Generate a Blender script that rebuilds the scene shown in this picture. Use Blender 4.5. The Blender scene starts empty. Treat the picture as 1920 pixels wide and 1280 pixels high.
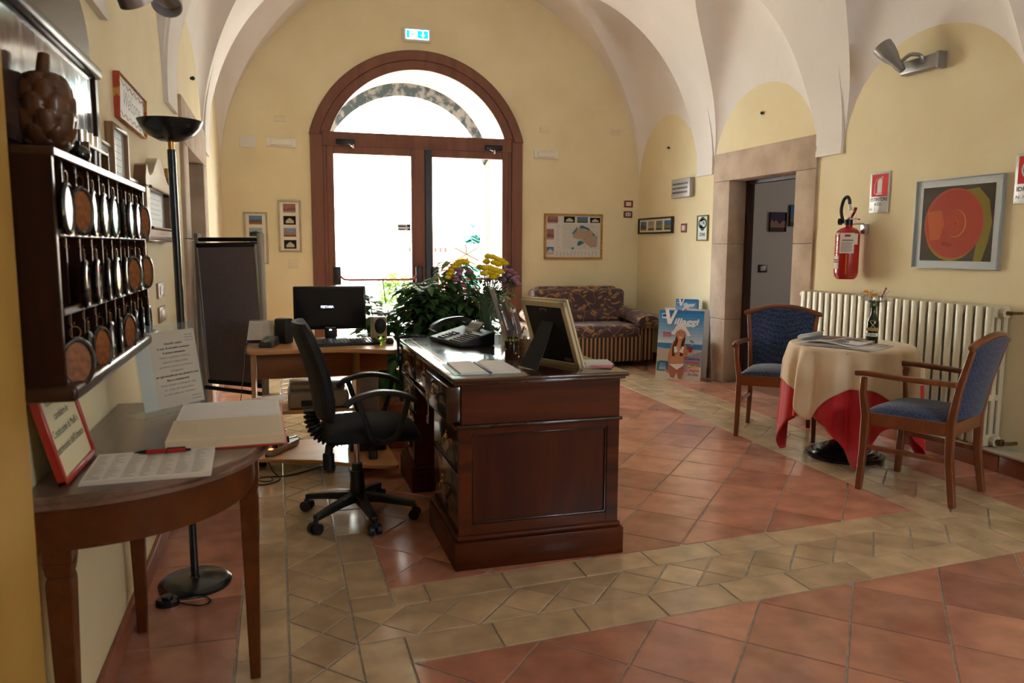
import bpy, bmesh, math, random
from mathutils import Vector, Matrix, noise
random.seed(7)
PI = math.pi
SC = bpy.context.scene
COL = SC.collection

# ------------------------------------------------------------------ camera
H = 1.32
F_PX, PITCH, YAW, ROLL = 1464.0, math.radians(6.9), math.radians(16.7), math.radians(0.27)
cd = bpy.data.cameras.new('camera'); cam = bpy.data.objects.new('camera', cd); COL.objects.link(cam)
cd.sensor_width = 36.0; cd.lens = F_PX / 1920 * 36.0; cd.clip_start = 0.02; cd.clip_end = 200
cam.location = (0, 0, H)
f_ = Vector((math.sin(YAW)*math.cos(PITCH), math.cos(YAW)*math.cos(PITCH), -math.sin(PITCH)))
r_ = Vector((math.cos(YAW), -math.sin(YAW), 0)); u_ = r_.cross(f_)
r2 = r_*math.cos(ROLL) + u_*math.sin(ROLL); u2 = -r_*math.sin(ROLL) + u_*math.cos(ROLL)
M3 = Matrix((r2, u2, -f_)).transposed()
cam.matrix_world = Matrix.Translation((0, 0, H)) @ M3.to_4x4()
SC.camera = cam
cd.dof.use_dof = True; cd.dof.focus_distance = 6.0; cd.dof.aperture_fstop = 5.6

# ------------------------------------------------------------------ world, daylight, exposure
W = bpy.data.worlds.new('daylight'); SC.world = W; W.use_nodes = True
bgn = W.node_tree.nodes['Background']; bgn.inputs[0].default_value = (0.80, 0.90, 1.0, 1); bgn.inputs[1].default_value = 7.0
def area(name, loc, direction, sx, sy, power=None, col=(1, 1, 1), portal=False):
    l = bpy.data.lights.new(name, 'AREA'); l.shape = 'RECTANGLE'; l.size = sx; l.size_y = sy; l.color = col
    o = bpy.data.objects.new(name, l); COL.objects.link(o); o.location = loc
    o.rotation_euler = Vector(direction).to_track_quat('-Z', 'Y').to_euler()
    if portal: l.cycles.is_portal = True
    else: l.energy = power
    return o
area('door_daylight_portal', (1.53, 9.66, 1.45), (0, -1, 0), 2.1, 2.9, portal=True)
area('rear_fill_portal', (3.2, -1.72, 1.9), (0, 1, 0), 1.3, 1.2, portal=True)  # sky fill through an opening added behind the camera
sl = bpy.data.lights.new('sun', 'SUN'); sl.energy = 20.0; sl.angle = 0.01; sl.color = (.97, .98, 1)
so = bpy.data.objects.new('sun', sl); COL.objects.link(so)
so.rotation_euler = Vector((.7, .2, -.95)).to_track_quat('-Z', 'Y').to_euler()
SC.view_settings.view_transform = 'Standard'; SC.view_settings.look = 'None'
SC.view_settings.exposure = 2.12; SC.view_settings.gamma = 1.0; SC.view_settings.use_curve_mapping = False
SC.cycles.use_denoising = True
SC.cycles.max_bounces = 8; SC.cycles.diffuse_bounces = 5; SC.cycles.transparent_max_bounces = 16
SC.cycles.sample_clamp_indirect = 6.0; SC.cycles.caustics_reflective = False; SC.cycles.caustics_refractive = False

# ------------------------------------------------------------------ materials
def lin(c):
    c = tuple(v/255 for v in c)
    return tuple(v/12.92 if v <= .04045 else ((v+.055)/1.055)**2.4 for v in c)
MATS = {}
def mat(name, col, rough=.5, metal=0., spec=.5, col2=None, scale=20., detail=3., bump=0., bscale=None,
        stretch=None, coat=0., trans=0., ior=1.45, alpha=1., emit=None, estr=0., sheen=0., lo=.35, hi=.65):
    if name in MATS: return MATS[name]
    m = bpy.data.materials.new(name); m.use_nodes = True; MATS[name] = m
    nt = m.node_tree; b = nt.nodes['Principled BSDF']
    c = (*col, 1)
    b.inputs['Base Color'].default_value = c; b.inputs['Roughness'].default_value = rough
    b.inputs['Metallic'].default_value = metal; b.inputs['Specular IOR Level'].default_value = spec
    b.inputs['Coat Weight'].default_value = coat; b.inputs['Coat Roughness'].default_value = .08
    b.inputs['Transmission Weight'].default_value = trans; b.inputs['IOR'].default_value = ior
    b.inputs['Alpha'].default_value = alpha; b.inputs['Sheen Weight'].default_value = sheen
    if emit: b.inputs['Emission Color'].default_value = (*emit, 1); b.inputs['Emission Strength'].default_value = estr
    tc = nt.nodes.new('ShaderNodeTexCoord'); mp = nt.nodes.new('ShaderNodeMapping')
    nt.links.new(tc.outputs['Object'], mp.inputs[0])
    if stretch: mp.inputs['Scale'].default_value = stretch
    if col2 is not None:
        n = nt.nodes.new('ShaderNodeTexNoise'); n.inputs['Scale'].default_value = scale; n.inputs['Detail'].default_value = detail
        nt.links.new(mp.outputs[0], n.inputs['Vector'])
        r = nt.nodes.new('ShaderNodeValToRGB'); r.color_ramp.elements[0].position = lo; r.color_ramp.elements[1].position = hi
        r.color_ramp.elements[0].color = c; r.color_ramp.elements[1].color = (*col2, 1)
        nt.links.new(n.outputs[0], r.inputs[0]); nt.links.new(r.outputs[0], b.inputs['Base Color'])
    if bump:
        n2 = nt.nodes.new('ShaderNodeTexNoise'); n2.inputs['Scale'].default_value = bscale or scale; n2.inputs['Detail'].default_value = 4
        nt.links.new(mp.outputs[0], n2.inputs['Vector'])
        bp = nt.nodes.new('ShaderNodeBump'); bp.inputs['Strength'].default_value = bump; bp.inputs['Distance'].default_value = .01
        nt.links.new(n2.outputs[0], bp.inputs['Height']); nt.links.new(bp.outputs[0], b.inputs['Normal'])
    return m
def wood(name, c1, c2, rough=.35, axis='X', scale=6., dist=6., coat=0., streak=14.):
    """grain running along `axis` of the object"""
    if name in MATS: return MATS[name]
    m = mat(name, c1, rough, coat=coat); nt = m.node_tree; b = nt.nodes['Principled BSDF']
    tc = nt.nodes.new('ShaderNodeTexCoord'); mp = nt.nodes.new('ShaderNodeMapping')
    s = {'X': (.12, 1, 1), 'Y': (1, .12, 1), 'Z': (1, 1, .12)}[axis]; mp.inputs['Scale'].default_value = s
    nt.links.new(tc.outputs['Object'], mp.inputs[0])
    n = nt.nodes.new('ShaderNodeTexNoise'); n.inputs['Scale'].default_value = scale; n.inputs['Detail'].default_value = 2; n.inputs['Distortion'].default_value = 1.2
    nt.links.new(mp.outputs[0], n.inputs['Vector'])
    mu = nt.nodes.new('ShaderNodeMath'); mu.operation = 'MULTIPLY'; mu.inputs[1].default_value = streak
    nt.links.new(n.outputs[0], mu.inputs[0])
    fr = nt.nodes.new('ShaderNodeMath'); fr.operation = 'PINGPONG'; fr.inputs[1].default_value = 1.0
    nt.links.new(mu.outputs[0], fr.inputs[0])
    n3 = nt.nodes.new('ShaderNodeTexNoise'); n3.inputs['Scale'].default_value = scale*14; n3.inputs['Detail'].default_value = 3
    nt.links.new(mp.outputs[0], n3.inputs['Vector'])
    ad = nt.nodes.new('ShaderNodeMath'); ad.operation = 'MULTIPLY_ADD'; ad.inputs[1].default_value = .5
    nt.links.new(n3.outputs[0], ad.inputs[0]); 
    m5 = nt.nodes.new('ShaderNodeMath'); m5.operation = 'MULTIPLY'; m5.inputs[1].default_value = .6
    nt.links.new(fr.outputs[0], m5.inputs[0]); nt.links.new(m5.outputs[0], ad.inputs[2])
    r = nt.nodes.new('ShaderNodeValToRGB'); r.color_ramp.elements[0].position = .1; r.color_ramp.elements[1].position = .85
    r.color_ramp.elements[0].color = (*c1, 1); r.color_ramp.elements[1].color = (*c2, 1)
    nt.links.new(ad.outputs[0], r.inputs[0]); nt.links.new(r.outputs[0], b.inputs['Base Color'])
    return m
def colmat(name, rough=.6, noise_amt=0., nscale=30., bump=0., coat=0., spec=.5):
    """base colour comes from the mesh's own printed / glazed colours"""
    if name in MATS: return MATS[name]
    m = mat(name, (.5, .5, .5), rough, bump=bump, bscale=nscale, coat=coat, spec=spec); nt = m.node_tree; b = nt.nodes['Principled BSDF']
    a = nt.nodes.new('ShaderNodeVertexColor'); a.layer_name = 'Col'
    if noise_amt:
        tc = nt.nodes.new('ShaderNodeTexCoord'); n = nt.nodes.new('ShaderNodeTexNoise'); n.inputs['Scale'].default_value = nscale; n.inputs['Detail'].default_value = 5
        nt.links.new(tc.outputs['Object'], n.inputs['Vector'])
        r = nt.nodes.new('ShaderNodeMapRange'); r.inputs[1].default_value = .3; r.inputs[2].default_value = .7
        r.inputs[3].default_value = 1-noise_amt; r.inputs[4].default_value = 1+noise_amt
        nt.links.new(n.outputs[0], r.inputs[0])
        v = nt.nodes.new('ShaderNodeVectorMath'); v.operation = 'SCALE'
        nt.links.new(a.outputs[0], v.inputs[0]); nt.links.new(r.outputs[0], v.inputs['Scale'])
        nt.links.new(v.outputs[0], b.inputs['Base Color'])
    else: nt.links.new(a.outputs[0], b.inputs['Base Color'])
    return m
def glassmat(name, tint=(1, 1, 1), rough=0., dens=0., ior=1.45):
    """thin clear sheet: see-through with a fresnel reflection"""
    if name in MATS: return MATS[name]
    m = bpy.data.materials.new(name); m.use_nodes = True; MATS[name] = m; nt = m.node_tree
    for n in list(nt.nodes): nt.nodes.remove(n)
    o = nt.nodes.new('ShaderNodeOutputMaterial'); t = nt.nodes.new('ShaderNodeBsdfTransparent'); t.inputs[0].default_value = (*tint, 1)
    g = nt.nodes.new('ShaderNodeBsdfGlossy'); g.inputs['Roughness'].default_value = rough
    fz = nt.nodes.new('ShaderNodeFresnel'); fz.inputs[0].default_value = ior
    mx = nt.nodes.new('ShaderNodeMixShader'); ge = nt.nodes.new('ShaderNodeNewGeometry'); sb = nt.nodes.new('ShaderNodeMath'); sb.operation = 'SUBTRACT'; sb.inputs[0].default_value = 1
    mu = nt.nodes.new('ShaderNodeMath'); mu.operation = 'MULTIPLY'; nt.links.new(ge.outputs['Backfacing'], sb.inputs[1]); nt.links.new(sb.outputs[0], mu.inputs[0]); nt.links.new(fz.outputs[0], mu.inputs[1]); nt.links.new(mu.outputs[0], mx.inputs[0])
    nt.links.new(t.outputs[0], mx.inputs[1]); nt.links.new(g.outputs[0], mx.inputs[2])
    last = mx
    if dens:
        d = nt.nodes.new('ShaderNodeBsdfDiffuse'); d.inputs[0].default_value = (.9, .93, .95, 1)
        m2 = nt.nodes.new('ShaderNodeMixShader'); m2.inputs[0].default_value = dens
        nt.links.new(mx.outputs[0], m2.inputs[1]); nt.links.new(d.outputs[0], m2.inputs[2]); last = m2
    nt.links.new(last.outputs[0], o.inputs[0])
    return m

# ------------------------------------------------------------------ mesh builder
def T(x, y, z): return Matrix.Translation((x, y, z))
def R(a, ax): return Matrix.Rotation(a, 4, ax)
def align(p0, p1):
    d = Vector(p1) - Vector(p0); q = Vector((0, 0, 1)).rotation_difference(d.normalized()) if d.length > 1e-9 else None
    return T(*p0) @ (q.to_matrix().to_4x4() if q else Matrix()), d.length
class MB:
    def __init__(s, M=None): s.v = []; s.f = []; s.mi = []; s.c = []; s.M = M or Matrix(); s.col = (1, 1, 1); s.m = 0
    def add(s, vs, fs, M=None):
        n = len(s.v); MM = s.M @ M if M is not None else s.M
        s.v += [tuple(MM @ Vector(v)) for v in vs]
        for f in fs: s.f.append(tuple(i+n for i in f)); s.mi.append(s.m); s.c.append(s.col)
        return s
    def box(s, x0, x1, y0, y1, z0, z1, M=None):
        return s.add([(x0,y0,z0),(x1,y0,z0),(x1,y1,z0),(x0,y1,z0),(x0,y0,z1),(x1,y0,z1),(x1,y1,z1),(x0,y1,z1)],
                     [(0,3,2,1),(4,5,6,7),(0,1,5,4),(1,2,6,5),(2,3,7,6),(3,0,4,7)], M)
    def rbox(s, x0, x1, y0, y1, z0, z1, r=.01, seg=3, M=None):
        bm = bmesh.new(); bmesh.ops.create_cube(bm, size=1)
        for v in bm.verts: v.co = Vector(((x0+x1)/2+v.co.x*(x1-x0), (y0+y1)/2+v.co.y*(y1-y0), (z0+z1)/2+v.co.z*(z1-z0)))
        r = min(r, (x1-x0)*.49, (y1-y0)*.49, (z1-z0)*.49)
        bmesh.ops.bevel(bm, geom=bm.edges[:], offset=r, segments=seg, affect='EDGES', profile=.5)
        return s.bm(bm, M)
    def bm(s, bm, M=None):
        bm.verts.index_update(); vs = [tuple(v.co) for v in bm.verts]; fs = [tuple(v.index for v in f.verts) for f in bm.faces]; bm.free()
        return s.add(vs, fs, M)
    def lathe(s, prof, n=24, M=None, cap=True, sx=1., sy=1.):
        vs = []; fs = []
        for (r, z) in prof:
            for k in range(n): a = 2*PI*k/n; vs.append((r*sx*math.cos(a), r*sy*math.sin(a), z))
        for i in range(len(prof)-1):
            for k in range(n):
                a, b = i*n+k, i*n+(k+1) % n; fs.append((a, b, b+n, a+n))
        if cap:
            if prof[0][0] > 1e-6: fs.append(tuple(range(n-1, -1, -1)))
            if prof[-1][0] > 1e-6: fs.append(tuple(range((len(prof)-1)*n, len(prof)*n)))
        return s.add(vs, fs, M)
    def cyl(s, p0, p1, r0, r1=None, n=16):
        M, L = align(p0, p1); return s.lathe([(r0, 0), (r0 if r1 is None else r1, L)], n, M)
    def tube(s, pts, r, n=8, closed=False):
        P = [Vector(p) for p in pts]; N = len(P); rr = r if isinstance(r, (list, tuple)) else [r]*N
        vs = []; fs = []; up = None
        for i, p in enumerate(P):
            a = P[(i-1) % N] if (i > 0 or closed) else P[i]; b = P[(i+1) % N] if (i < N-1 or closed) else P[i]
            t = (b-a).normalized()
            if up is None: up = t.orthogonal().normalized()
            up = (up - t*up.dot(t)); up = up.normalized() if up.length > 1e-6 else t.orthogonal().normalized()
            w = t.cross(up)
            for k in range(n):
                an = 2*PI*k/n; vs.append(tuple(p + (up*math.cos(an)+w*math.sin(an))*rr[i]))
        for i in range(N if closed else N-1):
            j = (i+1) % N
            for k in range(n): fs.append((i*n+k, i*n+(k+1) % n, j*n+(k+1) % n, j*n+k))
        if not closed: fs.append(tuple(range(n-1, -1, -1))); fs.append(tuple(range((N-1)*n, N*n)))
        return s.add(vs, fs)
    def ribbon(s, pts, w, h, upv=(0, 0, 1), M=None):
        """rectangular section swept along pts; w across, h along upv"""
        P = [Vector(p) for p in pts]; N = len(P); U = Vector(upv); vs = []; fs = []
        for i, p in enumerate(P):
            t = (P[min(i+1, N-1)] - P[max(i-1, 0)]).normalized(); sd = t.cross(U).normalized(); u = sd.cross(t).normalized()
            ww = w[i] if isinstance(w, (list, tuple)) else w; hh = h[i] if isinstance(h, (list, tuple)) else h
            for a, b in ((-1, -1), (1, -1), (1, 1), (-1, 1)): vs.append(tuple(p + sd*a*ww/2 + u*b*hh/2))
        for i in range(N-1):
            for k in range(4): a, b = i*4+k, i*4+(k+1) % 4; fs.append((a, b, b+4, a+4))
        fs.append((3, 2, 1, 0)); fs.append(tuple(range((N-1)*4, N*4)))
        return s.add(vs, fs, M)
    def prism(s, poly, z0, z1, M=None):
        n = len(poly); vs = [(x, y, z0) for x, y in poly]+[(x, y, z1) for x, y in poly]
        fs = [tuple(range(n-1, -1, -1)), tuple(range(n, 2*n))]+[(i, (i+1) % n, (i+1) % n+n, i+n) for i in range(n)]
        return s.add(vs, fs, M)
    def poly(s, pts, M=None): return s.add(pts, [tuple(range(len(pts)))], M)
    def disc(s, cx, cz, rx, rz, y, n=20, a0=0, a1=2*PI):
        return s.poly([(cx+rx*math.cos(a0+(a1-a0)*k/n), y, cz+rz*math.sin(a0+(a1-a0)*k/n)) for k in range(n)])
    def sphere(s, c, r, n=12, m=8, sc=(1, 1, 1), M=None):
        prof = [(max(r*math.sin(PI*i/m), 0), -r*math.cos(PI*i/m)) for i in range(m+1)]
        prof[0] = (1e-5, -r); prof[-1] = (1e-5, r)
        MM = T(*c) @ Matrix.Diagonal((*sc, 1)); 
        return s.lathe(prof, n, (M @ MM) if M is not None else MM, cap=True)
    def grid(s, fn, nu, nv, closed=False):
        vs = [fn(i/nu, j/nv) for i in range(nu+1) for j in range(nv+1)]
        fs = [(i*(nv+1)+j, (i+1)*(nv+1)+j, (i+1)*(nv+1)+j+1, i*(nv+1)+j+1) for i in range(nu) for j in range(nv)]
        return s.add(vs, fs)
    def build(s, name, mats, parent=None, smooth=True, bevel=0., seg=2, subsurf=0, solid=0., fixn=True, M=None, angle=35, merge=False):
        me = bpy.data.meshes.new(name); me.from_pydata(s.v, [], s.f)
        if not isinstance(mats, (list, tuple)): mats = [mats]
        for m in mats: me.materials.append(m)
        me.polygons.foreach_set('material_index', s.mi)
        ca = me.color_attributes.new('Col', 'FLOAT_COLOR', 'CORNER')
        data = []
        for p, c in zip(me.polygons, s.c): data += list((*c, 1.0))*p.loop_total
        ca.data.foreach_set('color', data)
        if merge:
            bm = bmesh.new(); bm.from_mesh(me); bmesh.ops.remove_doubles(bm, verts=bm.verts[:], dist=2e-4); bm.to_mesh(me); bm.free()
        if fixn:
            bm = bmesh.new(); bm.from_mesh(me); bmesh.ops.recalc_face_normals(bm, faces=bm.faces[:]); bm.to_mesh(me); bm.free()
        if smooth: me.polygons.foreach_set('use_smooth', [True]*len(me.polygons)); me.set_sharp_from_angle(angle=math.radians(angle))
        me.update(); o = bpy.data.objects.new(name, me); COL.objects.link(o)
        if M is not None: o.matrix_basis = M
        if parent is not None: o.parent = parent
        if solid: md = o.modifiers.new('thick', 'SOLIDIFY'); md.thickness = solid; md.offset = 0
        if bevel: md = o.modifiers.new('edge', 'BEVEL'); md.width = bevel; md.segments = seg; md.limit_method = 'ANGLE'; md.angle_limit = math.radians(40)
        if subsurf: md = o.modifiers.new('sub', 'SUBSURF'); md.levels = subsurf; md.render_levels = subsurf
        return o
def tag(o, label=None, cat=None, group=None, kind=None):
    if label: o['label'] = label
    if cat: o['category'] = cat
    if group: o['group'] = group
    if kind: o['kind'] = kind
    return o
def thing(name, label, cat, loc=(0, 0, 0), rz=0., group=None):
    o = bpy.data.objects.new(name, None); COL.objects.link(o); o.location = loc; o.rotation_euler = (0, 0, rz)
    o.empty_display_size = .1
    return tag(o, label, cat, group)
def struct(name, mb, m, **k):
    o = mb.build(name, m, **k); o['kind'] = 'structure'; return o
def kids(o): return [c for c in bpy.data.objects if c.parent == o]
def copy_tree(o, parent=None):
    c = o.copy(); COL.objects.link(c)
    if parent is not None: c.parent = parent
    for ch in kids(o): copy_tree(ch, c)
    return c
def smooth_curve(pts, n=8):
    P = [Vector(p) for p in pts]; out = []
    for i in range(len(P)-1):
        p0, p1, p2, p3 = P[max(i-1, 0)], P[i], P[i+1], P[min(i+2, len(P)-1)]
        for k in range(n):
            t = k/n; out.append(.5*((2*p1)+(p2-p0)*t+(2*p0-5*p1+4*p2-p3)*t*t+(3*p1-p0-3*p2+p3)*t**3))
    out.append(P[-1]); return out
def text_into(mb, txt, size, M, align_x='CENTER', bold=0., shear=0., width=None, spacing=1.):
    """writing lies in the local XY plane of M, facing +Z"""
    cu = bpy.data.curves.new('t', 'FONT'); cu.body = txt; cu.size = size; cu.align_x = align_x; cu.align_y = 'CENTER'
    cu.offset = bold; cu.shear = shear; cu.space_character = spacing; cu.resolution_u = 3
    ob = bpy.data.objects.new('t', cu); COL.objects.link(ob)
    dg = bpy.context.evaluated_depsgraph_get(); dg.update()
    me = bpy.data.meshes.new_from_object(ob.evaluated_get(dg))
    vs = [tuple(v.co) for v in me.vertices]; fs = [tuple(p.vertices) for p in me.polygons]
    bpy.data.objects.remove(ob); bpy.data.curves.remove(cu); bpy.data.meshes.remove(me)
    if width and vs:
        w = max(v[0] for v in vs)-min(v[0] for v in vs)
        if w > 1e-6: k = width/w; vs = [(v[0]*k, v[1], v[2]) for v in vs]
    mb.add(vs, fs, M)
FACE_FAR = R(PI/2, 'X')                       # local +Z looks to -Y (a picture on the far wall)
FACE_RIGHT = R(-PI/2, 'Z') @ R(PI/2, 'X')     # on the right wall, looks to -X
FACE_LEFT = R(PI/2, 'Z') @ R(PI/2, 'X')       # on the left wall, looks to +X

# ------------------------------------------------------------------ palette
M_wall = mat('cream_plaster', lin((233, 220, 182)), .85, col2=lin((227, 212, 172)), scale=2.2, bump=.12, bscale=26)
M_yellow = mat('shaded_ochre_plaster', lin((184, 148, 74)), .85, col2=lin((174, 138, 66)), scale=3, bump=.12, bscale=26)  # ochre darkened below the wall cream; the pier's shade sits in this colour
M_vault = mat('white_plaster', lin((234, 229, 223)), .9, col2=lin((227, 222, 216)), scale=1.6, bump=.2, bscale=14)
M_stone = mat('limestone', lin((196, 176, 154)), .8, col2=lin((172, 151, 130)), scale=4, detail=6, bump=.35, bscale=30)
M_tile = colmat('terracotta_tile', .15, .20, 7., bump=.05, spec=.6, coat=.12)
M_grout = mat('grout', lin((176, 168, 158)), .5, col2=lin((150, 142, 132)), scale=30)
M_skirt = mat('terracotta_skirting', lin((150, 88, 62)), .4, col2=lin((128, 70, 48)), scale=5)
M_doorwood = wood('door_wood', lin((106, 64, 46)), lin((124, 78, 56)), .5, 'Z', 5, streak=5)
M_glass = glassmat('window_glass')
def leafmat(name, c1, c2, rough=.4, t=.35):
    m = mat(name, c1, rough, col2=c2, scale=10); nt = m.node_tree; b = nt.nodes['Principled BSDF']; o = nt.nodes['Material Output']
    tr = nt.nodes.new('ShaderNodeBsdfTranslucent'); tr.inputs[0].default_value = (min(c2[0]*2.0, 1), min(c2[1]*2.6, 1), c2[2]*1.2, 1)
    mx = nt.nodes.new('ShaderNodeMixShader'); mx.inputs[0].default_value = t
    nt.links.new(b.outputs[0], mx.inputs[1]); nt.links.new(tr.outputs[0], mx.inputs[2]); nt.links.new(mx.outputs[0], o.inputs[0]); return m
M_black = mat('black_plastic', (.012, .012, .014), .35)
M_blackmat = mat('matte_black', (.015, .015, .016), .7)
M_steel = mat('brushed_steel', (.55, .56, .58), .3, 1.)
M_chrome = mat('chrome', (.8, .8, .82), .12, 1.)
M_white = mat('white_plastic', lin((225, 222, 214)), .4)
M_offwhite = mat('ivory_enamel', lin((200, 190, 162)), .35, coat=.15)
M_print = colmat('printed_ink', .55, spec=.2)
M_paper = mat('paper', lin((226, 220, 210)), .75)
M_brass = mat('aged_brass', lin((190, 140, 60)), .3, 1.)

XL, XR, YF, YB = -.53, 4.22, 8.75, -1.6
SPR, RISE = 2.05, 2.25

# ------------------------------------------------------------------ floor: every tile laid on a grout bed
def clip(poly, a, b, c):
    out = []
    for i in range(len(poly)):
        p, q = poly[i], poly[(i+1) % len(poly)]; dp, dq = a*p[0]+b*p[1]-c, a*q[0]+b*q[1]-c
        if dp <= 0: out.append(p)
        if dp*dq < 0: t = dp/(dp-dq); out.append((p[0]+(q[0]-p[0])*t, p[1]+(q[1]-p[1])*t))
    return out
def area2(p): return sum(p[i][0]*p[(i+1) % len(p)][1]-p[(i+1) % len(p)][0]*p[i][1] for i in range(len(p)))/2
def inset(poly, d):
    if area2(poly) < 0: poly = poly[::-1]
    out = list(poly)
    for i in range(len(poly)):
        p, q = poly[i], poly[(i+1) % len(poly)]; ex, ey = q[0]-p[0], q[1]-p[1]; L = math.hypot(ex, ey)
        if L < 1e-5: continue
        nx, ny = ey/L, -ex/L; out = clip(out, nx, ny, nx*p[0]+ny*p[1]-d)
        if len(out) < 3: return []
    return out
tiles = MB()
def lay(poly, kind):
    p = inset(poly, .0035)
    if len(p) < 3 or abs(area2(p)) < 2e-4: return
    q = inset(p, .002)
    if len(q) < 3: return
    k = random.random()
    if kind == 'red':
        c1, c2 = lin((197, 136, 110)), lin((162, 110, 91)); 
    else: c1, c2 = lin((200, 173, 137)), lin((176, 150, 119))
    t = k**1.3; tiles.col = tuple(a*(1-t)+b*t for a, b in zip(c1, c2))
    z = random.uniform(-.0003, .0003); n = len(q)
    tiles.add([(x, y, z) for x, y in q], [tuple(range(n))])
    q2 = q
    for i in range(len(p)):   # bevelled rim
        pass
    tiles.add([(x, y, z-.0015) for x, y in p]+[(x, y, -.006) for x, y in p], [(i, (i+1) % len(p), (i+1) % len(p)+len(p), i+len(p)) for i in range(len(p))])
    if len(p) == len(q):
        tiles.add([(x, y, z) for x, y in q]+[(x, y, z-.0015) for x, y in p], [(i, (i+1) % n, (i+1) % n+n, i+n) for i in range(n)])
def region(poly_fn, lims, kind):
    """lims: half planes (a,b,c) keep a*x+b*y<=c"""
    for poly in poly_fn:
        p = poly
        for h in lims:
            p = clip(p, *h)
            if len(p) < 3: break
        if len(p) >= 3: lay(p, kind)
SL = .066                                          # the cross band runs slightly askew
def hb(off): return (-SL, 1, 2.985-SL*1.473+off)   # y <= line
def neg(h): return tuple(-v for v in h)
BX0, BX1 = 3.06, 3.66
RS = .026
def rb(off): return (1, -RS, BX0-RS*3.1+off)       # x <= line
def diag(x0, x1, y0, y1, o=(2.162, 3.520), u=(.2285, .2515), v=(.2265, -.2235)):
    det = u[0]*v[1]-u[1]*v[0]; ii = []; 
    for x, y in ((x0, y0), (x1, y0), (x0, y1), (x1, y1)):
        dx, dy = x-o[0], y-o[1]; ii.append(((dx*v[1]-dy*v[0])/det, (u[0]*dy-u[1]*dx)/det))
    a0, a1 = int(min(i[0] for i in ii))-2, int(max(i[0] for i in ii))+2; b0, b1 = int(min(i[1] for i in ii))-2, int(max(i[1] for i in ii))+2
    for i in range(a0, a1):
        for j in range(b0, b1):
            p = (o[0]+u[0]*i+v[0]*j, o[1]+u[1]*i+v[1]*j)
            q = [p, (p[0]+u[0], p[1]+u[1]), (p[0]+u[0]+v[0], p[1]+u[1]+v[1]), (p[0]+v[0], p[1]+v[1])]
            if max(a[0] for a in q) < x0 or min(a[0] for a in q) > x1 or max(a[1] for a in q) < y0 or min(a[1] for a in q) > y1: continue
            yield q
FB0, FB1 = 7.35, 7.93                              # far band
region(diag(.375, BX1, 2.9, FB0), [(-1, 0, -.375), neg(hb(0)), rb(0), (0, 1, FB0)], 'red')
region(diag(.375, 4.3, YB, 2.7, o=(1.478, 2.162), u=(.2225, .2505), v=(.2185, -.2285)), [(-1, 0, -.375), hb(-.572), (1, 0, XR+.02), (0, -1, 1.75)], 'red')
def rects(x0, x1, ys):
    for a, b in zip(ys, ys[1:]): yield [(x0, a), (x1, a), (x1, b), (x0, b)]
def seq(a, st, lo, hi):
    k = math.floor((lo-a)/st)-1; out = []
    while a+st*k < hi+st: out.append(a+st*k); k += 1
    return out
yl = seq(2.67, .346, YB, YF)
region(rects(XL-.02, -.165, yl), [(0, 1, YF), (0, -1, -YB)], 'red')
region(rects(-.165, 0, seq(2.501, .342, YB, YF)), [(0, 1, YF)], 'cream')
region(rects(.22, .375, seq(2.519, .342, 2.41, YF)), [(0, 1, YF), neg(hb(-.16))], 'cream')
region(rects(.22, .375, seq(2.519, .342, YB, 2.6)), [hb(-.395)], 'cream')
def xlat(M2, pitch, w, n):
    """diamond row: M2 maps (along, across 0..w) to floor"""
    for k in range(n):
        a = k*pitch; h = pitch/2
        for q in ([(a, 0), (a+h, w/2), (a, w), (a-h, w/2)], [(a, 0), (a+pitch, 0), (a+h, w/2)], [(a, w), (a+h, w/2), (a+pitch, w)]):
            yield [M2(*p) for p in q]
region(xlat(lambda a, c: (c, 2.504+.2365*(-20)+a), .2365, .22, 46), [(0, 1, YF)], 'cream')
region(xlat(lambda a, c: (1.538+.2228*(-6)+a, 2.985-.395+SL*(.065-.2228*6+a)+c), .2228, .235, 14), [(-1, 0, -.22), rb(.0)], 'cream')
def hrects(off0, off1, xs):
    for a, b in zip(xs, xs[1:]): yield [(a, 2.985+off0+SL*(a-1.473)), (b, 2.985+off0+SL*(b-1.473)), (b, 2.985+off1+SL*(b-1.473)), (a, 2.985+off1+SL*(a-1.473))]
region(hrects(-.16, 0, seq(1.485, .324, .375, BX0)), [(-1, 0, -.375), rb(0)], 'cream')
region(hrects(-.572, -.395, seq(1.32, .316, .375, BX0)), [(-1, 0, -.375), rb(0)], 'cream')
def shx(poly): return [(x+RS*(y-3.1), y) for x, y in poly]
region((shx(p) for p in rects(3.06, 3.22, seq(3.3, .335, 2.4, FB1))), [(0, 1, YF), neg(hb(-.572))], 'cream')
region((shx(p) for p in rects(3.46, 3.63, seq(3.4, .335, 2.4, FB1))), [(0, 1, YF), neg(hb(-.572))], 'cream')
region(xlat(lambda a, c: (3.22+c+RS*(2.3+a-3.1), 2.3+a), .238, .24, 28), [(0, 1, YF), neg(hb(-.572))], 'cream')
region((shx(p) for p in rects(3.63, 3.93, seq(3.5, .34, 2.4, YF))), [(0, 1, YF), (1, 0, XR+.02), neg(hb(-.572))], 'red')
region((shx(p) for p in rects(3.93, 4.3, seq(3.5, .34, 2.4, YF))), [(0, 1, YF), (1, 0, XR+.02), neg(hb(-.572))], 'red')
region(xlat(lambda a, c: (a, FB0+.16+c), .23, .24, 16), [(-1, 0, -.375), rb(0)], 'cream')
region(([(a, y0), (b, y0), (b, y1), (a, y1)] for y0, y1 in ((FB0, FB0+.16), (FB0+.4, FB1)) for a, b in zip(seq(.4, .33, .3, 3.3), seq(.4, .33, .3, 3.3)[1:])), [(-1, 0, -.375), rb(0)], 'cream')
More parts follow.
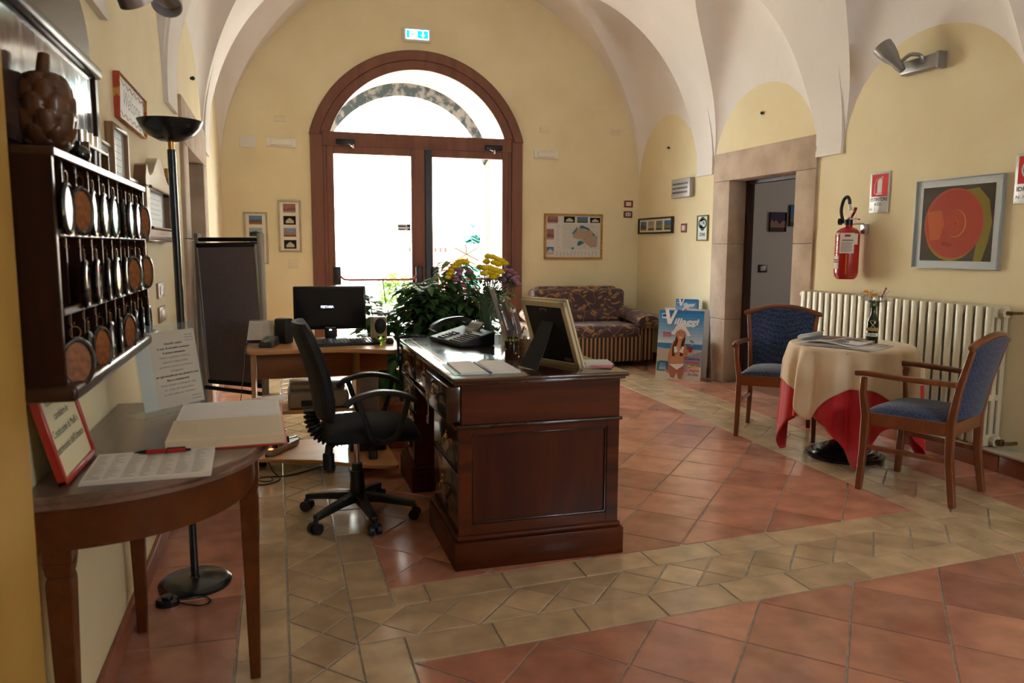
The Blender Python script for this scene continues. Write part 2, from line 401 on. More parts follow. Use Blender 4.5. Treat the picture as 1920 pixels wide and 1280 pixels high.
region(diag(.375, BX1, FB1, YF+.3), [(-1, 0, -.375), rb(0), (0, -1, -FB1), (0, 1, YF+.02)], 'red')
tiles.m = 1; tiles.col = (.3, .3, .3)
tiles.box(XL-.6, XR+.02, YB-.1, YF+.02, -.12, -.0035)
struct('floor', tiles, [M_tile, M_grout], fixn=False, smooth=False)

# ------------------------------------------------------------------ walls
def holes_wall(a0, a1, z0, z1, holes, put, n=28):
    """vertical sheet with openings; holes: (h0,h1,bottom,topfn)"""
    xs = sorted(set([a0, a1]+[h[0] for h in holes]+[h[1] for h in holes]+[h[0]+(h[1]-h[0])*(1-math.cos(PI*k/n))/2 for h in holes for k in range(n+1)]))
    for a, b in zip(xs, xs[1:]):
        m = (a+b)/2; hh = [h for h in holes if h[0] < m < h[1]]
        if not hh: put(a, b, z0, z1, z0, z1)
        else:
            h = hh[0]
            if h[2] > z0: put(a, b, z0, h[2], z0, h[2])
            put(a, b, h[3](a), z1, h[3](b), z1)
def arc_top(cx, cz, r): return lambda x: cz+math.sqrt(max(r*r-(x-cx)**2, 0))
DX0, DX1, DC = .375, 2.73, 1.5525
RO = 1.226; CZ = 3.435-RO
otop = lambda x: max(2.50, CZ+math.sqrt(max(RO*RO-(x-DC)**2, 0)))
w = MB()
def putY(Y): return lambda a, b, za0, za1, zb0, zb1: w.add([(a, Y, za0), (b, Y, zb0), (b, Y, zb1), (a, Y, za1)], [(0, 1, 2, 3)])
holes_wall(XL-.3, XR+.3, -.05, 4.6, [(DX0+.05, DX1-.05, -.05, lambda x: otop(x)-.05)], putY(YF))
struct('wall_far', w, M_wall, fixn=False)
# masonry reveal of the portal and its smaller outer arch of dressed stone
w = MB(); N = 40
ix0, ix1 = DX0+.05, DX1-.05
def inner_out(n=N):
    o = [(ix1, -.05), (ix1, 2.5)]
    a1 = math.asin((ix1-DC)/(RO-.05))
    o += [(DC+(RO-.05)*math.sin(a1-2*a1*k/n), CZ+(RO-.05)*math.cos(a1-2*a1*k/n)) for k in range(1, n)]
    return o+[(ix0, 2.5), (ix0, -.05)]
def outer_out(n=N):
    x0, x1, cz, rr = .52, 2.46, 2.15, .97
    o = [(x1, -.05), (x1, 2.30)]
    a1 = math.radians(80)
    o += [(1.49+rr*math.sin(a1-2*a1*k/n), 2.12+rr*math.cos(a1-2*a1*k/n)*.98) for k in range(1, n)]
    return o+[(x0, 2.30), (x0, -.05)]
io, oo = inner_out(), outer_out(); n = len(io)
Y1 = YF+.85
w.add([(x, YF, z) for x, z in io]+[(x*.86+DC*.14 if False else x+(q[0]-x)*.75, Y1-.22, z+(q[1]-z)*.55) for (x, z), q in zip(io, oo)], [(i, i+1, i+1+n, i+n) for i in range(n-1)])
struct('trim_1', w, mat('reveal_plaster', lin((236, 232, 224)), .85, col2=lin((214, 212, 206)), scale=6, bump=.2), fixn=False)
w = MB()
mid = [(x+(q[0]-x)*.75, z+(q[1]-z)*.55) for (x, z), q in zip(io, oo)]
w.add([(x, Y1-.22, z) for x, z in mid]+[(x, Y1-.2, z) for x, z in oo]+[(x, Y1, z) for x, z in oo], [(i, i+1, i+1+n, i+n) for i in range(n-1)]+[(i+n, i+1+n, i+1+2*n, i+2*n) for i in range(n-1)])
w.mi = [0 if min(w.v[v][2] for v in f) > 2.25 else 1 for f in w.f]
struct('trim_2', w, [mat('weathered_stone', lin((160, 162, 156)), .85, col2=lin((72, 88, 92)), scale=11, detail=8, bump=.4, lo=.42, hi=.56), MATS['reveal_plaster']], fixn=False)
w = MB()
holes_wall(-6, 9, -.1, 8.5, [(.52, 2.46, -.1, lambda x: 2.12+.95*math.sqrt(max(1-((x-1.49)/.985)**2, 0)))], putY(Y1))
w.box(-6, XL-.3, YF, Y1, -.1, 8.5); w.box(XR+.3, 9, YF, Y1, -.1, 8.5)
struct('wall_facade', w, mat('facade_plaster', lin((200, 190, 165)), .9), fixn=False)
# side walls (the arches of the vault are the upper edge)
RD0, RD1, RDH = 5.72, 6.73, 1.965
LD0, LD1, LDH = 5.33, 6.40, 1.93
w = MB()
def putX(X): return lambda a, b, za0, za1, zb0, zb1: w.add([(X, a, za0), (X, b, zb0), (X, b, zb1), (X, a, za1)], [(0, 1, 2, 3)])
holes_wall(YB-.1, YF+.3, -.05, 3.2, [(RD0, RD1, -.05, lambda y: RDH)], putX(XR), 1)
struct('wall_right', w, M_wall, fixn=False)
w = MB()
holes_wall(1.68, YF+.3, -.05, 3.2, [(LD0, LD1, -.05, lambda y: LDH)], putX(XL), 1)
struct('wall_left', w, M_wall, fixn=False)
w = MB(); w.box(XL-.3, -.47, YB-.1, 1.68, -.05, 3.2)
struct('wall_left_pier', w, M_yellow)
w = MB()
holes_wall(XL-.3, XR+.3, -.05, 4.6, [(2.7, 3.7, 1.4, lambda x: 2.4)], putY(YB))  # unseen back wall; its opening is added to let in fill light
struct('wall_back', w, M_wall, fixn=False)
w = MB()
for x in (2.7, 3.2, 3.7): w.box(x-.04, x+.04, YB-.08, YB-.02, 1.4, 2.4)
w.box(2.7, 3.7, YB-.08, YB-.02, 1.36, 1.44); w.box(2.7, 3.7, YB-.08, YB-.02, 2.36, 2.44)
wo = struct('rear_fill_frame', w, M_doorwood)  # bars of the added fill opening
# ------------------------------------------------------------------ vault
LR = [(YF, YF), (7.36, 7.05), (7.06, 6.68), (5.48, 4.85), (5.18, 4.45), (3.58, 2.93), (3.28, 2.55), (1.70, 1.00), (1.40, .70), (YB, YB)]
def ypos(k, u): return LR[k][1]+(LR[k][0]-LR[k][1])*u
CX, HA = (XL+XR)/2, (XR-XL)/2
def zmain(X, a=HA, b=RISE): return SPR+b*math.sqrt(max(1-((X-CX)/a)**2, 0))
def smax(a, b, k=.10):
    h = max(k-abs(a-b), 0)/k; return max(a, b)+h*h*k*.25
vb = MB()
for bay in range(0, 9, 2):
    nu, n1, n2 = 110, 8, 40
    def fn(uu, vv, bay=bay):
        j = round(vv*(2*n1+n2)); u = (1-math.cos(PI*uu))/2; X = XL+(XR-XL)*u; d = min(X-XL, XR-X); zm = max(zmain(X), SPR)
        A = .735+(1.15 if bay == 0 else .86)*(1-math.exp(-max(d, 0)/.13)); gs = min((zm-SPR)/A, 1); vs_ = (1-math.sqrt(max(1-gs*gs, 0)))/2
        if j <= n1: v = vs_*j/n1; z = zm
        elif j >= n1+n2: v = 1-vs_*(2*n1+n2-j)/n1; z = zm
        else:
            th0 = math.acos(max(-1, min(1, 1-2*vs_))); th = th0+(PI-2*th0)*(j-n1)/n2; v = (1-math.cos(th))/2
            z = max(SPR+A*math.sqrt(max(1-(2*v-1)**2, 0)), zm)
        y0, y1 = ypos(bay, u), ypos(bay+1, u)
        return (X, y0+(y1-y0)*v, z)
    vb.grid(fn, nu, 2*n1+n2)
for k in (1, 3, 5, 7):                                 # flat bands between the lunettes
    def fr_(uu, vv, k=k):
        u = (1-math.cos(PI*uu))/2; X = XL+(XR-XL)*u; y0, y1 = ypos(k, u), ypos(k+1, u); return (X, y0+(y1-y0)*vv, max(zmain(X), SPR))
    vb.grid(fr_, 110, 2)
struct('ceiling', vb, M_vault, fixn=False, angle=22, merge=True)
for i, k in enumerate((1, 3, 5, 7)):
    rbm = MB(); ns = 14
    for side in (1, -1):
        vs = []; fs = []
        for s in range(ns+1):
            a = .34*s/ns
            tp = .026*(1-s/ns)-.003
            for (da, yy) in ((tp, k), (tp, k+1), (-.05, k+1), (-.05, k)):
                X = CX-side*(HA-da)*math.cos(a); Z = SPR+(RISE-da)*math.sin(a); u = (X-XL)/(XR-XL); vs.append((X, ypos(yy, min(max(u, 0), 1)), Z))
        for s in range(ns):
            for q in range(4): a, b = s*4+q, s*4+(q+1) % 4; fs.append((a, b, b+4, a+4))
        fs += [(0, 1, 2, 3), tuple(ns*4+q for q in (3, 2, 1, 0))]
        rbm.add(vs, fs)
    struct('trim_%d' % (11+i), rbm, M_vault)
w = MB(); w.box(-3.0, 8.6, YB-.3, Y1-.02, 4.62, 4.8); w.box(XL-.34, XL-.30, 1.6, LD0-.7, 2.7, 4.7); w.box(-2.75, -2.65, LD0-.8, LD1+.8, -.1, 4.7)  # unseen boxes added over and around the room to stop light leaks
w.box(XL-.34, XL-.30, YB-.3, YF+.3, 3.0, 4.7); w.box(XR+.28, XR+.32, YB-.3, YF+.3, 3.0, 4.7); w.box(XL-.34, XR+.32, YB-.12, YB-.09, 2.75, 4.7)
struct('light_leak_shell', w, mat('facade_plaster', (0, 0, 0)))
# ------------------------------------------------------------------ skirting boards, stone portals
w = MB()
w.box(XL, XL+.018, 1.68, LD0-.25, -.003, .085); w.box(XL, XL+.018, LD1+.3, YF, -.003, .085)
w.box(-.47, -.452, YB, 1.69, -.003, .085)
struct('baseboard_left', w, M_skirt, bevel=.004)
w = MB()
w.box(XR-.016, XR, RD1+.32, YF, -.003, .10)
struct('baseboard_right', w, mat('dark_skirting', lin((92, 52, 36)), .45), bevel=.003)
w = MB()
for a, b in zip(seq(3.5, .34, YB, 4.8), seq(3.5, .34, YB, 4.8)[1:]): w.rbox(XR-.15, XR, a+.002, b-.002, -.003, .108, .004, 2)
struct('baseboard_rear', w, M_skirt)
w = MB(); w.box(XL, DX0, YF-.016, YF, -.003, .09); w.box(DX1, XR, YF-.016, YF, -.003, .09)
struct('baseboard_far', w, mat('dark_skirting', (0, 0, 0)), bevel=.003)
def portal(name, X, sgn, y0, y1, h, depth, jw=.26, lh=.27):
    """dressed stone surround: jambs, lintel and deep reveals; sgn=+1 when the opening goes towards +X"""
    m = MB(); p = .022
    xa, xb = (X-p, X+depth) if sgn > 0 else (X-depth, X+p)
    z = 0; 
    for (j0, j1) in ((y0-jw, y0), (y1, y1+jw+.03)):
        for z0, z1 in ((-.004, .62), (.62, 1.36), (1.36, h)):
            m.rbox(xa, xb, j0, j1, z0+.001, z1-.001, .008, 2)
    m.rbox(xa, xb, y0-jw, y1+jw+.03, h, h+lh, .008, 2)
    return struct(name, m, M_stone)
portal('door_1', XR, 1, RD0, RD1, RDH, .17)
portal('door_2', XL, -1, LD0, LD1, LDH, .42)
# step of masonry beside the right-hand jamb, and the plinth under the radiator
w = MB(); w.rbox(XR-.10, XR, 5.35, 5.47, 0, .20, .01); struct('trim_8', w, M_stone)
w = MB(); w.rbox(XR-.165, XR, YB, 5.20, .108, .124, .005); struct('trim_9', w, mat('plinth_marble', lin((206, 196, 176)), .5, col2=lin((188, 178, 158)), scale=8))
# the dark door leaf edge in the right-hand opening and the hallway behind it
w = MB(); w.rbox(XR+.172, XR+.245, RD1-.03, RD1+.02, 0, RDH+.02, .004); w.box(XR+.172, XR+.245, RD0-.02, RD0+.012, 0, RDH+.02); w.box(XR+.172, XR+.245, RD0, RD1, RDH-.03, RDH+.02)
struct('door_3', w, wood('dark_door', lin((44, 26, 20)), lin((62, 36, 26)), .4, 'Z'))
HX0, HX1, HY0, HY1 = XR+.25, 8.2, 4.6, 8.4
w = MB()
w.add([(HX0, HY1, 0), (HX1, HY1, 0), (HX1, HY1, 2.9), (HX0, HY1, 2.9)], [(0, 1, 2, 3)])
w.add([(HX1, HY0, 0), (HX1, HY1, 0), (HX1, HY1, 2.9), (HX1, HY0, 2.9)], [(0, 1, 2, 3)])
w.add([(HX0, HY0, 0), (HX1, HY0, 0), (HX1, HY0, 2.9), (HX0, HY0, 2.9)], [(0, 1, 2, 3)])
w.add([(HX0, HY0, 2.9), (HX1, HY0, 2.9), (HX1, HY1, 2.9), (HX0, HY1, 2.9)], [(0, 1, 2, 3)])
w.add([(HX0, HY0, 0), (HX0, RD0, 0), (HX0, RD0, 2.9), (HX0, HY0, 2.9)], [(0, 1, 2, 3)])
w.add([(HX0, RD1, 0), (HX0, HY1, 0), (HX0, HY1, 2.9), (HX0, RD1, 2.9)], [(0, 1, 2, 3)])
w.add([(HX0, RD0, RDH), (HX0, RD1, RDH), (HX0, RD1, 2.9), (HX0, RD0, 2.9)], [(0, 1, 2, 3)])
struct('wall_hallway', w, mat('grey_plaster', lin((196, 190, 182)), .9), fixn=False)
w = MB(); w.box(XR-.01, HX1, HY0, HY1, -.05, -.001); struct('floor_hallway', w, mat('hall_tile', lin((150, 104, 80)), .4, col2=lin((128, 84, 64)), scale=3))
area('hallway_fill', (7.9, 6.3, 1.6), (-1, .1, 0), 1.0, 1.2, 4.0, (1, .95, .88))  # area light added inside the closed hallway to light its walls
# room behind the left-hand opening
w = MB()
for q in ([(XL-.42, LD0-.6), (-2.6, LD0-.6)], [(-2.6, LD0-.6), (-2.6, LD1+.6)], [(-2.6, LD1+.6), (XL-.42, LD1+.6)], [(XL-.42, LD1+.6), (XL-.42, LD1)], [(XL-.42, LD0), (XL-.42, LD0-.6)]):
    (xa, ya), (xb, yb) = q; w.add([(xa, ya, 0), (xb, yb, 0), (xb, yb, 2.6), (xa, ya, 2.6)], [(0, 1, 2, 3)])
w.add([(XL-.42, LD0, LDH), (XL-.42, LD1, LDH), (XL-.42, LD1, 2.6), (XL-.42, LD0, 2.6)], [(0, 1, 2, 3)])
w.add([(-2.6, LD0-.6, 2.6), (XL-.42, LD0-.6, 2.6), (XL-.42, LD1+.6, 2.6), (-2.6, LD1+.6, 2.6)], [(0, 1, 2, 3)])
w.add([(-2.6, LD0-.6, 0), (XL, LD0-.6, 0), (XL, LD1+.6, 0), (-2.6, LD1+.6, 0)], [(0, 1, 2, 3)])
struct('wall_side_room', w, mat('grey_plaster', (0, 0, 0)), fixn=False)

# ------------------------------------------------------------------ the big arched entrance
def arch_band(m, r0, r1, c, z0, y0, y1, a, n=44):
    """annular arch between radii r0,r1 (r=None -> chord) ; a = half opening angle fn"""
    vs = []; fs = []
    for k in range(n+1):
        t = k/n
        for r in (r0, r1):
            aa = a[0] if r == r0 else a[1]
            th = -aa+2*aa*t; X = c[0]+r*math.sin(th); Z = c[1]+r*math.cos(th)
            vs += [(X, y0, Z), (X, y1, Z)]
    for k in range(n):
        b = k*4; fs += [(b, b+2, b+6, b+4), (b+1, b+5, b+7, b+3), (b, b+4, b+5, b+1), (b+2, b+3, b+7, b+6)]
    fs += [(0, 1, 3, 2), (n*4, n*4+2, n*4+3, n*4+1)]
    m.add(vs, fs)
C0 = (DC, CZ)
def angz(r, z): return math.acos(max(min((z-CZ)/r, 1), -1))
def wedge_top(m, r0, r1, zb, y0, y1): arch_band(m, r0, r1, C0, 0, y0, y1, (angz(r0, zb), angz(r1, zb)))
ent = MB()
wedge_top(ent, RO-.105, RO, 2.50, YF-.035, YF+.06)
for x0, x1 in ((DX0-.002, DX0+.125), (DX1-.125, DX1+.002)): ent.box(x0, x1, YF-.035, YF+.06, -.003, 2.50)
entrance = struct('door_4', ent, M_doorwood, bevel=.006)
p = MB(); wedge_top(p, RO-.205, RO-.105, 2.535, YF-.022, YF+.05)
p.box(DX0+.125, DX1-.125, YF-.024, YF+.05, 2.385, 2.535)
for x0, x1 in ((DX0+.125, DX0+.165), (DX1-.165, DX1-.125)): p.box(x0, x1, YF-.022, YF+.05, -.003, 2.386)
p.box(DX0+.07, DX0+.20, YF-.012, YF+.04, 2.47, 2.555); p.box(DX1-.20, DX1-.07, YF-.012, YF+.04, 2.47, 2.555)
p.build('transom_frame', M_doorwood, entrance, bevel=.005)
p = MB(); rg = RO-.20; ag = angz(rg, 2.535)
p.poly([(DC+rg*math.sin(-ag+2*ag*k/40), YF+.02, CZ+rg*math.cos(-ag+2*ag*k/40)) for k in range(41)])
p.build('fanlight_glass', M_glass, entrance, smooth=False)
def leaf(name, x0, x1, stl, strr):
    d = MB()
    d.box(x0, x0+stl, YF-.03, YF+.03, .012, 2.388); d.box(x1-strr, x1, YF-.03, YF+.03, .012, 2.388)
    d.box(x0+stl, x1-strr, YF-.03, YF+.03, 2.305, 2.388); d.box(x0+stl, x1-strr, YF-.03, YF+.03, .012, .16)
    o = d.build(name, M_doorwood, entrance, bevel=.006)
    g = MB(); g.box(x0+stl-.01, x1-strr+.01, YF+.004, YF+.006, .15, 2.31); g.build('pane', M_glass, o)
    return o
l1 = leaf('door_leaf', DX0+.163, 1.602, .075, .155)
l2 = leaf('door_leaf', 1.668, DX1-.163, .016, .075)
p = MB(); p.box(1.600, 1.664, YF-.045, YF+.03, .012, 2.38); p.build('rubber_seal', M_black, entrance, bevel=.004)
def closer(x, flip, leafo):
    c = MB(); c.rbox(x, x+.20, YF-.075, YF-.03, 2.405, 2.455, .008)
    o = c.build('door_closer', M_black, leafo)
    a = MB(); xx = x+.13 if not flip else x+.05
    a.tube([(xx, YF-.06, 2.405), (xx+.03, YF-.085, 2.39), (xx+.055, YF-.05, 2.372)], .009, 8); a.cyl((xx+.055, YF-.06, 2.36), (xx+.055, YF-.06, 2.40), .014)
    a.build('closer_arm', M_chrome, o)
closer(.635, False, l1); closer(2.285, True, l2)
def panic(x0, x1, leafo):
    c = MB()
    for x in (x0, x1): c.rbox(x-.04, x+.04, YF-.09, YF-.03, .90, 1.10, .014)
    o = c.build('panic_latch', M_black, leafo)
    a = MB(); xa, xb = x0+.03, x1-.03
    a.tube([(xa, YF-.08, 1.0), (xa+.035, YF-.11, .965), (xa+.10, YF-.115, .957), (xb-.10, YF-.115, .957), (xb-.035, YF-.11, .965), (xb, YF-.08, 1.0)], .012, 8)
    a.build('push_bar', mat('red_bar', lin((150, 60, 48)), .35), o)
panic(.622, 1.52, l1); panic(1.70, 2.55, l2)
s_ = MB(); s_.col = lin((236, 240, 242)); s_.box(1.295, 1.438, YF-.0015, YF+.001, 1.494, 1.566)
s_.col = lin((50, 60, 74)); s_.box(1.300, 1.385, YF-.0025, YF-.001, 1.537, 1.548); s_.box(1.40, 1.432, YF-.0025, YF-.001, 1.535, 1.560)
s_.box(1.300, 1.375, YF-.0025, YF-.001, 1.503, 1.512); s_.box(1.405, 1.432, YF-.0025, YF-.001, 1.500, 1.518)
tag(s_.build('opening_sticker', M_print), 'small pale printed sticker on the left glass pane beside the door mullion', 'sticker')
# the foot of the portal: threshold
w = MB(); w.rbox(DX0+.02, DX1-.02, YF-.03, YF+.84, -.03, .010, .006); struct('trim_10', w, M_stone)

# ------------------------------------------------------------------ the courtyard outside
w = MB(); w.box(-9, 14, YF+.85, 32, -.2, -.02); struct('floor_courtyard', w, mat('courtyard_paving', lin((206, 198, 184)), .8, col2=lin((176, 168, 150)), scale=1.5))
bld = thing('courtyard_building', 'pale plastered building across the courtyard with two small shuttered windows', 'building', (2, 24, 0))
b = MB(); b.box(-14, 14, 0, 4, -.1, 11); b.build('wall', mat('sunlit_plaster', lin((236, 230, 216)), .9, col2=lin((226, 218, 202)), scale=.5), bld)
def bwin(x, z, w_, h):
    f = MB(); f.box(x-w_/2-.06, x+w_/2+.06, -.05, .02, z-h/2-.06, z+h/2+.06); o = f.build('window', mat('shutter_green', lin((120, 170, 165)), .5), bld)
    g = MB(); g.box(x-w_/2, x+w_/2, -.06, -.04, z-h/2, z+h/2); g.build('pane', mat('pane_blue', lin((140, 190, 196)), .2), o)
bwin(-.55, 5.6-.2, .95, 2.4); bwin(2.2, 5.9, 1.5, 1.0); bwin(6.4, 5.6, 1.0, 2.0)
wl = MB(); wl.box(-8, 6.2, 18.2, 18.5, -.1, 1.35); tag(wl.build('garden_wall', mat('sunlit_plaster', (0, 0, 0))), 'low white garden wall at the back of the courtyard', 'wall')
def bush(name, loc, r, h, n, mcol, label, cat, ls=.10, seed=1, stem=True):
    rnd = random.Random(seed); o = thing(name, label, cat, loc)
    f = MB()
    for _ in range(n):
        th, ph = rnd.uniform(0, 2*PI), rnd.uniform(-.3, 1) ; rr = rnd.uniform(.35, 1)**.6
        c = Vector((rr*r*math.cos(th)*math.sqrt(max(1-ph*ph*.8, 0)), rr*r*math.sin(th)*math.sqrt(max(1-ph*ph*.8, 0)), h*.45+ph*h*.5*rr))
        M = T(*c) @ R(rnd.uniform(0, 2*PI), 'Z') @ R(rnd.uniform(-1.1, 1.1), 'X'); L = ls*rnd.uniform(.6, 1.2)
        f.add([(0, 0, 0), (L*.4, L*.5, .01), (0, L*1.3, 0), (-L*.4, L*.5, .01), (0, L*.5, -.015)], [(0, 1, 4), (1, 2, 4), (2, 3, 4), (3, 0, 4)], M)
    f.build('foliage', mcol, o, fixn=False)
    st = MB()
    for k in range(5): st.tube([(0, 0, 0), (rnd.uniform(-.3, .3)*r, rnd.uniform(-.3, .3)*r, h*.35), (rnd.uniform(-.6, .6)*r, rnd.uniform(-.6, .6)*r, h*.8)], [.012, .01, .005], 5)
    st.build('stem', mat('bark', lin((92, 72, 50)), .8), o)
    return o
M_leafout = mat('sunlit_leaves', lin((96, 128, 62)), .5, col2=lin((128, 150, 84)), scale=3)
bush('garden_shrub', (-.1, 16.4, 0), .9, 2.6, 900, M_leafout, 'round green shrub at the left of the courtyard wall', 'shrub', .16, 3)
bush('garden_shrub', (2.15, 13.6, 0), .55, .95, 600, M_leafout, 'low yellow-green shrub in the middle of the courtyard', 'shrub', .12, 4)
bush('garden_shrub', (4.15, 15.2, 0), .7, 2.0, 260, mat('agave_leaves', lin((96, 150, 140)), .5), 'blue-green broad-leaved plant near the right of the courtyard', 'plant', .42, 5)
rf = MB()
for k in range(26): rf.box(2.6+k*.11, 2.67+k*.11, 16.5, 16.53, 0, 1.62)
rf.box(2.55, 5.5, 16.53, 16.56, .4, .5); rf.box(2.55, 5.5, 16.53, 16.56, 1.2, 1.3)
tag(rf.build('picket_fence', mat('red_paint', lin((176, 72, 66)), .6)), 'red picket fence outside behind the right door pane', 'fence')
ms = thing('music_stand', 'folding music stand with a pale board just outside the right door pane', 'stand', (2.60, 10.9, 0))
m = MB(); MM = T(0, 0, 1.08) @ R(math.radians(-20), 'X'); m.rbox(-.23, .23, -.006, .006, -.02, .30, .004, 2, MM)
m.build('desk_board', mat('board_wood', lin((196, 150, 118)), .6), ms)
m = MB()
for a in (-50, 50, 0, 130, -130): m.tube([tuple(MM @ Vector((0, -.012, .14))), tuple(MM @ Vector((.22*math.sin(math.radians(a)), -.012, .14+.15*math.cos(math.radians(a)))))], .006, 6)
m.tube([(0, 0, .3), (0, 0, 1.16)], .010, 8)
for a in range(3): m.tube([(0, 0, .42), (.3*math.cos(a*2.1), .3*math.sin(a*2.1), .0)], .008, 6)
m.build('stand_frame', M_black, ms)

# ------------------------------------------------------------------ fittings on the far wall
def onfar(x, z): return (x, YF, z)
def plate(name, label, cat, x0, x1, z0, z1, m, th=.012, group=None):
    t = MB(); cx, cz = (x0+x1)/2, (z0+z1)/2
    t.rbox(x0-cx, x1-cx, -th, 0, z0-cz, z1-cz, .003, 2)
    o = t.build(name, m); o.location = (cx, YF, cz); return tag(o, label, cat, group)
ex = thing('exit_sign', 'lit green and white emergency exit sign with running man and down arrow above the door', 'sign', (1.527, YF, 3.592))
m = MB(); m.rbox(-.155, .155, -.05, 0, -.072, .072, .012, 3); m.build('housing', M_white, ex)
def emis(name, c, s): return mat(name, c, .5, emit=c, estr=s)
m = MB(); m.box(-.125, .125, -.053, -.05, -.048, .048); m.build('lit_panel', emis('exit_white', (.85, 1, .95), 2.2), ex)
m = MB()
m.box(-.118, -.085, -.0545, -.0535, -.040, .040); m.box(.0, .118, -.0545, -.0535, -.040, .040)
# running figure
m.disc(-.048, .026, .008, .008, -.0545, 10); m.poly([(-.058, -.0545, .016), (-.040, -.0545, .016), (-.044, -.0545, -.008), (-.058, -.0545, -.006)])
m.poly([(-.057, -.0545, -.006), (-.046, -.0545, -.008), (-.034, -.0545, -.036), (-.042, -.0545, -.036)]); m.poly([(-.060, -.0545, -.004), (-.052, -.0545, -.010), (-.070, -.0545, -.030), (-.076, -.0545, -.024)])
m.poly([(-.042, -.0545, .014), (-.026, -.0545, .004), (-.028, -.0545, -.001), (-.044, -.0545, .007)])
m.build('green_pictogram', emis('exit_green', (.0, .55, .30), 1.3), ex)
m = MB(); m.box(.052, .066, -.0556, -.0546, -.004, .032); m.poly([(.035, -.0556, -.002), (.083, -.0556, -.002), (.059, -.0556, -.032)]); m.build('arrow', emis('exit_white', (1, 1, 1), 2), ex)
def emlight(x, z, w_, h, label):
    o = thing('emergency_light', label, 'light fitting', (x, YF, z))
    m = MB(); m.rbox(-w_/2, w_/2, -.018, 0, -h/2, h/2, .004, 2); m.build('frame', M_white, o)
    m = MB(); m.rbox(-w_*.36, w_*.36, -.034, -.016, -h*.32, h*.32, .01, 3); m.build('diffuser', mat('frosted', lin((228, 222, 206)), .25), o)
emlight(.08, 2.398, .30, .092, 'cream rectangular emergency light on the wall left of the arched door')
emlight(3.022, 2.383, .288, .095, 'cream rectangular emergency light on the wall right of the arched door')
plate('junction_box_cover', 'square pale blank cover plate left of the left emergency light', 'cover plate', -.339, -.174, 2.335, 2.447, M_white)
plate('junction_box_cover', 'small pale blank cover plate above the left emergency light', 'cover plate', .017, .123, 2.612, 2.675, mat('painted_plate', lin((224, 210, 176)), .5))
plate('junction_box_cover', 'small cream blank cover plate above the right emergency light', 'cover plate', 2.953, 3.071, 2.633, 2.697, mat('painted_plate', (0, 0, 0)))
plate('junction_box_cover', 'small cream blank cover plate high on the wall near the right vault corner', 'cover plate', 3.835, 3.957, 2.642, 2.702, mat('painted_plate', (0, 0, 0)))
plate('wall_socket', 'pale blank socket plate below the taller photo frame by the door', 'socket', .119, .227, 1.088, 1.170, mat('painted_plate', (0, 0, 0)))
def frame(name, label, cat, w_, h, loc, face, mframe, fw=.02, th=.02, art=None, group=None, mat_art=None, glass=False, tilt=0.):
    """picture: local X right, Z up, looks to -Y ; face rotates it"""
    o = bpy.data.objects.new(name, None); COL.objects.link(o); o.location = loc; o.rotation_euler = (tilt, 0, face); tag(o, label, cat, group)
    m = MB()
    for (x0, x1, z0, z1) in ((-w_/2, -w_/2+fw, -h/2, h/2), (w_/2-fw, w_/2, -h/2, h/2), (-w_/2+fw, w_/2-fw, -h/2, -h/2+fw), (-w_/2+fw, w_/2-fw, h/2-fw, h/2)):
        m.box(x0, x1, -th, 0, z0, z1)
    m.build('frame', mframe, o, bevel=min(.004, fw*.3))
    a = MB(); a.col = (.7, .68, .6); a.box(-w_/2+fw*.8, w_/2-fw*.8, -th*.45, -th*.1, -h/2+fw*.8, h/2-fw*.8)
    y = -th*.45-.0008
    if art: art(a, w_-2*fw, h-2*fw, y)
    a.build('picture', mat_art or M_print, o, smooth=False)
    return o
def rect(a, x0, x1, z0, z1, y, c): a.col = c; a.poly([(x0, y, z0), (x1, y, z0), (x1, y, z1), (x0, y, z1)])
def photo(a, x0, x1, z0, z1, y, kind):
    """small landscape print"""
    w_, h = x1-x0, z1-z0; sky, gr, ob = {
        'coast': ((88, 128, 176), (150, 108, 76), (112, 84, 70)), 'trees': ((150, 168, 176), (70, 82, 70), (40, 52, 40)),
        'night': ((16, 18, 26), (40, 36, 30), (190, 180, 150)), 'town': ((120, 138, 176), (110, 78, 62), (160, 120, 92)),
        'aerial': ((150, 104, 98), (168, 122, 112), (120, 84, 80)), 'blue': ((60, 116, 176), (58, 78, 66), (120, 110, 80)),
        'garden': ((100, 120, 110), (66, 84, 54), (140, 130, 90)), 'lake': ((150, 146, 120), (90, 86, 60), (170, 160, 120)),
        'dusk': ((60, 40, 76), (66, 40, 40), (150, 110, 90)), 'castle': ((70, 110, 180), (190, 160, 150), (210, 190, 170))}[kind]
    rect(a, x0, x1, z0, z1, y, lin(sky)); rect(a, x0, x1, z0, z0+h*.42, y-.0004, lin(gr))
    rnd = random.Random(hash(kind) % 97 + int(abs(x0)*1000)); a.col = lin(ob)
    if kind in ('night', 'castle'):
        xs = [(.18, .2), (.2, .6), (.3, .62), (.33, .78), (.4, .8), (.5, .95), (.6, .8), (.67, .78), (.7, .62), (.82, .6), (.84, .2)]
        a.poly([(x0+w_*p, y-.0008, z0+h*q*.85) for p, q in xs])
    else:
        pts = [(x0, z0+h*.2)]+[(x0+w_*k/8, z0+h*rnd.uniform(.38, .66)) for k in range(9)]+[(x1, z0+h*.2)]
        a.poly([(p, y-.0008, q) for p, q in pts][::-1])
M_silverframe = mat('pale_gilt_frame', lin((184, 174, 148)), .4, col2=lin((164, 152, 126)), scale=12)
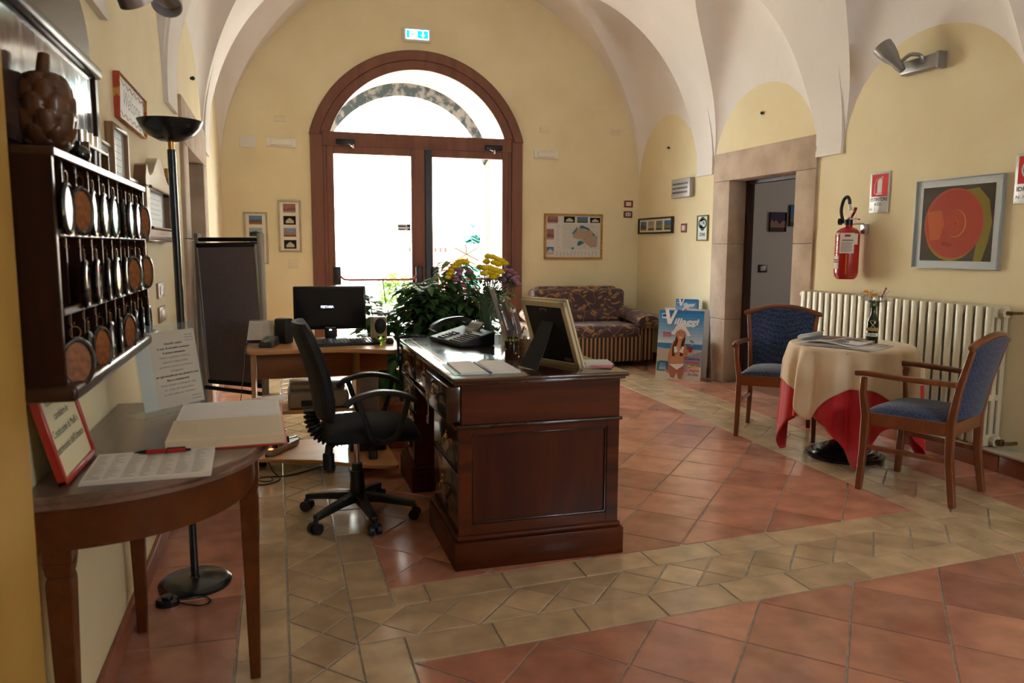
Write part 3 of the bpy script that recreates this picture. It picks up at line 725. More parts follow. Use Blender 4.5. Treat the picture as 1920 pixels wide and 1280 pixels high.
def multi(kinds, mx=.035, vertical=True, cream=(222, 214, 196)):
    def f(a, w_, h, y):
        rect(a, -w_/2, w_/2, -h/2, h/2, y, lin(cream)); n = len(kinds)
        for k, kd in enumerate(kinds):
            if vertical:
                hh = h/n; z1 = h/2-k*hh-hh*.14; photo(a, -w_/2+mx, w_/2-mx, z1-hh*.72, z1, y-.0006, kd)
            else:
                ww = w_/n; x0 = -w_/2+k*ww+ww*.12; photo(a, x0, x0+ww*.76, -h/2+mx, h/2-mx, y-.0006, kd)
    return f
frame('photo_frame', 'pale gilt frame with four small photos, taller one nearest the arched door', 'picture', .237, .548, (.142, YF, 1.527), 0, M_silverframe, .02, .02, multi(['aerial', 'night', 'town', 'night']))
frame('photo_frame', 'pale gilt frame with four small photos, lower one partly behind the display board', 'picture', .240, .546, (-.204, YF, 1.399), 0, M_silverframe, .02, .02, multi(['coast', 'trees', 'town', 'garden']))
def map_art(a, w_, h, y):
    rect(a, -w_/2, w_/2, -h/2, h/2, y, lin((206, 204, 198)))
    X = lambda u: -w_/2+w_*u; Z = lambda v: h/2-h*v; y1 = y-.0006
    photo(a, X(.02), X(.21), Z(.18), Z(.01), y1, 'aerial'); photo(a, X(.32), X(.52), Z(.16), Z(.01), y1, 'night')
    photo(a, X(.56), X(.76), Z(.16), Z(.02), y1, 'blue'); photo(a, X(.80), X(.99), Z(.16), Z(.03), y1, 'night')
    photo(a, X(.01), X(.14), Z(.57), Z(.32), y1, 'aerial'); photo(a, X(.01), X(.14), Z(.93), Z(.75), y1, 'castle')
    rect(a, X(.29), X(.99), Z(.82), Z(.19), y1, lin((196, 194, 188)))
    a.col = lin((168, 146, 130)); a.poly([(X(.47+.02), y1-.0005, Z(.46)), (X(.52), y1-.0005, Z(.36)), (X(.60), y1-.0005, Z(.28)), (X(.70), y1-.0005, Z(.27)), (X(.82), y1-.0005, Z(.34)), (X(.90), y1-.0005, Z(.45)), (X(.95), y1-.0005, Z(.50)), (X(.93), y1-.0005, Z(.75)), (X(.82), y1-.0005, Z(.76)), (X(.72), y1-.0005, Z(.66)), (X(.64), y1-.0005, Z(.56)), (X(.56), y1-.0005, Z(.56)), (X(.49), y1-.0005, Z(.52))][::-1])
    for pts in ([(.47, .46), (.48, .40), (.53, .33), (.55, .27), (.57, .26), (.55, .36), (.49, .44)], [(.61, .24), (.66, .22), (.72, .26), (.80, .31), (.79, .34), (.70, .30), (.62, .29)], [(.57, .66), (.60, .60), (.66, .60), (.70, .66), (.66, .68), (.60, .72), (.57, .72)], [(.46, .78), (.50, .74), (.51, .80), (.47, .82)], [(.84, .42), (.88, .42), (.90, .48), (.86, .47)]):
        a.col = lin((44, 124, 132)); a.poly([(X(p), y1-.001, Z(q)) for p, q in pts][::-1])
    rnd = random.Random(3)
    for _ in range(150):
        u, v = rnd.uniform(.33, .96), rnd.uniform(.24, .80); s_ = rnd.uniform(.002, .007); rect(a, X(u), X(u)+s_, Z(v), Z(v)+s_*rnd.uniform(.4, 1.6), y1-.0013, lin(rnd.choice([(150, 110, 96), (120, 104, 92), (96, 88, 84), (178, 160, 144)])))
    for k in range(12):
        for j in range(6): rect(a, X(.18+k*.066), X(.18+k*.066)+w_*rnd.uniform(.02, .05), Z(.86+j*.02), Z(.86+j*.02)+.0035, y1, lin((150, 148, 146)))
    for j in range(14): rect(a, X(.18), X(.18)+w_*rnd.uniform(.03, .09), Z(.22+j*.042), Z(.22+j*.042)+.004, y1, lin((160, 158, 158)))
frame('framed_map', 'large framed town map with small photos, in a golden wood frame above the sofa', 'picture', .740, .534, (3.378, YF, 1.444), 0, wood('golden_frame', lin((150, 104, 42)), lin((186, 138, 66)), .4, 'X', 12), .026, .022, map_art)
def switch(name, label, x, z, w_, h, face, X=None, Y=None, glyph=0, fr=(120, 48, 34), inner=(214, 206, 198)):
    o = thing(name, label, 'switch', (X if X is not None else x, Y if Y is not None else x, z), face)
    m = MB(); m.rbox(-w_/2, w_/2, -.010, 0, -h/2, h/2, .003, 2); m.build('cover_plate', mat('plate_%d_%d' % fr[:2], lin(fr), .35), o)
    m = MB(); m.rbox(-w_*.29, w_*.29, -.014, -.008, -h*.29, h*.29, .002, 2); s_ = m.build('rocker', mat('rocker_%d' % inner[0], lin(inner), .35), o)
    if glyph:
        g = MB(); g.box(-w_*.14, -w_*.05, -.0148, -.014, -h*.14, h*.14); g.box(w_*.03, w_*.16, -.0148, -.014, -h*.02, h*.05); g.box(w_*.12, w_*.16, -.0148, -.014, -h*.15, h*.15)
        g.build('marking', M_black, s_)
    return o
switch('wall_switch', 'upper of two reddish-brown switch plates in the far right corner', 4.082, 1.84, .116, .082, 0, Y=YF)
switch('wall_switch', 'lower of two reddish-brown switch plates in the far right corner', 4.078, 1.716, .114, .076, 0, Y=YF, glyph=1)

# ------------------------------------------------------------------ fittings on the right wall (local -Y looks to -X : rz = -90deg)
FR = -PI/2
frame('photo_frame', 'black-framed strip of four small photos on the right wall by the corner', 'picture', .84, .185, (XR, 8.27, 1.573), FR, mat('black_frame', (.02, .016, .014), .4), .018, .035, multi(['coast', 'lake', 'garden', 'blue'], .022, False))
switch('wall_switch', 'small reddish-brown switch plate between the photo strip and the WiFi sign', 0, 1.532, .115, .095, FR, X=XR, Y=7.62)
def wifi_art(a, w_, h, y):
    rect(a, -w_/2, w_/2, -h/2, h/2, y, lin((214, 218, 216)))
    y1 = y-.0006; a.col = lin((40, 96, 86))
    for cx, cz, r in ((-.03, .045, .055), (.03, .045, .055), (0, .075, .045), (0, .012, .045)): a.disc(cx, cz, r, r*.9, y1, 20)
    a.col = lin((232, 236, 234)); a.disc(.022, .045, .038, .034, y1-.0006, 18)
    M0 = T(-.034, y1-.0008, .045) @ R(PI/2, 'X'); a.col = lin((236, 240, 238)); text_into(a, 'Wi', .058, M0, bold=.002, width=.050)
    a.col = lin((24, 70, 64)); text_into(a, 'Fi', .054, T(.024, y1-.0014, .045) @ R(PI/2, 'X'), bold=.002, width=.036)
    a.col = lin((40, 40, 40)); text_into(a, 'ZONE', .046, T(0, y1, -.068) @ R(PI/2, 'X'), bold=.0015, width=.11)
frame('wifi_sign', 'green framed WiFi ZONE sign on the right wall beside the stone doorway', 'sign', .215, .262, (XR, 7.225, 1.523), FR, mat('olive_frame', lin((128, 128, 48)), .45), .014, .018, wifi_art)
g = thing('air_vent', 'silver grey slotted wall vent above the WiFi sign', 'vent', (XR, 7.635, 1.955), FR)
m = MB(); m.rbox(-.20, .20, -.055, 0, -.10, .10, .006, 2); m.build('casing', mat('grey_metal', lin((168, 166, 160)), .4, .3), g)
for r in range(3):
    m = MB()
    for k in range(11): m.box(-.165+k*.030, -.148+k*.030, -.0565, -.0545, .045-r*.045-.011, .045-r*.045+.011)
    m.build('slot_row', M_black, g)
for (y, z, s_) in ((8.0, 2.42, 'inside the far right wall arch'), (6.25, 2.52, 'inside the wall arch above the stone doorway')):
    hk = MB(); hk.cyl((0, 0, 0), (-.018, 0, .002), .009); hk.sphere((-.018, 0, .002), .014)
    o = hk.build('wall_hook', M_black); o.location = (XR, y, z); tag(o, 'tiny dark hook '+s_, 'hook')
hk = MB(); hk.cyl((0, 0, 0), (.018, 0, .002), .009); hk.sphere((.018, 0, .002), .014); o = hk.build('wall_hook', M_black); o.location = (XL, 5.9, 2.45); tag(o, 'tiny dark hook inside the left wall arch above the stone doorway', 'hook')
# pictures and switch in the hallway
frame('canvas_print', 'small dusky purple canvas print on the hallway wall through the right doorway', 'picture', .235, .235, (5.93, HY1, 1.64), 0, mat('canvas_edge', lin((50, 32, 50)), .7), .004, .03, lambda a, w_, h, y: photo(a, -w_/2, w_/2, -h/2, h/2, y, 'dusk'))
frame('canvas_print', 'blue canvas print partly cut off by the right jamb of the doorway, hallway wall', 'picture', .24, .26, (6.215, HY1, 1.72), 0, mat('canvas_edge', (0, 0, 0)), .004, .03, lambda a, w_, h, y: photo(a, -w_/2, w_/2, -h/2, h/2, y, 'blue'))
switch('wall_switch', 'dark brown framed switch on the hallway wall through the right doorway', 5.75, 1.07, .125, .095, 0, Y=HY1, fr=(52, 28, 24), inner=(190, 184, 178))
# ------------------------------------------------------------------ radiator
rad = thing('cast_iron_radiator', 'long cream column radiator under the glass picture on the right wall', 'radiator', (4.135, 4.50, .125), 0)
m = MB(); n_sec = 25; pt = .0722; y0 = -n_sec*pt/2
for k in range(n_sec):
    yc = y0+pt*(k+.5)
    for xx in (-.052, 0, .052):
        m.rbox(xx-.019, xx+.019, yc-.014, yc+.014, .03, .83, .013, 2)
    for z0, z1 in ((.0, .075), (.785, .86)): m.rbox(-.072, .072, yc-.022, yc+.022, z0, z1, .02, 3)
    for zz in (.30, .56): m.rbox(-.068, .068, yc-.012, yc+.012, zz-.02, zz+.02, .008, 2)
    m.rbox(-.074, -.060, yc-.026, yc+.026, .015, .855, .006, 2)
    for z in (.04, .82): m.cyl((0, yc-pt/2, z), (0, yc+pt/2, z), .026, n=12)
m.build('column_sections', M_offwhite, rad)
for z in (.04, .82): m = MB(); m.cyl((0, y0-.002, z), (0, y0-.022, z), .034, n=8); m.build('end_plug', M_offwhite, rad)
m = MB(); m.cyl((0, y0-.02, .04), (0, y0-.05, .04), .016); m.tube([(0, y0-.05, .04), (0, y0-.075, .04), (.03, y0-.085, .04), (.078, y0-.085, .04)], .011, 8); m.rbox(-.017, .017, y0-.06, y0-.035, .02, .06, .005)
m.build('valve', mat('bronze', lin((120, 96, 60)), .4, .8), rad)
m = MB(); m.cyl((0, y0-.02, .82), (0, y0-.05, .82), .012); m.tube([(0, y0-.05, .82), (.04, y0-.055, .82), (.078, y0-.055, .82)], .008, 8); m.build('bleed_valve', mat('bronze', (0, 0, 0)), rad)
m = MB(); m.cyl((0, -y0, .82), (0, -y0+.05, .82), .012); m.cyl((0, -y0+.05, .82), (0, -y0+.075, .82), .022); m.build('thermostat_knob', M_white, rad)
for yy in (y0+pt*2, -y0-pt*2): m = MB(); m.rbox(-.03, .03, yy-.012, yy+.012, -.0005, .02, .003); m.build('foot_bracket', M_offwhite, rad)

# ------------------------------------------------------------------ fire extinguisher, signs, picture, spotlight (right wall)
ex = thing('fire_extinguisher', 'red fire extinguisher with black hose hanging on the right wall above the radiator', 'fire extinguisher', (4.10, 4.93, 1.10))
M_red = mat('extinguisher_red', lin((176, 26, 24)), .25, coat=.5)
m = MB(); m.lathe([(.03, -.005), (.062, -.008), (.080, .012), (.086, .045), (.086, .315), (.080, .345), (.060, .366), (.030, .378), (.028, .40)], 32); m.build('cylinder', M_red, ex)
m = MB(); m.cyl((0, 0, .395), (0, 0, .435), .030, n=12); m.cyl((0, 0, .42), (-.03, .05, .42), .014, n=8); m.cyl((-.026, .045, .42), (-.035, .062, .42), .026, n=14); m.build('valve_head', M_black, ex)
m = MB(); m.ribbon([(.01, .02, .43), (0, -.03, .455), (0, -.06, .50), (0, -.07, .52)], .020, .012); m.ribbon([(0, .0, .435), (0, -.06, .44), (0, -.11, .432)], .018, .010); m.build('squeeze_handle', mat('handle_red', lin((120, 22, 18)), .4), ex)
m = MB(); m.tube([(0, -.055+.022*math.cos(a*PI/6), .47+.022*math.sin(a*PI/6)) for a in range(12)], .002, 5, True); m.build('safety_pin', M_steel, ex)
m = MB(); m.tube(smooth_curve([(-.02, .035, .42), (-.03, .05, .50), (-.03, .03, .575), (-.025, .0, .600), (-.02, -.02, .58), (-.02, -.028, .54)]), .012, 10); m.build('hose', M_blackmat, ex)
m = MB(); m.cyl((-.02, -.028, .545), (-.018, -.036, .50), .014); m.build('nozzle', M_white, ex)
m = MB(); m.rbox(.085, .115, -.08, -.03, .33, .40, .002); m.tube([(.1, -.05, .40), (.06, -.02, .405), (.03, 0, .40)], .007, 6); m.build('wall_bracket', M_steel, ex)
def wrap(mb, r, a0, a1, z0, z1, n=8):
    mb.add([(r*math.cos(a0+(a1-a0)*k/n), r*math.sin(a0+(a1-a0)*k/n), z) for k in range(n+1) for z in (z0, z1)], [(2*k, 2*k+2, 2*k+3, 2*k+1) for k in range(n)])
m = MB(); m.col = lin((226, 216, 204)); AC = math.radians(-140)
wrap(m, .0868, AC-.45, AC+.75, .185, .335); wrap(m, .0868, AC+.75, AC+1.1, .25, .33)
m.col = lin((170, 40, 40)); wrap(m, .0871, AC-.05, AC+.4, .308, .322)
m.col = lin((40, 36, 36)); wrap(m, .0871, AC-.3, AC+.65, .278, .284)
m.col = lin((150, 140, 132))
for k in range(8): wrap(m, .0871, AC-.35, AC+.6-.05*(k % 3), .262-k*.009, .266-k*.009)
m.col = lin((214, 196, 188))
wrap(m, .0868, AC-1.35, AC-.50, .325, .337); wrap(m, .0868, AC-1.35, AC-.50, .07, .165)
m.col = lin((160, 30, 34)); wrap(m, .0871, AC-1.3, AC-.55, .13, .140); wrap(m, .0871, AC-1.3, AC-.55, .115, .125)
for k in range(7): wrap(m, .0872, AC-1.25+.08*(k % 2), AC-.62-.1*(k % 3), .180+k*.021, .188+k*.021)
m.col = lin((230, 140, 60)); wrap(m, .0872, AC+.12, AC+.19, .03, .18)
m.build('labels', M_print, ex, fixn=False)
def wsign(name, label, yc, zc, draw):
    o = thing(name, label, 'sign', (XR, yc, zc), FR)
    m = MB(); m.rbox(-.098, .098, -.010, -.004, -.146, .146, .003, 2); m.build('plate', mat('sign_plate', lin((186, 186, 184)), .35, .2), o)
    for x in (-.09, .09):
        for z in (-.137, .137): m = MB(); m.cyl((x, 0, z), (x, -.012, z), .003, n=8); m.build('screw', M_steel, o)
    m = MB(); draw(m); m.build('lettering', M_print, o, smooth=False)
def TT(x, y, z): return T(x, y, z) @ R(PI/2, 'X')
def dr_ext(m):
    m.col = lin((206, 44, 38)); m.poly([(-.078, -.0108, -.030), (.082, -.0108, -.030), (.082, -.0108, .130), (-.078, -.0108, .130)])
    m.col = lin((220, 214, 210)); y = -.0114
    m.box(-.020, .026, y-.0002, y, -.004, .080); m.disc(.003, .080, .023, .012, y, 16); m.box(-.006, .012, y-.0003, y, .088, .100); m.box(-.030, .030, y-.0003, y, -.018, -.008)
    m.tube([(-.004, y, .098), (-.030, y, .094), (-.045, y, .06), (-.045, y, .0), (-.036, y, -.012)], .0022, 5); m.tube([(.01, y, .098), (.034, y, .112)], .003, 5); m.tube([(.01, y, .095), (.036, y, .096)], .003, 5)
    m.col = lin((38, 38, 42)); text_into(m, 'ESTINTORE', .034, TT(0, -.0108, -.052), width=.165, bold=.0006); text_into(m, 'A CO', .030, TT(-.012, -.0108, -.086), width=.062, bold=.0006); text_into(m, '2', .018, TT(.030, -.0108, -.090))
    text_into(m, 'N. 1', .026, TT(-.058, -.0108, -.122), width=.046)
def dr_idr(m):
    m.col = lin((206, 44, 38)); m.poly([(-.078, -.0108, -.030), (.082, -.0108, -.030), (.082, -.0108, .130), (-.078, -.0108, .130)])
    m.col = lin((220, 214, 210)); m.tube([(.0+.05*math.cos(a*PI/12), -.0112, .05+.05*math.sin(a*PI/12)) for a in range(24)], .006, 5, True)
    m.col = lin((206, 44, 38)); m.col = lin((220, 214, 210)); m.disc(0, .05, .02, .02, -.0114, 14)
    m.col = lin((38, 38, 42)); text_into(m, 'IDRANTE', .036, TT(0, -.0108, -.062), width=.160, bold=.0006); text_into(m, 'N. 1', .026, TT(-.055, -.0108, -.108), width=.05)
wsign('safety_sign', 'red and grey ESTINTORE A CO2 sign above the fire extinguisher', 4.758, 1.727, dr_ext)
wsign('safety_sign', 'red and grey hydrant sign cut off by the right edge of the view', 3.565, 1.733, dr_idr)
def disc_art(a, w_, h, y):
    rect(a, -w_/2, w_/2, -h/2, h/2, y, lin((196, 204, 204)))
    W2, H2 = w_/2-.05, h/2-.045; rect(a, -W2, W2, -H2, H2, y-.0006, lin((62, 46, 14)))
    rnd = random.Random(1)
    a.col = lin((128, 112, 10)); a.poly([(x, y-.0009, z) for x, z in [(.06, .21), (.16, .22), (.24, .14), (.27, .0), (.25, -.12), (.21, -H2), (.15, -H2), (.17, -.1), (.16, .1)]][::-1])
    a.col = lin((140, 120, 10)); a.disc(-.03, -.045, .21, .195, y-.0010, 40)
    a.col = lin((184, 70, 10)); a.disc(-.022, .0, .232, .226, y-.0014, 56); a.col = lin((164, 54, 8)); a.disc(-.018, -.001, .224, .219, y-.0017, 56)
    a.col = lin((186, 86, 18)); a.poly([(x, y-.0020, z) for x, z in [(-.235, .08), (-.12, .09), (-.09, .0), (-.12, -.10), (-.20, -.11)]])
    a.col = lin((200, 130, 24)); a.disc(.0, .0, .082, .088, y-.0023, 36); a.col = lin((168, 58, 8)); a.disc(-.006, .002, .078, .086, y-.0026, 36)
    a.col = lin((196, 84, 22))
    for k in range(26):
        t = rnd.uniform(0, 2*PI); r = rnd.uniform(.02, .07); a.box(-.006+r*math.cos(t)-.003, -.006+r*math.cos(t)+.003, y-.0030, y-.0028, r*math.sin(t)-.002, r*math.sin(t)+.004)
    a.col = lin((70, 24, 6)); a.disc(.0, .0, .006, .006, y-.0032, 10)
    M0 = T(-.06, y-.0022, -.135) @ R(math.radians(8), 'Y') @ R(PI/2, 'X'); text_into(a, 'FENDI', .03, M0, width=.075)
frame('glass_picture', 'square picture of a big orange disc on dark ground, pale silver border', 'picture', .672, .584, (XR, 4.060, 1.484), FR, mat('silver_edge', lin((170, 176, 178)), .3, .4), .006, .030, disc_art)
sp = thing('wall_spotlight', 'grey metal spotlight on a bracket in the right wall arch, head aimed up left', 'spotlight', (XR, 4.40, 2.545), 0)
M_grey = mat('grey_lacquer', lin((140, 138, 136)), .35, .5)
m = MB(); m.rbox(-.075, 0, -.165, .165, -.045, .045, .012, 3); m.rbox(-.078, -.01, -.150, -.172, -.056, .05, .006); m.build('mounting_box', M_grey, sp)
m = MB(); m.tube(smooth_curve([(-.07, -.04, .0), (-.10, -.04, .045), (-.13, .01, .06), (-.14, .06, .04), (-.14, .085, .02)]), .013, 8); m.build('swivel_arm', M_grey, sp)
hd = Vector((-.25, .55, .75)).normalized(); p0 = Vector((-.14, .09, -.005)); Mh, L = align(p0, p0+hd*.2)
m = MB(); m.lathe([(.022, -.03), (.03, .0), (.034, .05), (.052, .10), (.064, .16), (.067, .20), (.060, .20), (.05, .12), (.001, .11)], 24, Mh, cap=False); m.lathe([(.0001, -.03), (.022, -.03)], 24, Mh, cap=False); o = m.build('lamp_head', M_grey, sp)
m = MB(); m.lathe([(.0001, .185), (.060, .185)], 24, Mh, cap=False); m.build('lens', mat('lens_glass', lin((150, 150, 148)), .15), o)

# ------------------------------------------------------------------ round table with two cloths
TC = (3.455, 4.07)
tb = thing('round_table', 'small round pedestal table with a black ribbed cast base', 'table', (*TC, 0))
m = MB(); m.lathe([(.235, 0), (.238, .018), (.225, .026), (.215, .026), (.205, .038), (.19, .038), (.175, .052), (.155, .052), (.14, .068), (.12, .068), (.10, .086), (.07, .088), (.045, .11), (.036, .16)], 40); m.build('base', mat('cast_black', (.012, .012, .013), .22, coat=.3), tb)
m = MB(); m.cyl((0, 0, .14), (0, 0, .69), .034, n=20); m.build('pedestal', mat('cast_black', (0, 0, 0)), tb)
m = MB(); m.lathe([(.001, .685), (.335, .685), (.345, .692), (.345, .708), (.335, .714), (.001, .714)], 48); m.build('tabletop', wood('table_wood', lin((120, 70, 40)), lin((150, 92, 54))), tb)
def cloth(name, label, m_, s, phi, top, R0, waves, amp, seed, corner_pull=.0, floor_z=.006, group=None):
    rnd = random.Random(seed); ph = [rnd.uniform(0, 6.28) for _ in range(4)]
    N, Mr = 168, 34
    vs = []; fs = []
    for j in range(Mr+1):
        for i in range(N):
            th = 2*PI*i/N; c = math.cos(th-phi); sn = math.sin(th-phi)
            mx = max(abs(c), abs(sn)); ed = s/mx; ed = min(ed, s*1.36)
            t = j/Mr; d = ed*t
            if t < .35: d = R0*(t/.35)
            else: d = R0+(ed-R0)*((t-.35)/.65)
            if d <= R0: r = d; z = top
            else:
                h = d-R0; rf = min(h/.02, 1)
                fold = (math.cos(waves*th+ph[0])+.45*math.cos((waves*1.618)//1*th+ph[1])+.3*math.cos(3*th+ph[2]))
                a = amp*min(h/.14, 1)*(1+.7*h)
                r = R0+.010*rf+a*(fold*.5+.25)+.05*h; z = top-h+.004*rf
                if h < .03: z = top-(h*h)/.06*1.0; r = R0+h*.55
                else: z = top-.015-(h-.03)
                if z < floor_z: r += (floor_z-z)*.7; z = floor_z+.006*math.sin(th*17)+.004
            vs.append((r*math.cos(th), r*math.sin(th), z))
    for j in range(Mr):
        for i in range(N): a, b = j*N+i, j*N+(i+1) % N; fs.append((a, b, b+N, a+N))
    mb = MB(); mb.add(vs, fs); o = mb.build(name, m_, solid=.0022, angle=180); o.location = (*TC, 0)
    return tag(o, label, 'tablecloth', group)
M_redcloth = mat('red_cloth', lin((196, 26, 40)), .75, sheen=.3, bump=.25, bscale=400)
M_cream = mat('cream_cloth', lin((226, 204, 170)), .8, sheen=.3, bump=.2, bscale=350)
A1 = math.radians(-122+45)
cloth('red_tablecloth', 'long red under-cloth reaching the floor at its corners on the round table', M_redcloth, .78, A1, .718, .350, 13, .044, 4)
cloth('cream_tablecloth', 'cream square over-cloth draped on top of the red cloth', M_cream, .60, math.radians(-165+45), .724, .357, 13, .044, 4)
# newspaper: folded sheets
npz = thing('newspaper', 'folded open newspaper lying on the cream tablecloth beside the bottle', 'newspaper', (3.32, 4.00, .727), math.radians(-62))
M_news = mat('newsprint', lin((232, 226, 222)), .8)
def sheet(mb, w_, d, z, curl, lift, off=(0, 0), rot=0.):
    MM = T(off[0], off[1], z) @ R(rot, 'Z'); n = 20; pr = []
    for k in range(n+1):
        t = k/n; x = -w_/2+w_*t; zz = lift*math.sin(PI*t)**2
        if curl and t < .16: a = (0.16-t)/.16*PI*.95; x = -w_/2+w_*.16-.022*math.sin(a)-.0*t; zz = .022-.022*math.cos(a)+lift*.25
        pr.append((x, zz))
    mb.add([(x, y, zz) for x, zz in pr for y in (-d/2, d/2)], [(2*k, 2*k+2, 2*k+3, 2*k+1) for k in range(n)], MM)
m = MB(); sheet(m, .46, .34, .003, False, .004, (0.02, 0)); sheet(m, .45, .335, .007, False, .007, (.0, .006), .05); m.build('lower_sheets', M_news, npz, solid=.002, angle=60)
m = MB(); sheet(m, .38, .33, .016, True, .018, (-.05, .0), -.03); sheet(m, .36, .30, .024, False, .014, (-.03, .01), .06); m.build('folded_sheets', M_news, npz, solid=.002, angle=60)
m = MB(); rnd = random.Random(5)
m.col = lin((96, 104, 116)); zz = .040
for (x0, x1, y0_, y1_, c) in ((-.19, -.10, -.14, .12, (110, 118, 130)), (-.09, -.02, -.10, .12, (140, 110, 100)), (0, .08, -.14, -.02, (120, 116, 116)), (.0, .10, .02, .12, (150, 146, 144))):
    m.col = lin(c); m.poly([(x0, y0_, zz-.002 if x0 < -.1 else zz), (x1, y0_, zz), (x1, y1_, zz), (x0, y1_, zz-.002 if x0 < -.1 else zz)])
m.build('print', M_print, npz, smooth=False)
bt = thing('bottle_vase', 'dark green glass bottle with a rope heart and a few small dried flowers', 'vase', (3.545, 3.995, .727))
m = MB(); m.lathe([(.028, 0), (.034, .004), (.036, .02), (.036, .135), (.034, .15), (.022, .178), (.0145, .195), (.0135, .235), (.015, .24), (.011, .24), (.0105, .19)], 28, cap=True); m.build('bottle', mat('green_glass', lin((20, 34, 8)), .08, coat=.3, spec=.7), bt)
m = MB(); m.lathe([(.0368, .085), (.0375, .087), (.0375, .105), (.0368, .107)], 28, cap=False); m.build('jute_band', mat('jute', lin((170, 140, 96)), .9), bt)
m = MB(); m.col = lin((228, 222, 210)); m.lathe([(.0366, .052), (.0374, .053), (.0374, .072), (.0366, .073)], 28, cap=False); m.col = lin((30, 26, 24))
for k in range(4): a = math.radians(-150+k*14); wrap(m, .0378, a, a+.12, .058, .067, 2)
m.build('label_band', M_print, bt, fixn=False)
m = MB(); hp = []
for k in range(25):
    t = 2*PI*k/24; hx = .016*math.sin(t)**3; hz = (.013*math.cos(t)-.005*math.cos(2*t)-.002*math.cos(3*t)); a = math.radians(-128)+hx/.037; hp.append((.038*math.cos(a), .038*math.sin(a), .14+hz))
m.tube(hp[:-1], .0018, 5, True); a1, a2 = math.radians(-128)-.35, math.radians(-128)+.35
m.tube([(.038*math.cos(a1+.3), .038*math.sin(a1+.3), .124), (.038*math.cos(a2), .038*math.sin(a2), .108)], .0018, 5); m.tube([(.038*math.cos(a2-.3), .038*math.sin(a2-.3), .124), (.038*math.cos(a1), .038*math.sin(a1), .108)], .0018, 5)
m.build('rope_heart', mat('cord', lin((206, 190, 160)), .9), bt)
rnd = random.Random(9); ste = MB(); wf = MB(); of = MB(); pf = MB()
for k in range(17):
    a = rnd.uniform(0, 2*PI); sp_ = rnd.uniform(.02, .095); h = .24+rnd.uniform(.035, .10); e = (sp_*math.cos(a), sp_*math.sin(a), h)
    ste.tube([(0, 0, .20), (e[0]*.3, e[1]*.3, .26), e], .0012, 4)
    for q in range(5):
        c = (e[0]+rnd.uniform(-.016, .016), e[1]+rnd.uniform(-.016, .016), e[2]+rnd.uniform(-.012, .012)); wf.sphere(c, rnd.uniform(.003, .006), 6, 4)
for k in range(7): of.sphere((-.045+.007*k+rnd.uniform(-.004, .004), .03-.008*k, .325-.003*k+rnd.uniform(-.006, .006)), .0095, 7, 5)
for k in range(8): pf.sphere((.022+.003*k+rnd.uniform(-.004, .004), -.035-.002*k, .295+.008*k), .006, 7, 5)
for k in range(6): ste.add([(0, 0, 0), (.008, .03, .004), (0, .06, 0), (-.008, .03, .004)], [(0, 1, 2, 3)], T(0, 0, .25) @ R(k*1.1, 'Z') @ R(.5, 'X'))
ste.build('stems', mat('stem_green', lin((60, 84, 40)), .6), bt); wf.build('white_blossoms', mat('white_petals', lin((216, 206, 190)), .8), bt)
of.build('orange_blossoms', mat('orange_petals', lin((226, 150, 30)), .7), bt); pf.build('pink_blossoms', mat('pink_petals', lin((160, 84, 120)), .7), bt)

# ------------------------------------------------------------------ armchairs
M_cherry = wood('cherry_wood', lin((104, 54, 28)), lin((136, 76, 42)), .3, 'Z', 7, coat=.35, streak=4)
M_cherryx = wood('cherry_wood_x', lin((104, 54, 28)), lin((136, 76, 42)), .3, 'X', 7, coat=.35, streak=4)
def blue_fabric():
    m = mat('blue_upholstery', lin((46, 66, 104)), .85, sheen=.25); nt = m.node_tree; b = nt.nodes['Principled BSDF']
    tc = nt.nodes.new('ShaderNodeTexCoord'); v = nt.nodes.new('ShaderNodeTexVoronoi'); v.inputs['Scale'].default_value = 110; v.inputs['Randomness'].default_value = .55
    nt.links.new(tc.outputs['Object'], v.inputs['Vector'])
    r = nt.nodes.new('ShaderNodeValToRGB'); r.color_ramp.elements[0].position = .15; r.color_ramp.elements[1].position = .62
    r.color_ramp.elements[0].color = (*lin((66, 90, 134)), 1); r.color_ramp.elements[1].color = (*lin((22, 34, 62)), 1)
    nt.links.new(v.outputs['Distance'], r.inputs[0]); nt.links.new(r.outputs[0], b.inputs['Base Color'])
    return m
M_blue = blue_fabric()
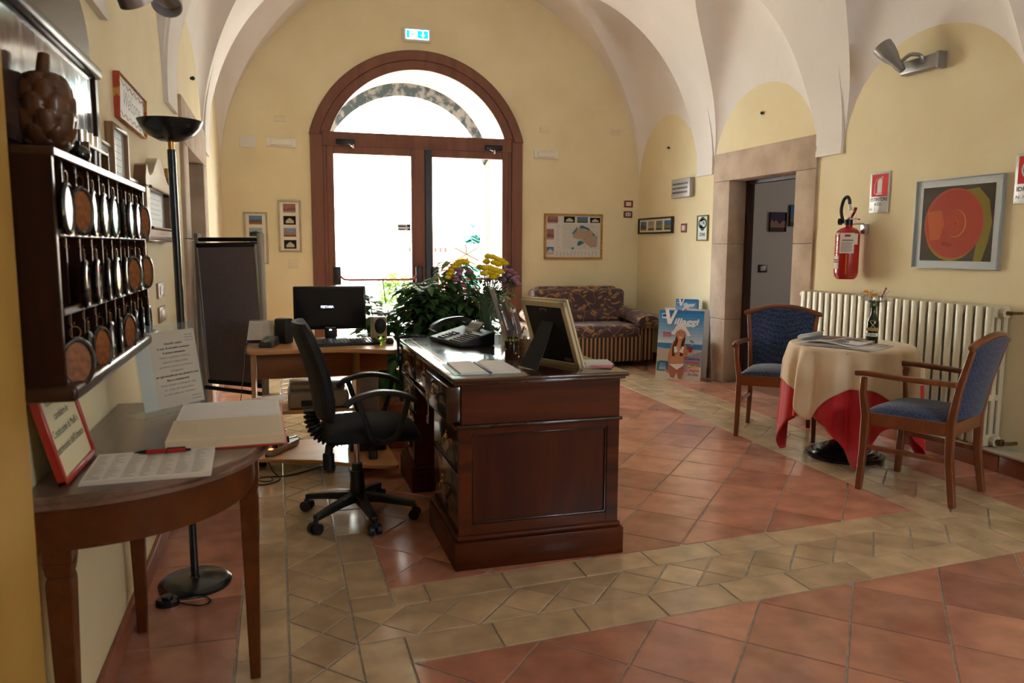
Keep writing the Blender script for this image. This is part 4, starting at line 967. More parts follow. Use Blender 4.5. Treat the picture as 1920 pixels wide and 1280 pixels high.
def make_armchair(label):
    t = thing('armchair', label, 'chair')
    fw, rw, dy, za = .255, .205, .21, .640
    for s in (-1, 1):
        m = MB(); m.ribbon([(s*fw, -dy-.012, 0), (s*(fw-.004), -dy+.002, .25), (s*(fw-.006), -dy+.004, .42), (s*(fw+.012), -dy-.012, .54), (s*(fw+.022), -dy-.004, za-.01)], [.030, .034, .036, .030, .028], [.034, .040, .044, .034, .030], upv=(0, 1, 0))
        m.build('front_leg', M_cherry, t, bevel=.006)
        m = MB(); m.ribbon([(s*(rw+.010), dy+.035, 0), (s*rw, dy, .25), (s*rw, dy-.002, .43), (s*(rw+.014), dy+.030, .62), (s*(rw+.036), dy+.085, .825)], [.030, .034, .034, .030, .028], [.034, .040, .042, .034, .028], upv=(0, 1, 0))
        m.build('rear_leg', M_cherry, t, bevel=.006)
        m = MB(); P = smooth_curve([(s*(fw+.020), -dy-.055, za+.006), (s*(fw+.024), -dy+.02, za+.012), (s*(fw+.020), 0, za+.006), (s*(rw+.030), dy+.026, za+.000)], 5)
        m.ribbon(P, [.030]+[.042]*(len(P)-3)+[.034, .030], .028); m.build('armrest', M_cherryx, t, bevel=.010, seg=3)
        m = MB(); m.ribbon([(s*(fw-.006), -dy+.01, .245), (s*rw, dy-.01, .235)], .016, .026); m.build('stretcher', M_cherryx, t, bevel=.005)
    m = MB()
    fr_pts = [(-fw+.01, -dy), (fw-.01, -dy), (rw, dy), (-rw, dy)]
    for (a, b) in ((0, 1), (1, 2), (2, 3), (3, 0)):
        (xa, ya), (xb, yb) = fr_pts[a], fr_pts[b]; m.ribbon([(xa, ya, .40), (xb, yb, .40)], .026, .072)
    m.build('seat_frame', M_cherryx, t, bevel=.004)
    m = MB()
    def seatfn(u, v):
        a, b = 2*u-1, 2*v-1; w_ = fw-.002+(rw+.004-fw)*(v); e = 1-max(abs(a), abs(b))**6
        x = a*(w_-.004); y = b*(dy+.006)-.004*(1-v)
        zt = .436+.045*(1-abs(a)**3.2)**.5*(1-abs(b)**3.2)**.5+.008*(1-a*a)*(1-b*b)
        return (x, y, zt)
    m.grid(seatfn, 24, 24); o_ = m.build('seat', M_blue, t, solid=0, angle=180)
    m2 = MB()
    nb = 12; top = []; 
    def backpt(u, v):
        x0 = (rw-.002)+(.036)*v**1.3; x = (2*u-1)*x0; y = dy-.002+.090*v**1.25; ar = .045*(1-(2*u-1)**2)*v**2; bow = .030*(1-(2*u-1)**2)
        return x, y+bow, .455+.375*v+ar
    def front(u, v): x, y, z = backpt(u, v); return (x, y-.020*(1-abs(2*u-1)**6)-.004, z)
    def rear(u, v): x, y, z = backpt(u, v); return (x, y+.018*(1-abs(2*u-1)**6)+.002, z)
    m2.grid(front, 16, 14); m2.grid(rear, 16, 14)
    for v in (0, 1):
        pts = [front(k/16, v) for k in range(17)]+[rear(k/16, v) for k in range(17)]; m2.add(pts, [(k, k+1, k+18, k+17) for k in range(16)])
    for u in (0, 1):
        pts = [front(u, k/14) for k in range(15)]+[rear(u, k/14) for k in range(15)]; m2.add(pts, [(k, k+1, k+16, k+15) for k in range(14)])
    m2.build('backrest', M_blue, t, angle=60)
    m = MB(); P = []
    for k in range(25):
        u = -.09+1.18*k/24; x, y, z = backpt(min(max(u, 0), 1), 1); x += (u-min(max(u, 0), 1))*.42; P.append((x, y-.002, z+.012-(.0 if 0 <= u <= 1 else .09*abs(u-min(max(u, 0), 1)))))
    m.tube(P, [.012]+[.019]*23+[.012], 12); m.build('crest_rail', M_cherryx, t)
    return t
def heading(hx, hy): return math.atan2(hx, -hy)   # local -Y points along (hx,hy)
ch1 = make_armchair('blue upholstered wooden armchair on the doorway side of the round table, seen from the front')
ch1.location = (3.415, 4.745, 0); ch1.rotation_euler = (0, 0, heading(-.62, -.785))
ch2 = copy_tree(ch1); ch2['label'] = 'blue upholstered wooden armchair at the right edge, in front of the radiator, seen from behind'
ch2.location = (3.372, 3.375, 0); ch2.rotation_euler = (0, 0, heading(-.42, .906))
for c in (ch1, ch2): c['group'] = 'blue armchairs at the round table'

# ------------------------------------------------------------------ patterned sofa
def floral():
    m = mat('floral_upholstery', lin((70, 52, 60)), .9, sheen=.2); nt = m.node_tree; b = nt.nodes['Principled BSDF']
    tc = nt.nodes.new('ShaderNodeTexCoord'); mp = nt.nodes.new('ShaderNodeMapping'); nt.links.new(tc.outputs['Object'], mp.inputs[0]); mp.inputs['Scale'].default_value = (1, .8, 1)
    nz = nt.nodes.new('ShaderNodeTexNoise'); nz.inputs['Scale'].default_value = 5.5; nz.inputs['Detail'].default_value = 1
    nt.links.new(mp.outputs[0], nz.inputs['Vector'])
    ad = nt.nodes.new('ShaderNodeVectorMath'); ad.operation = 'MULTIPLY_ADD'; ad.inputs[1].default_value = (.24, .24, .24)
    nt.links.new(nz.outputs['Color'], ad.inputs[0]); nt.links.new(mp.outputs[0], ad.inputs[2])
    v1 = nt.nodes.new('ShaderNodeTexVoronoi'); v1.feature = 'DISTANCE_TO_EDGE'; v1.inputs['Scale'].default_value = 5.2; nt.links.new(ad.outputs[0], v1.inputs['Vector'])
    l1 = nt.nodes.new('ShaderNodeMath'); l1.operation = 'LESS_THAN'; l1.inputs[1].default_value = .017; nt.links.new(v1.outputs['Distance'], l1.inputs[0])
    mp2 = nt.nodes.new('ShaderNodeMapping'); mp2.inputs['Rotation'].default_value = (0, .7, 0); mp2.inputs['Scale'].default_value = (1, 1, 2.1); nt.links.new(ad.outputs[0], mp2.inputs[0])
    v2 = nt.nodes.new('ShaderNodeTexVoronoi'); v2.inputs['Scale'].default_value = 8.5; nt.links.new(mp2.outputs[0], v2.inputs['Vector'])
    l2 = nt.nodes.new('ShaderNodeMath'); l2.operation = 'LESS_THAN'; l2.inputs[1].default_value = .30; nt.links.new(v2.outputs['Distance'], l2.inputs[0])
    mp3 = nt.nodes.new('ShaderNodeMapping'); mp3.inputs['Rotation'].default_value = (0, -.8, 0); mp3.inputs['Scale'].default_value = (1, 1, 2.3); mp3.inputs['Location'].default_value = (3, 1, 2); nt.links.new(ad.outputs[0], mp3.inputs[0])
    v3 = nt.nodes.new('ShaderNodeTexVoronoi'); v3.inputs['Scale'].default_value = 7.5; nt.links.new(mp3.outputs[0], v3.inputs['Vector'])
    l3 = nt.nodes.new('ShaderNodeMath'); l3.operation = 'LESS_THAN'; l3.inputs[1].default_value = .27; nt.links.new(v3.outputs['Distance'], l3.inputs[0])
    mx = nt.nodes.new('ShaderNodeMath'); mx.operation = 'MAXIMUM'; nt.links.new(l1.outputs[0], mx.inputs[0]); nt.links.new(l2.outputs[0], mx.inputs[1])
    mx2 = nt.nodes.new('ShaderNodeMath'); mx2.operation = 'MAXIMUM'; nt.links.new(mx.outputs[0], mx2.inputs[0]); nt.links.new(l3.outputs[0], mx2.inputs[1])
    c = nt.nodes.new('ShaderNodeMix'); c.data_type = 'RGBA'; c.inputs[6].default_value = (*lin((78, 58, 64)), 1); c.inputs[7].default_value = (*lin((158, 118, 74)), 1)
    nt.links.new(mx2.outputs[0], c.inputs[0]); nt.links.new(c.outputs[2], b.inputs['Base Color'])
    return m
M_floral = floral()
def stripes():
    m = mat('striped_upholstery', lin((60, 40, 44)), .9); nt = m.node_tree; b = nt.nodes['Principled BSDF']
    tc = nt.nodes.new('ShaderNodeTexCoord'); s = nt.nodes.new('ShaderNodeSeparateXYZ'); nt.links.new(tc.outputs['Object'], s.inputs[0])
    a = nt.nodes.new('ShaderNodeMath'); a.operation = 'ADD'; nt.links.new(s.outputs[0], a.inputs[0]); nt.links.new(s.outputs[1], a.inputs[1])
    f = nt.nodes.new('ShaderNodeMath'); f.operation = 'PINGPONG'; f.inputs[1].default_value = .024; nt.links.new(a.outputs[0], f.inputs[0])
    g = nt.nodes.new('ShaderNodeMath'); g.operation = 'GREATER_THAN'; g.inputs[1].default_value = .0125; nt.links.new(f.outputs[0], g.inputs[0])
    c = nt.nodes.new('ShaderNodeMix'); c.data_type = 'RGBA'; c.inputs[6].default_value = (*lin((52, 34, 38)), 1); c.inputs[7].default_value = (*lin((164, 126, 88)), 1)
    nt.links.new(g.outputs[0], c.inputs[0]); nt.links.new(c.outputs[2], b.inputs['Base Color']); return m
M_stripe = stripes()
sf = thing('sofa', 'two-seat sofa in dark purple floral fabric with a striped base, in the far right corner', 'sofa', (3.33, 8.235, 0), math.radians(-2))
m = MB(); m.rbox(-.56, .56, -.36, .40, .06, .36, .02); m.build('base', M_stripe, sf)
def cushion(name, x0, x1, y0, y1, z0, z1, r=.06, M=None, mt=None, puff=.02):
    mb = MB(); mb.rbox(x0, x1, y0, y1, z0, z1, r, 4)
    cx, cy, cz = (x0+x1)/2, (y0+y1)/2, (z0+z1)/2
    nv = []
    for (x, y, z) in mb.v:
        a, b, c = (x-cx)/(x1-x0)*2, (y-cy)/(y1-y0)*2, (z-cz)/(z1-z0)*2
        nv.append((x, y, z))
    mb.v = [tuple((M or Matrix()) @ Vector(v)) for v in nv]
    return mb.build(name, mt or M_floral, sf, angle=60)
cushion('seat_cushion', -.53, .53, -.40, .20, .33, .47, .065)
MB_ = T(0, .20, .42) @ R(math.radians(-14), 'X')
cushion('back_cushion', -.515, .515, -.04, .14, .17, .47, .07, MB_)
cushion('lumbar_cushion', -.50, .50, -.10, .09, .0, .19, .07, MB_)
for s in (-1, 1):
    m = MB(); x0, x1 = (.50, .70) if s > 0 else (-.70, -.50); m.rbox(x0, x1, -.34, .40, .06, .46, .02); m.build('arm_panel', M_stripe, sf)
    mb = MB(); P = [(s*.60, -.42, .50), (s*.60, -.30, .525), (s*.60, -.05, .555), (s*.59, .20, .58)]
    mb.tube(smooth_curve(P, 6), .095, 16); mb.v = [(s*.60+(x-s*.60)*1.35, y, .50+(z-.50)*.80) for x, y, z in mb.v]; mb.build('armrest', M_floral, sf)
m = MB(); m.rbox(-.56, .56, .16, .42, .30, .84, .05, 3); m.build('back_frame', M_floral, sf)
for s in (-1, 1):
    for y in (-.32, .36): m = MB(); m.cyl((s*.62, y, 0), (s*.62, y, .07), .022, .03); m.build('foot', M_black, sf)

# ------------------------------------------------------------------ brochure display stand and the pale panels behind
po = thing('cardboard_display', 'Villaggi holiday poster board with a woman in a white hat, leaning by the doorway', 'poster stand', (3.835, 6.97, 0), math.radians(-42))
M_card = mat('white_card', lin((190, 184, 176)), .7)
PW, PH = .455, .70; tilt = math.radians(-9)
MP = R(tilt, 'X')
def bp(m): m.M = MP; return m
m = bp(MB()); m.rbox(-PW/2, PW/2, .0, .012, 0, PH, .002, 1); m.build('board', M_card, po)
def villaggi(m, w_, h, y, full=True):
    X = lambda u: -w_/2+w_*u; Z = lambda v: h*(1-v)
    P = lambda pts, c, k: (setattr(m, 'col', lin(c)), m.poly([(X(u), y-k*.0005, Z(v)) for u, v in pts]))
    n = 10
    for k in range(n):    # printed blue sky fading to the horizon
        t = k/(n-1); c = (50+150*t, 130+86*t, 200+30*t); P([(0, .48*k/n), (1, .48*k/n), (1, .48*(k+1)/n), (0, .48*(k+1)/n)][::-1], c, 0)
    P([(0, .48), (1, .48), (1, .56), (0, .56)][::-1], (60, 130, 190), 0)
    P([(0, .545), (.3, .57), (1, .555), (1, .80), (0, .80)][::-1], (190, 180, 176), 1); P([(0, .78), (1, .76), (1, 1), (0, 1)][::-1], (214, 206, 200), 1.5)
    P([(.5, .70), (1, .58), (1, .80), (.5, .86)][::-1], (150, 150, 160), 2)
    # tag emblem
    P([(.06, .05), (.20, .045), (.26, .09), (.20, .13), (.07, .125)][::-1], (216, 224, 236), 3); P([(.08, .065), (.19, .06), (.19, .095), (.08, .10)][::-1], (50, 80, 150), 4)
    m.col = lin((200, 60, 60)); m.disc(X(.255), Z(.085), w_*.022, w_*.022, y-.0024, 12)
    # figure
    P([(.33, .47), (.27, .62), (.24, .90), (.29, .92), (.33, .72), (.40, .60)], (188, 130, 102), 4)
    P([(.60, .47), (.66, .52), (.70, .60), (.68, .68), (.60, .70), (.57, .60)][::-1], (180, 118, 92), 4)
    P([(.36, .44), (.60, .44), (.62, .52), (.58, .62), (.62, .76), (.60, .82), (.30, .82), (.33, .70), (.36, .60), (.33, .50)][::-1], (198, 142, 112), 5)
    P([(.30, .80), (.62, .78), (.62, .90), (.58, .99), (.52, .99), (.47, .90), (.42, .985), (.34, .97), (.30, .90)][::-1], (176, 116, 96), 5.5)
    P([(.30, .785), (.62, .765), (.60, .80), (.47, .86), (.33, .80)][::-1], (226, 222, 226), 6)
    P([(.38, .53), (.43, .52), (.47, .60), (.39, .62)][::-1], (230, 226, 228), 7); P([(.60, .52), (.56, .52), (.50, .60), (.59, .62)], (230, 226, 228), 7)
    P([(.42, .27), (.60, .27), (.60, .38), (.54, .44), (.47, .44), (.42, .37)][::-1], (200, 138, 108), 7)
    P([(.42, .30), (.40, .42), (.34, .52), (.34, .66), (.40, .67), (.44, .50), (.465, .44), (.44, .34)], (96, 62, 46), 6.5)
    P([(.60, .30), (.62, .42), (.60, .52), (.58, .66), (.52, .66), (.53, .50), (.55, .42), (.58, .34)][::-1], (90, 56, 42), 6.8); P([(.46, .32), (.485, .32), (.485, .328), (.46, .328)][::-1], (60, 36, 30), 9); P([(.535, .32), (.56, .32), (.56, .328), (.535, .328)][::-1], (60, 36, 30), 9)
    P([(.47, .385), (.55, .385), (.51, .405)][::-1], (240, 230, 226), 9)
    P([(.28, .34), (.36, .28), (.40, .22), (.60, .22), (.66, .28), (.74, .36), (.66, .375), (.60, .30), (.51, .275), (.43, .30), (.37, .36)][::-1], (230, 230, 236), 9); P([(.42, .24), (.45, .19), (.56, .19), (.60, .24)][::-1], (238, 238, 242), 9.5)
    P([(.68, .52), (.80, .52), (.77, .60), (.72, .60)][::-1], (170, 50, 46), 7); P([(.72, .42), (.80, .44), (.83, .46), (.74, .45)][::-1], (60, 140, 120), 8); m.col = lin((224, 150, 100)); m.disc(X(.78), Z(.49), w_*.025, w_*.02, y-.004, 10)
    def tx(s, size, u, v, c, width, k, ax='CENTER', sh=.2, b=.002): m.col = lin(c); text_into(m, s, size, T(X(u), y-k*.0005, Z(v)) @ R(PI/2, 'X'), width=width, bold=b, shear=sh, align_x=ax)
    s_ = w_/.455
    m.col = lin((244, 246, 250)); P([(.13, -.01), (.21, -.01), (.26, .13), (.35, .0), (.41, .0), (.28, .205), (.20, .205)][::-1], (244, 246, 250), 9)
    tx('illaggi', .088*s_, .61, .165, (244, 246, 250), w_*.56, 9, b=.003*s_)
    tx('Estate', .034*s_, .20, .335, (206, 60, 80), w_*.19, 9, b=.0012); tx('2015', .034*s_, .20, .375, (206, 70, 90), w_*.19, 9, b=.0012)
    if full:
        tx('Calabria', .040, .80, .69, (60, 84, 160), w_*.32, 9, b=.001); tx('Campania', .036, .78, .74, (216, 60, 90), w_*.34, 9, b=.001); tx('Puglia', .040, .82, .805, (228, 216, 60), w_*.25, 9, b=.001)
        tx('Sardegna', .040, .78, .855, (214, 70, 140), w_*.36, 9, b=.001); tx('Sicilia', .036, .83, .915, (120, 132, 140), w_*.24, 9, b=.001)
        P([(.02, .76), (.10, .74), (.27, .745), (.27, .86), (.20, .89), (.02, .89)][::-1], (60, 140, 96), 9); P([(.05, .765), (.255, .755), (.25, .855), (.20, .875), (.05, .875)][::-1], (52, 112, 180), 10)
        m.col = lin((230, 236, 244)); text_into(m, 'Sport', .022, T(X(.15), y-.0056, Z(.785)) @ R(PI/2, 'X')); text_into(m, 'Speciali', .022, T(X(.15), y-.0056, Z(.815)) @ R(PI/2, 'X'))
        for q in range(3): P([(.07, .835+q*.013), (.23, .835+q*.013), (.23, .841+q*.013), (.07, .841+q*.013)][::-1], (220, 228, 240), 11)
m = bp(MB()); villaggi(m, PW, PH, -.0008); m.build('printed_poster', M_print, po, smooth=False)
m = bp(MB()); m.box(-PW/2+.03, -PW/2+.038, .013, .16, .05, .44); m.box(PW/2-.038, PW/2-.03, .013, .16, .05, .44); m.box(-PW/2+.03, PW/2-.03, .013, .16, .436, .446); m.build('box_body', M_card, po)
bs = thing('brochure_stack', 'stack of Villaggi brochures standing in the cardboard display behind the poster', 'brochures', (3.92, 7.07, .0), math.radians(-42))
m = MB(MP); m.box(-.11, .11, .075, .155, .45, .815); m.build('brochure_pages', mat('blue_pages', lin((96, 140, 176)), .6), bs)
m = MB(MP @ T(0, .073, .465)); villaggi(m, .22, .35, 0., False); m.build('top_cover', M_print, bs, smooth=False)
sh = MB(); sh.box(.012, .016, .013, .015, .44, .46)
bb = MB(); bb.rbox(-.30, .20, 0, .012, 0, .70, .003); o = bb.build('cardboard_sheet', M_card); o.location = (4.03, 7.12, 0); o.rotation_euler = (math.radians(-5), 0, math.radians(-52)); tag(o, 'blank pale panel leaning behind the Villaggi poster against the stone jamb', 'panel')
cc = MB(); cc.rbox(-.028, 0, 7.42, 8.62, .38, .56, .004); o = cc.build('wall_duct', mat('painted_panel', lin((196, 186, 170)), .6)); o.location = (XR, 0, 0); tag(o, 'low pale boxed panel on the right wall beside the sofa arm', 'panel')
# ------------------------------------------------------------------ key rack and everything on the left wall
M_walnut = wood('dark_walnut', lin((40, 20, 14)), lin((62, 32, 21)), .33, 'Y', 6, coat=.22, streak=4)
M_walnutz = wood('dark_walnut_z', lin((36, 18, 13)), lin((54, 28, 19)), .35, 'Z', 6, coat=.15, streak=4)
RX, RY0, RY1, RZ0, RZ1 = XL, 1.69, 2.76, 1.035, 1.497
rk = thing('key_rack', 'dark glossy wooden pigeonhole rack for room keys on the left wall', 'key rack', (RX, RY0, RZ0))
RW, RH, RDp = RY1-RY0, RZ1-RZ0, .128
m = MB(); m.box(.0, .008, 0, RW, 0, RH); m.build('back_panel', M_walnut, rk)
for y in (0, RW-.016): m = MB(); m.box(0, RDp, y, y+.016, 0, RH); m.build('side_panel', M_walnutz, rk, bevel=.002)
rows = [(RH*k/3) for k in range(4)]
for k, z in enumerate(rows):
    m = MB(); th = .016
    if k == 0: m.rbox(0, RDp+.022, -.012, RW+.02, -.020, .012, .010, 3)
    elif k == 3: m.box(0, RDp+.006, -.004, RW+.004, z-.010, z+.008)
    else: m.box(.008, RDp+.002, .016, RW-.016, z-.008, z+.008)
    m.build('shelf', M_walnut, rk, bevel=.003)
cw = (RW-.016)/9
for k in range(1, 9):
    for r in range(3): m = MB(); m.box(.008, RDp-.012, .008+cw*k-.0035, .008+cw*k+.0035, rows[r]+.009 if r else .012, rows[r+1]-.009); m.build('divider', M_walnutz, rk, bevel=.001)
def brown_fob(): return mat('fob_leather', lin((150, 92, 46)), .45, col2=lin((112, 62, 30)), scale=60, coat=.1)
M_fobw = mat('fob_pale_reflection', lin((176, 166, 146)), .12, coat=1., col2=lin((150, 138, 116)), scale=70)  # pale face colour stands for door light reflected on these fobs
M_fobd = mat('fob_dark', lin((26, 18, 14)), .15, coat=.8)
faces = [['w', 'b', 'w', 'w', 'w', 'd', 'w', 'w', 'b'], [None, 'd', 'd', 'd', 'w', 'd', 'b', 'w', 'b'], ['b', 'd', 'b', 'd', 'd', 'b', 'd', 'd', 'd']]
turn = [[-.07, -.45, .0, -.05, -.08, .20, -.07, -.05, -.35], [0, .10, .06, .12, -.04, .08, -.45, -.02, -.40], [-.95, .08, -.42, .02, .10, -.35, .06, .10, .02]]
ordn = ['first', 'second', 'third', 'fourth', 'fifth', 'sixth', 'seventh', 'eighth', 'ninth']
rown = ['top', 'middle', 'bottom']; fcn = {'w': 'pale reflection-toned', 'b': 'brown faced', 'd': 'dark'}
rim_me = {}
for r in range(3):
    for c in range(9):
        f = faces[r][c]
        yc = RY0+.008+cw*(c+.5); ztop = RZ0+rows[3-r]-.012
        hk = MB(); hk.tube([(.0, 0, .0), (0, 0, -.014), (.006, 0, -.020), (.010, 0, -.012)], .0011, 5)
        o = hk.build('hook', mat('dark_brass', lin((120, 92, 52)), .35, 1.), rk); o.location = (RDp-.002, yc-.005-RY0, ztop-RZ0)
        if f is None: continue
        t = thing('key_fob', '%s oval key fob, %s from left on the %s row of the rack' % (fcn[f], ordn[c], rown[r]), 'key fob', (RX+RDp+.008, yc-.005, ztop-.016), turn[r][c], 'room keys in the rack')
        key = f
        if key not in rim_me:
            rg = MB(); rg.tube([(0, .011*math.sin(a*PI/8), -.016+.012*math.cos(a*PI/8)) for a in range(16)], .0009, 5, True); o1 = rg.build('ring', mat('dark_brass', lin((120, 92, 52)), .35, 1.), t)
            dk = MB(); MM = T(0, 0, -.078) @ R(PI/2, 'Y'); dk.lathe([(.0001, -.003), (.036, -.003), (.036, .003), (.0001, .003)], 28, MM, sx=1.25, sy=.78)
            o2 = dk.build('disc', {'w': M_fobw, 'b': brown_fob(), 'd': M_fobd}[f], t)
            rm = MB(); rm.tube([(0, .031*math.sin(a*PI/14), -.078+.047*math.cos(a*PI/14)) for a in range(28)], .0062, 8, True); o3 = rm.build('rim', mat('fob_rim', (.012, .010, .010), .15, coat=.8), t)
            rim_me[key] = (o1, o2, o3)
        else:
            for q in rim_me[key]: cp = q.copy(); COL.objects.link(cp); cp.parent = t
# things on top of the rack
bd = thing('arched_headboard', 'dark polished arched wooden panel with a moulding, leaning on the wall above the key rack', 'wooden panel', (XL+.006, 2.10, RZ1+.008))
def arch_poly(w_, h0, h1, n=20, e=1.0): return [(-w_, 0), (w_, 0), (w_, h0)]+[(w_*math.cos(PI*k/n/1.0), h0+(h1-h0)*math.sin(PI*k/n)**.8) for k in range(1, n)]+[(-w_, h0)]
MY = Matrix(((0, 0, 1, 0), (1, 0, 0, 0), (0, 1, 0, 0), (0, 0, 0, 1)))     # local x->Y, y->Z, z->X
m = MB(); m.prism(arch_poly(.475, .34, .56), 0, .028, MY); m.build('panel', M_walnut, bd, bevel=.006)
m = MB(); m.rbox(.026, .058, -.470, .470, .285, .318, .010, 3); m.build('moulding', M_walnut, bd)
m = MB(); m.box(.028, .036, -.45, .45, .02, .28); m.build('lower_panel', mat('aged_varnish', lin((46, 34, 34)), .16, col2=lin((78, 60, 56)), scale=7, bump=.6, bscale=5, coat=.6, stretch=(1, 2, .7)), bd)
m = MB(); m.box(.028, .044, .435, .470, .0, .285); m.box(.028, .044, -.470, -.435, 0, .285); m.build('stile', M_walnutz, bd, bevel=.003)
pc = thing('carved_artichoke', 'carved dark wooden artichoke with a stem handle standing on the key rack', 'wood carving', (XL+.078, 1.875, RZ1+.009))
m = MB()
def pcf(u, v):
    th = 2*PI*u; ph = PI*(.06+.90*v); q = math.sin(ph); zz = -math.cos(ph)
    rows_ = 7; best = 0
    for o_ in (0, 1):
        k_ = math.floor(v*rows_)-o_; c_ = (k_+.95)/rows_; da = ((th*7/(2*PI)+(.5 if k_ % 2 else 0)) % 1)-.5; dv = (c_+.25/rows_-v)*rows_/2.0
        if dv > -.15 and dv < 1.0: e_ = abs(da)*2.1/max(.05, 1-max(dv, 0)**2.2*.4-max(-dv*4, 0)); 
        else: e_ = 2
        if e_ < 1: best = max(best, (.03+.13*max(1-abs(dv), 0))*(1-.8*e_**2))
    b = .94+best
    rx = .056*b*(q**.55); return (rx*math.cos(th), rx*math.sin(th), .085+zz*.083)
m.grid(pcf, 110, 90); m.build('carved_scales', mat('carved_wood', lin((98, 58, 26)), .45, col2=lin((62, 36, 16)), scale=14, coat=.2), pc, angle=50)
m = MB(); m.tube([(0, -.004, .155), (.0, .018, .205)], [.014, .012], 12); m.build('stem', mat('carved_wood', (0, 0, 0)), pc)
m = MB(); m.tube([(0, .02, .200), (.0, .042, .158)], .004, 6); m.build('stem_strut', M_walnut, pc)
og = thing('trinket_shelf', 'small gold-brown wooden desk box with an open front shelf on the key rack', 'wooden box', (XL+.055, 2.33, RZ1+.009))
M_gold = mat('gold_brown_wood', lin((120, 92, 44)), .4, col2=lin((92, 66, 30)), scale=14)
m = MB(); m.box(-.035, .035, -.12, -.112, 0, .07); m.box(-.035, .035, .112, .12, 0, .07); m.box(-.035, .035, -.112, .112, .0, .006); m.box(-.035, .035, -.112, .112, .058, .066); m.box(-.035, -.03, -.112, .112, 0, .06); m.build('carcass', M_gold, og, bevel=.001)
for yy in (-.03, .02):
    m = MB(); m.cyl((.03, yy, .006), (.03, yy+.004, .058), .004, n=8); m.build('rod', M_steel, og)
for k, yy in enumerate((2.24, 2.30, 2.36)):
    m = MB(); m.lathe([(.014, 0), (.016, .002), (.017, .034), (.015, .034), (.014, .004)], 20); o = m.build('silver_cup', M_chrome); o.location = (XL+.065, yy, RZ1+.009+.066)
    tag(o, '%s of three tiny silver cups on the small desk box, counted from the left' % ordn[k], 'cup', 'silver cups on the desk box')
bl = MB(); bl.sphere((0, 0, .022), .024, 16, 10, (1, 1, .9)); bl.cyl((0, 0, .04), (0, 0, .052), .008); o = bl.build('black_ornament', mat('black_gloss', (.01, .01, .012), .1, coat=.6)); o.location = (XL+.10, 2.055, RZ1+.0085); tag(o, 'small shiny black rounded ornament at the foot of the carved artichoke', 'ornament')
cp_ = thing('potted_succulent', 'small spiky dark green succulent in a brass pot between the carving and the desk box', 'plant', (XL+.05, 2.15, RZ1+.009))
m = MB(); m.lathe([(.020, 0), (.026, .01), (.028, .04), (.025, .04), (.022, .01)], 20); m.build('pot', M_brass, cp_)
m = MB()
for k in range(26): a = k*2.4; e = .25+.03*k; m.add([(-.005, 0, 0), (.005, 0, 0), (0, .004, .055)], [(0, 1, 2)], T(0, 0, .036) @ R(a, 'Z') @ R(-1.15+e*.9, 'X')); m.add([(-.005, 0, 0), (.005, 0, 0), (0, -.004, .055)], [(0, 1, 2)], T(0, 0, .036) @ R(a, 'Z') @ R(-1.15+e*.9, 'X'))
m.build('leaves', mat('succulent_green', lin((40, 62, 34)), .5), cp_, fixn=False)
FL = PI/2     # local -Y looks to +X
def wtext(a, rows_, y, c=(90, 90, 96), size=.02):
    for (s, x, z, w_, sz) in rows_: a.col = lin(c); text_into(a, s, sz, T(x, y, z) @ R(PI/2, 'X'), width=w_)
def paper_art(txt=None, c=(196, 204, 206)):
    def f(a, w_, h, y):
        rect(a, -w_/2, w_/2, -h/2, h/2, y, lin(c)); rnd = random.Random(int(w_*1000))
        n = max(3, int(h/.022))
        for k in range(n-1):
            ww = w_*rnd.uniform(.35, .75); rect(a, -ww/2, ww/2, h/2-h*(k+1)/n-.0015, h/2-h*(k+1)/n+.0015, y-.0005, lin((130, 134, 138)))
    return f
def welcome_art(a, w_, h, y):
    rect(a, -w_/2, w_/2, -h/2, h/2, y, lin((204, 196, 186))); a.col = lin((120, 116, 112))
    text_into(a, 'Welcome', .085, T(0, y-.0005, .006) @ R(PI/2, 'X'), width=.36, shear=.4)
    for s in (-1, 1):
        P = [(-w_*.44+w_*.88*k/40, y-.004, s*(h*.36)+.008*math.sin(k*.9)) for k in range(41)]; a.col = lin((168, 160, 152)); a.tube(P, .0012, 4)
o = frame('welcome_sign', 'cream Welcome plaque with red and orange edges on the left wall above the frames', 'sign', .60, .158, (XL, 3.39, 1.845), FL, mat('red_orange_edge', lin((176, 70, 50)), .55, col2=lin((206, 150, 80)), scale=22, lo=.45, hi=.5), .003, .022, welcome_art)
o.rotation_euler = (math.radians(2.0), 0, FL)
frame('certificate_frame', 'tall narrow bronze framed certificate above the far end of the key rack', 'picture', .275, .36, (XL, 3.035, 1.545), FL, wood('bronze_frame', lin((120, 88, 62)), lin((150, 116, 84)), .3, 'Z', 9, coat=.3), .016, .028, paper_art())
frame('certificate_frame', 'small silver framed notice half hidden behind the small desk box', 'picture', .17, .20, (XL, 2.83, 1.55), FL, M_silverframe, .012, .018, paper_art())
frame('certificate_frame', 'thin cream framed notice between the key rack and the crested wooden frame', 'picture', .24, .235, (XL, 3.325, 1.455), FL, mat('cream_frame', lin((206, 194, 166)), .35), .014, .018, paper_art())
cf = thing('crested_frame', 'silvery brown wooden notice frame with a scalloped crest on the left wall', 'picture', (XL, 3.82, 1.48), FL)
M_silverwood = mat('varnished_brown', lin((98, 66, 50)), .16, col2=lin((120, 84, 64)), scale=5, coat=.8)
cr = []
w2 = .41
top = [(w2, .11), (w2*.93, .155), (w2*.86, .165), (w2*.80, .135), (w2*.66, .125), (w2*.50, .145), (w2*.30, .185), (w2*.12, .215), (0, .222)]
outl = [(-w2, -.145), (w2, -.145)]+top+[(-x, z) for x, z in top[-2::-1]]
inn = [(-w2+.10, -.085), (w2-.10, -.085), (w2-.10, .075), (-w2+.10, .075)]
m = MB(); MX = R(PI/2, 'X')
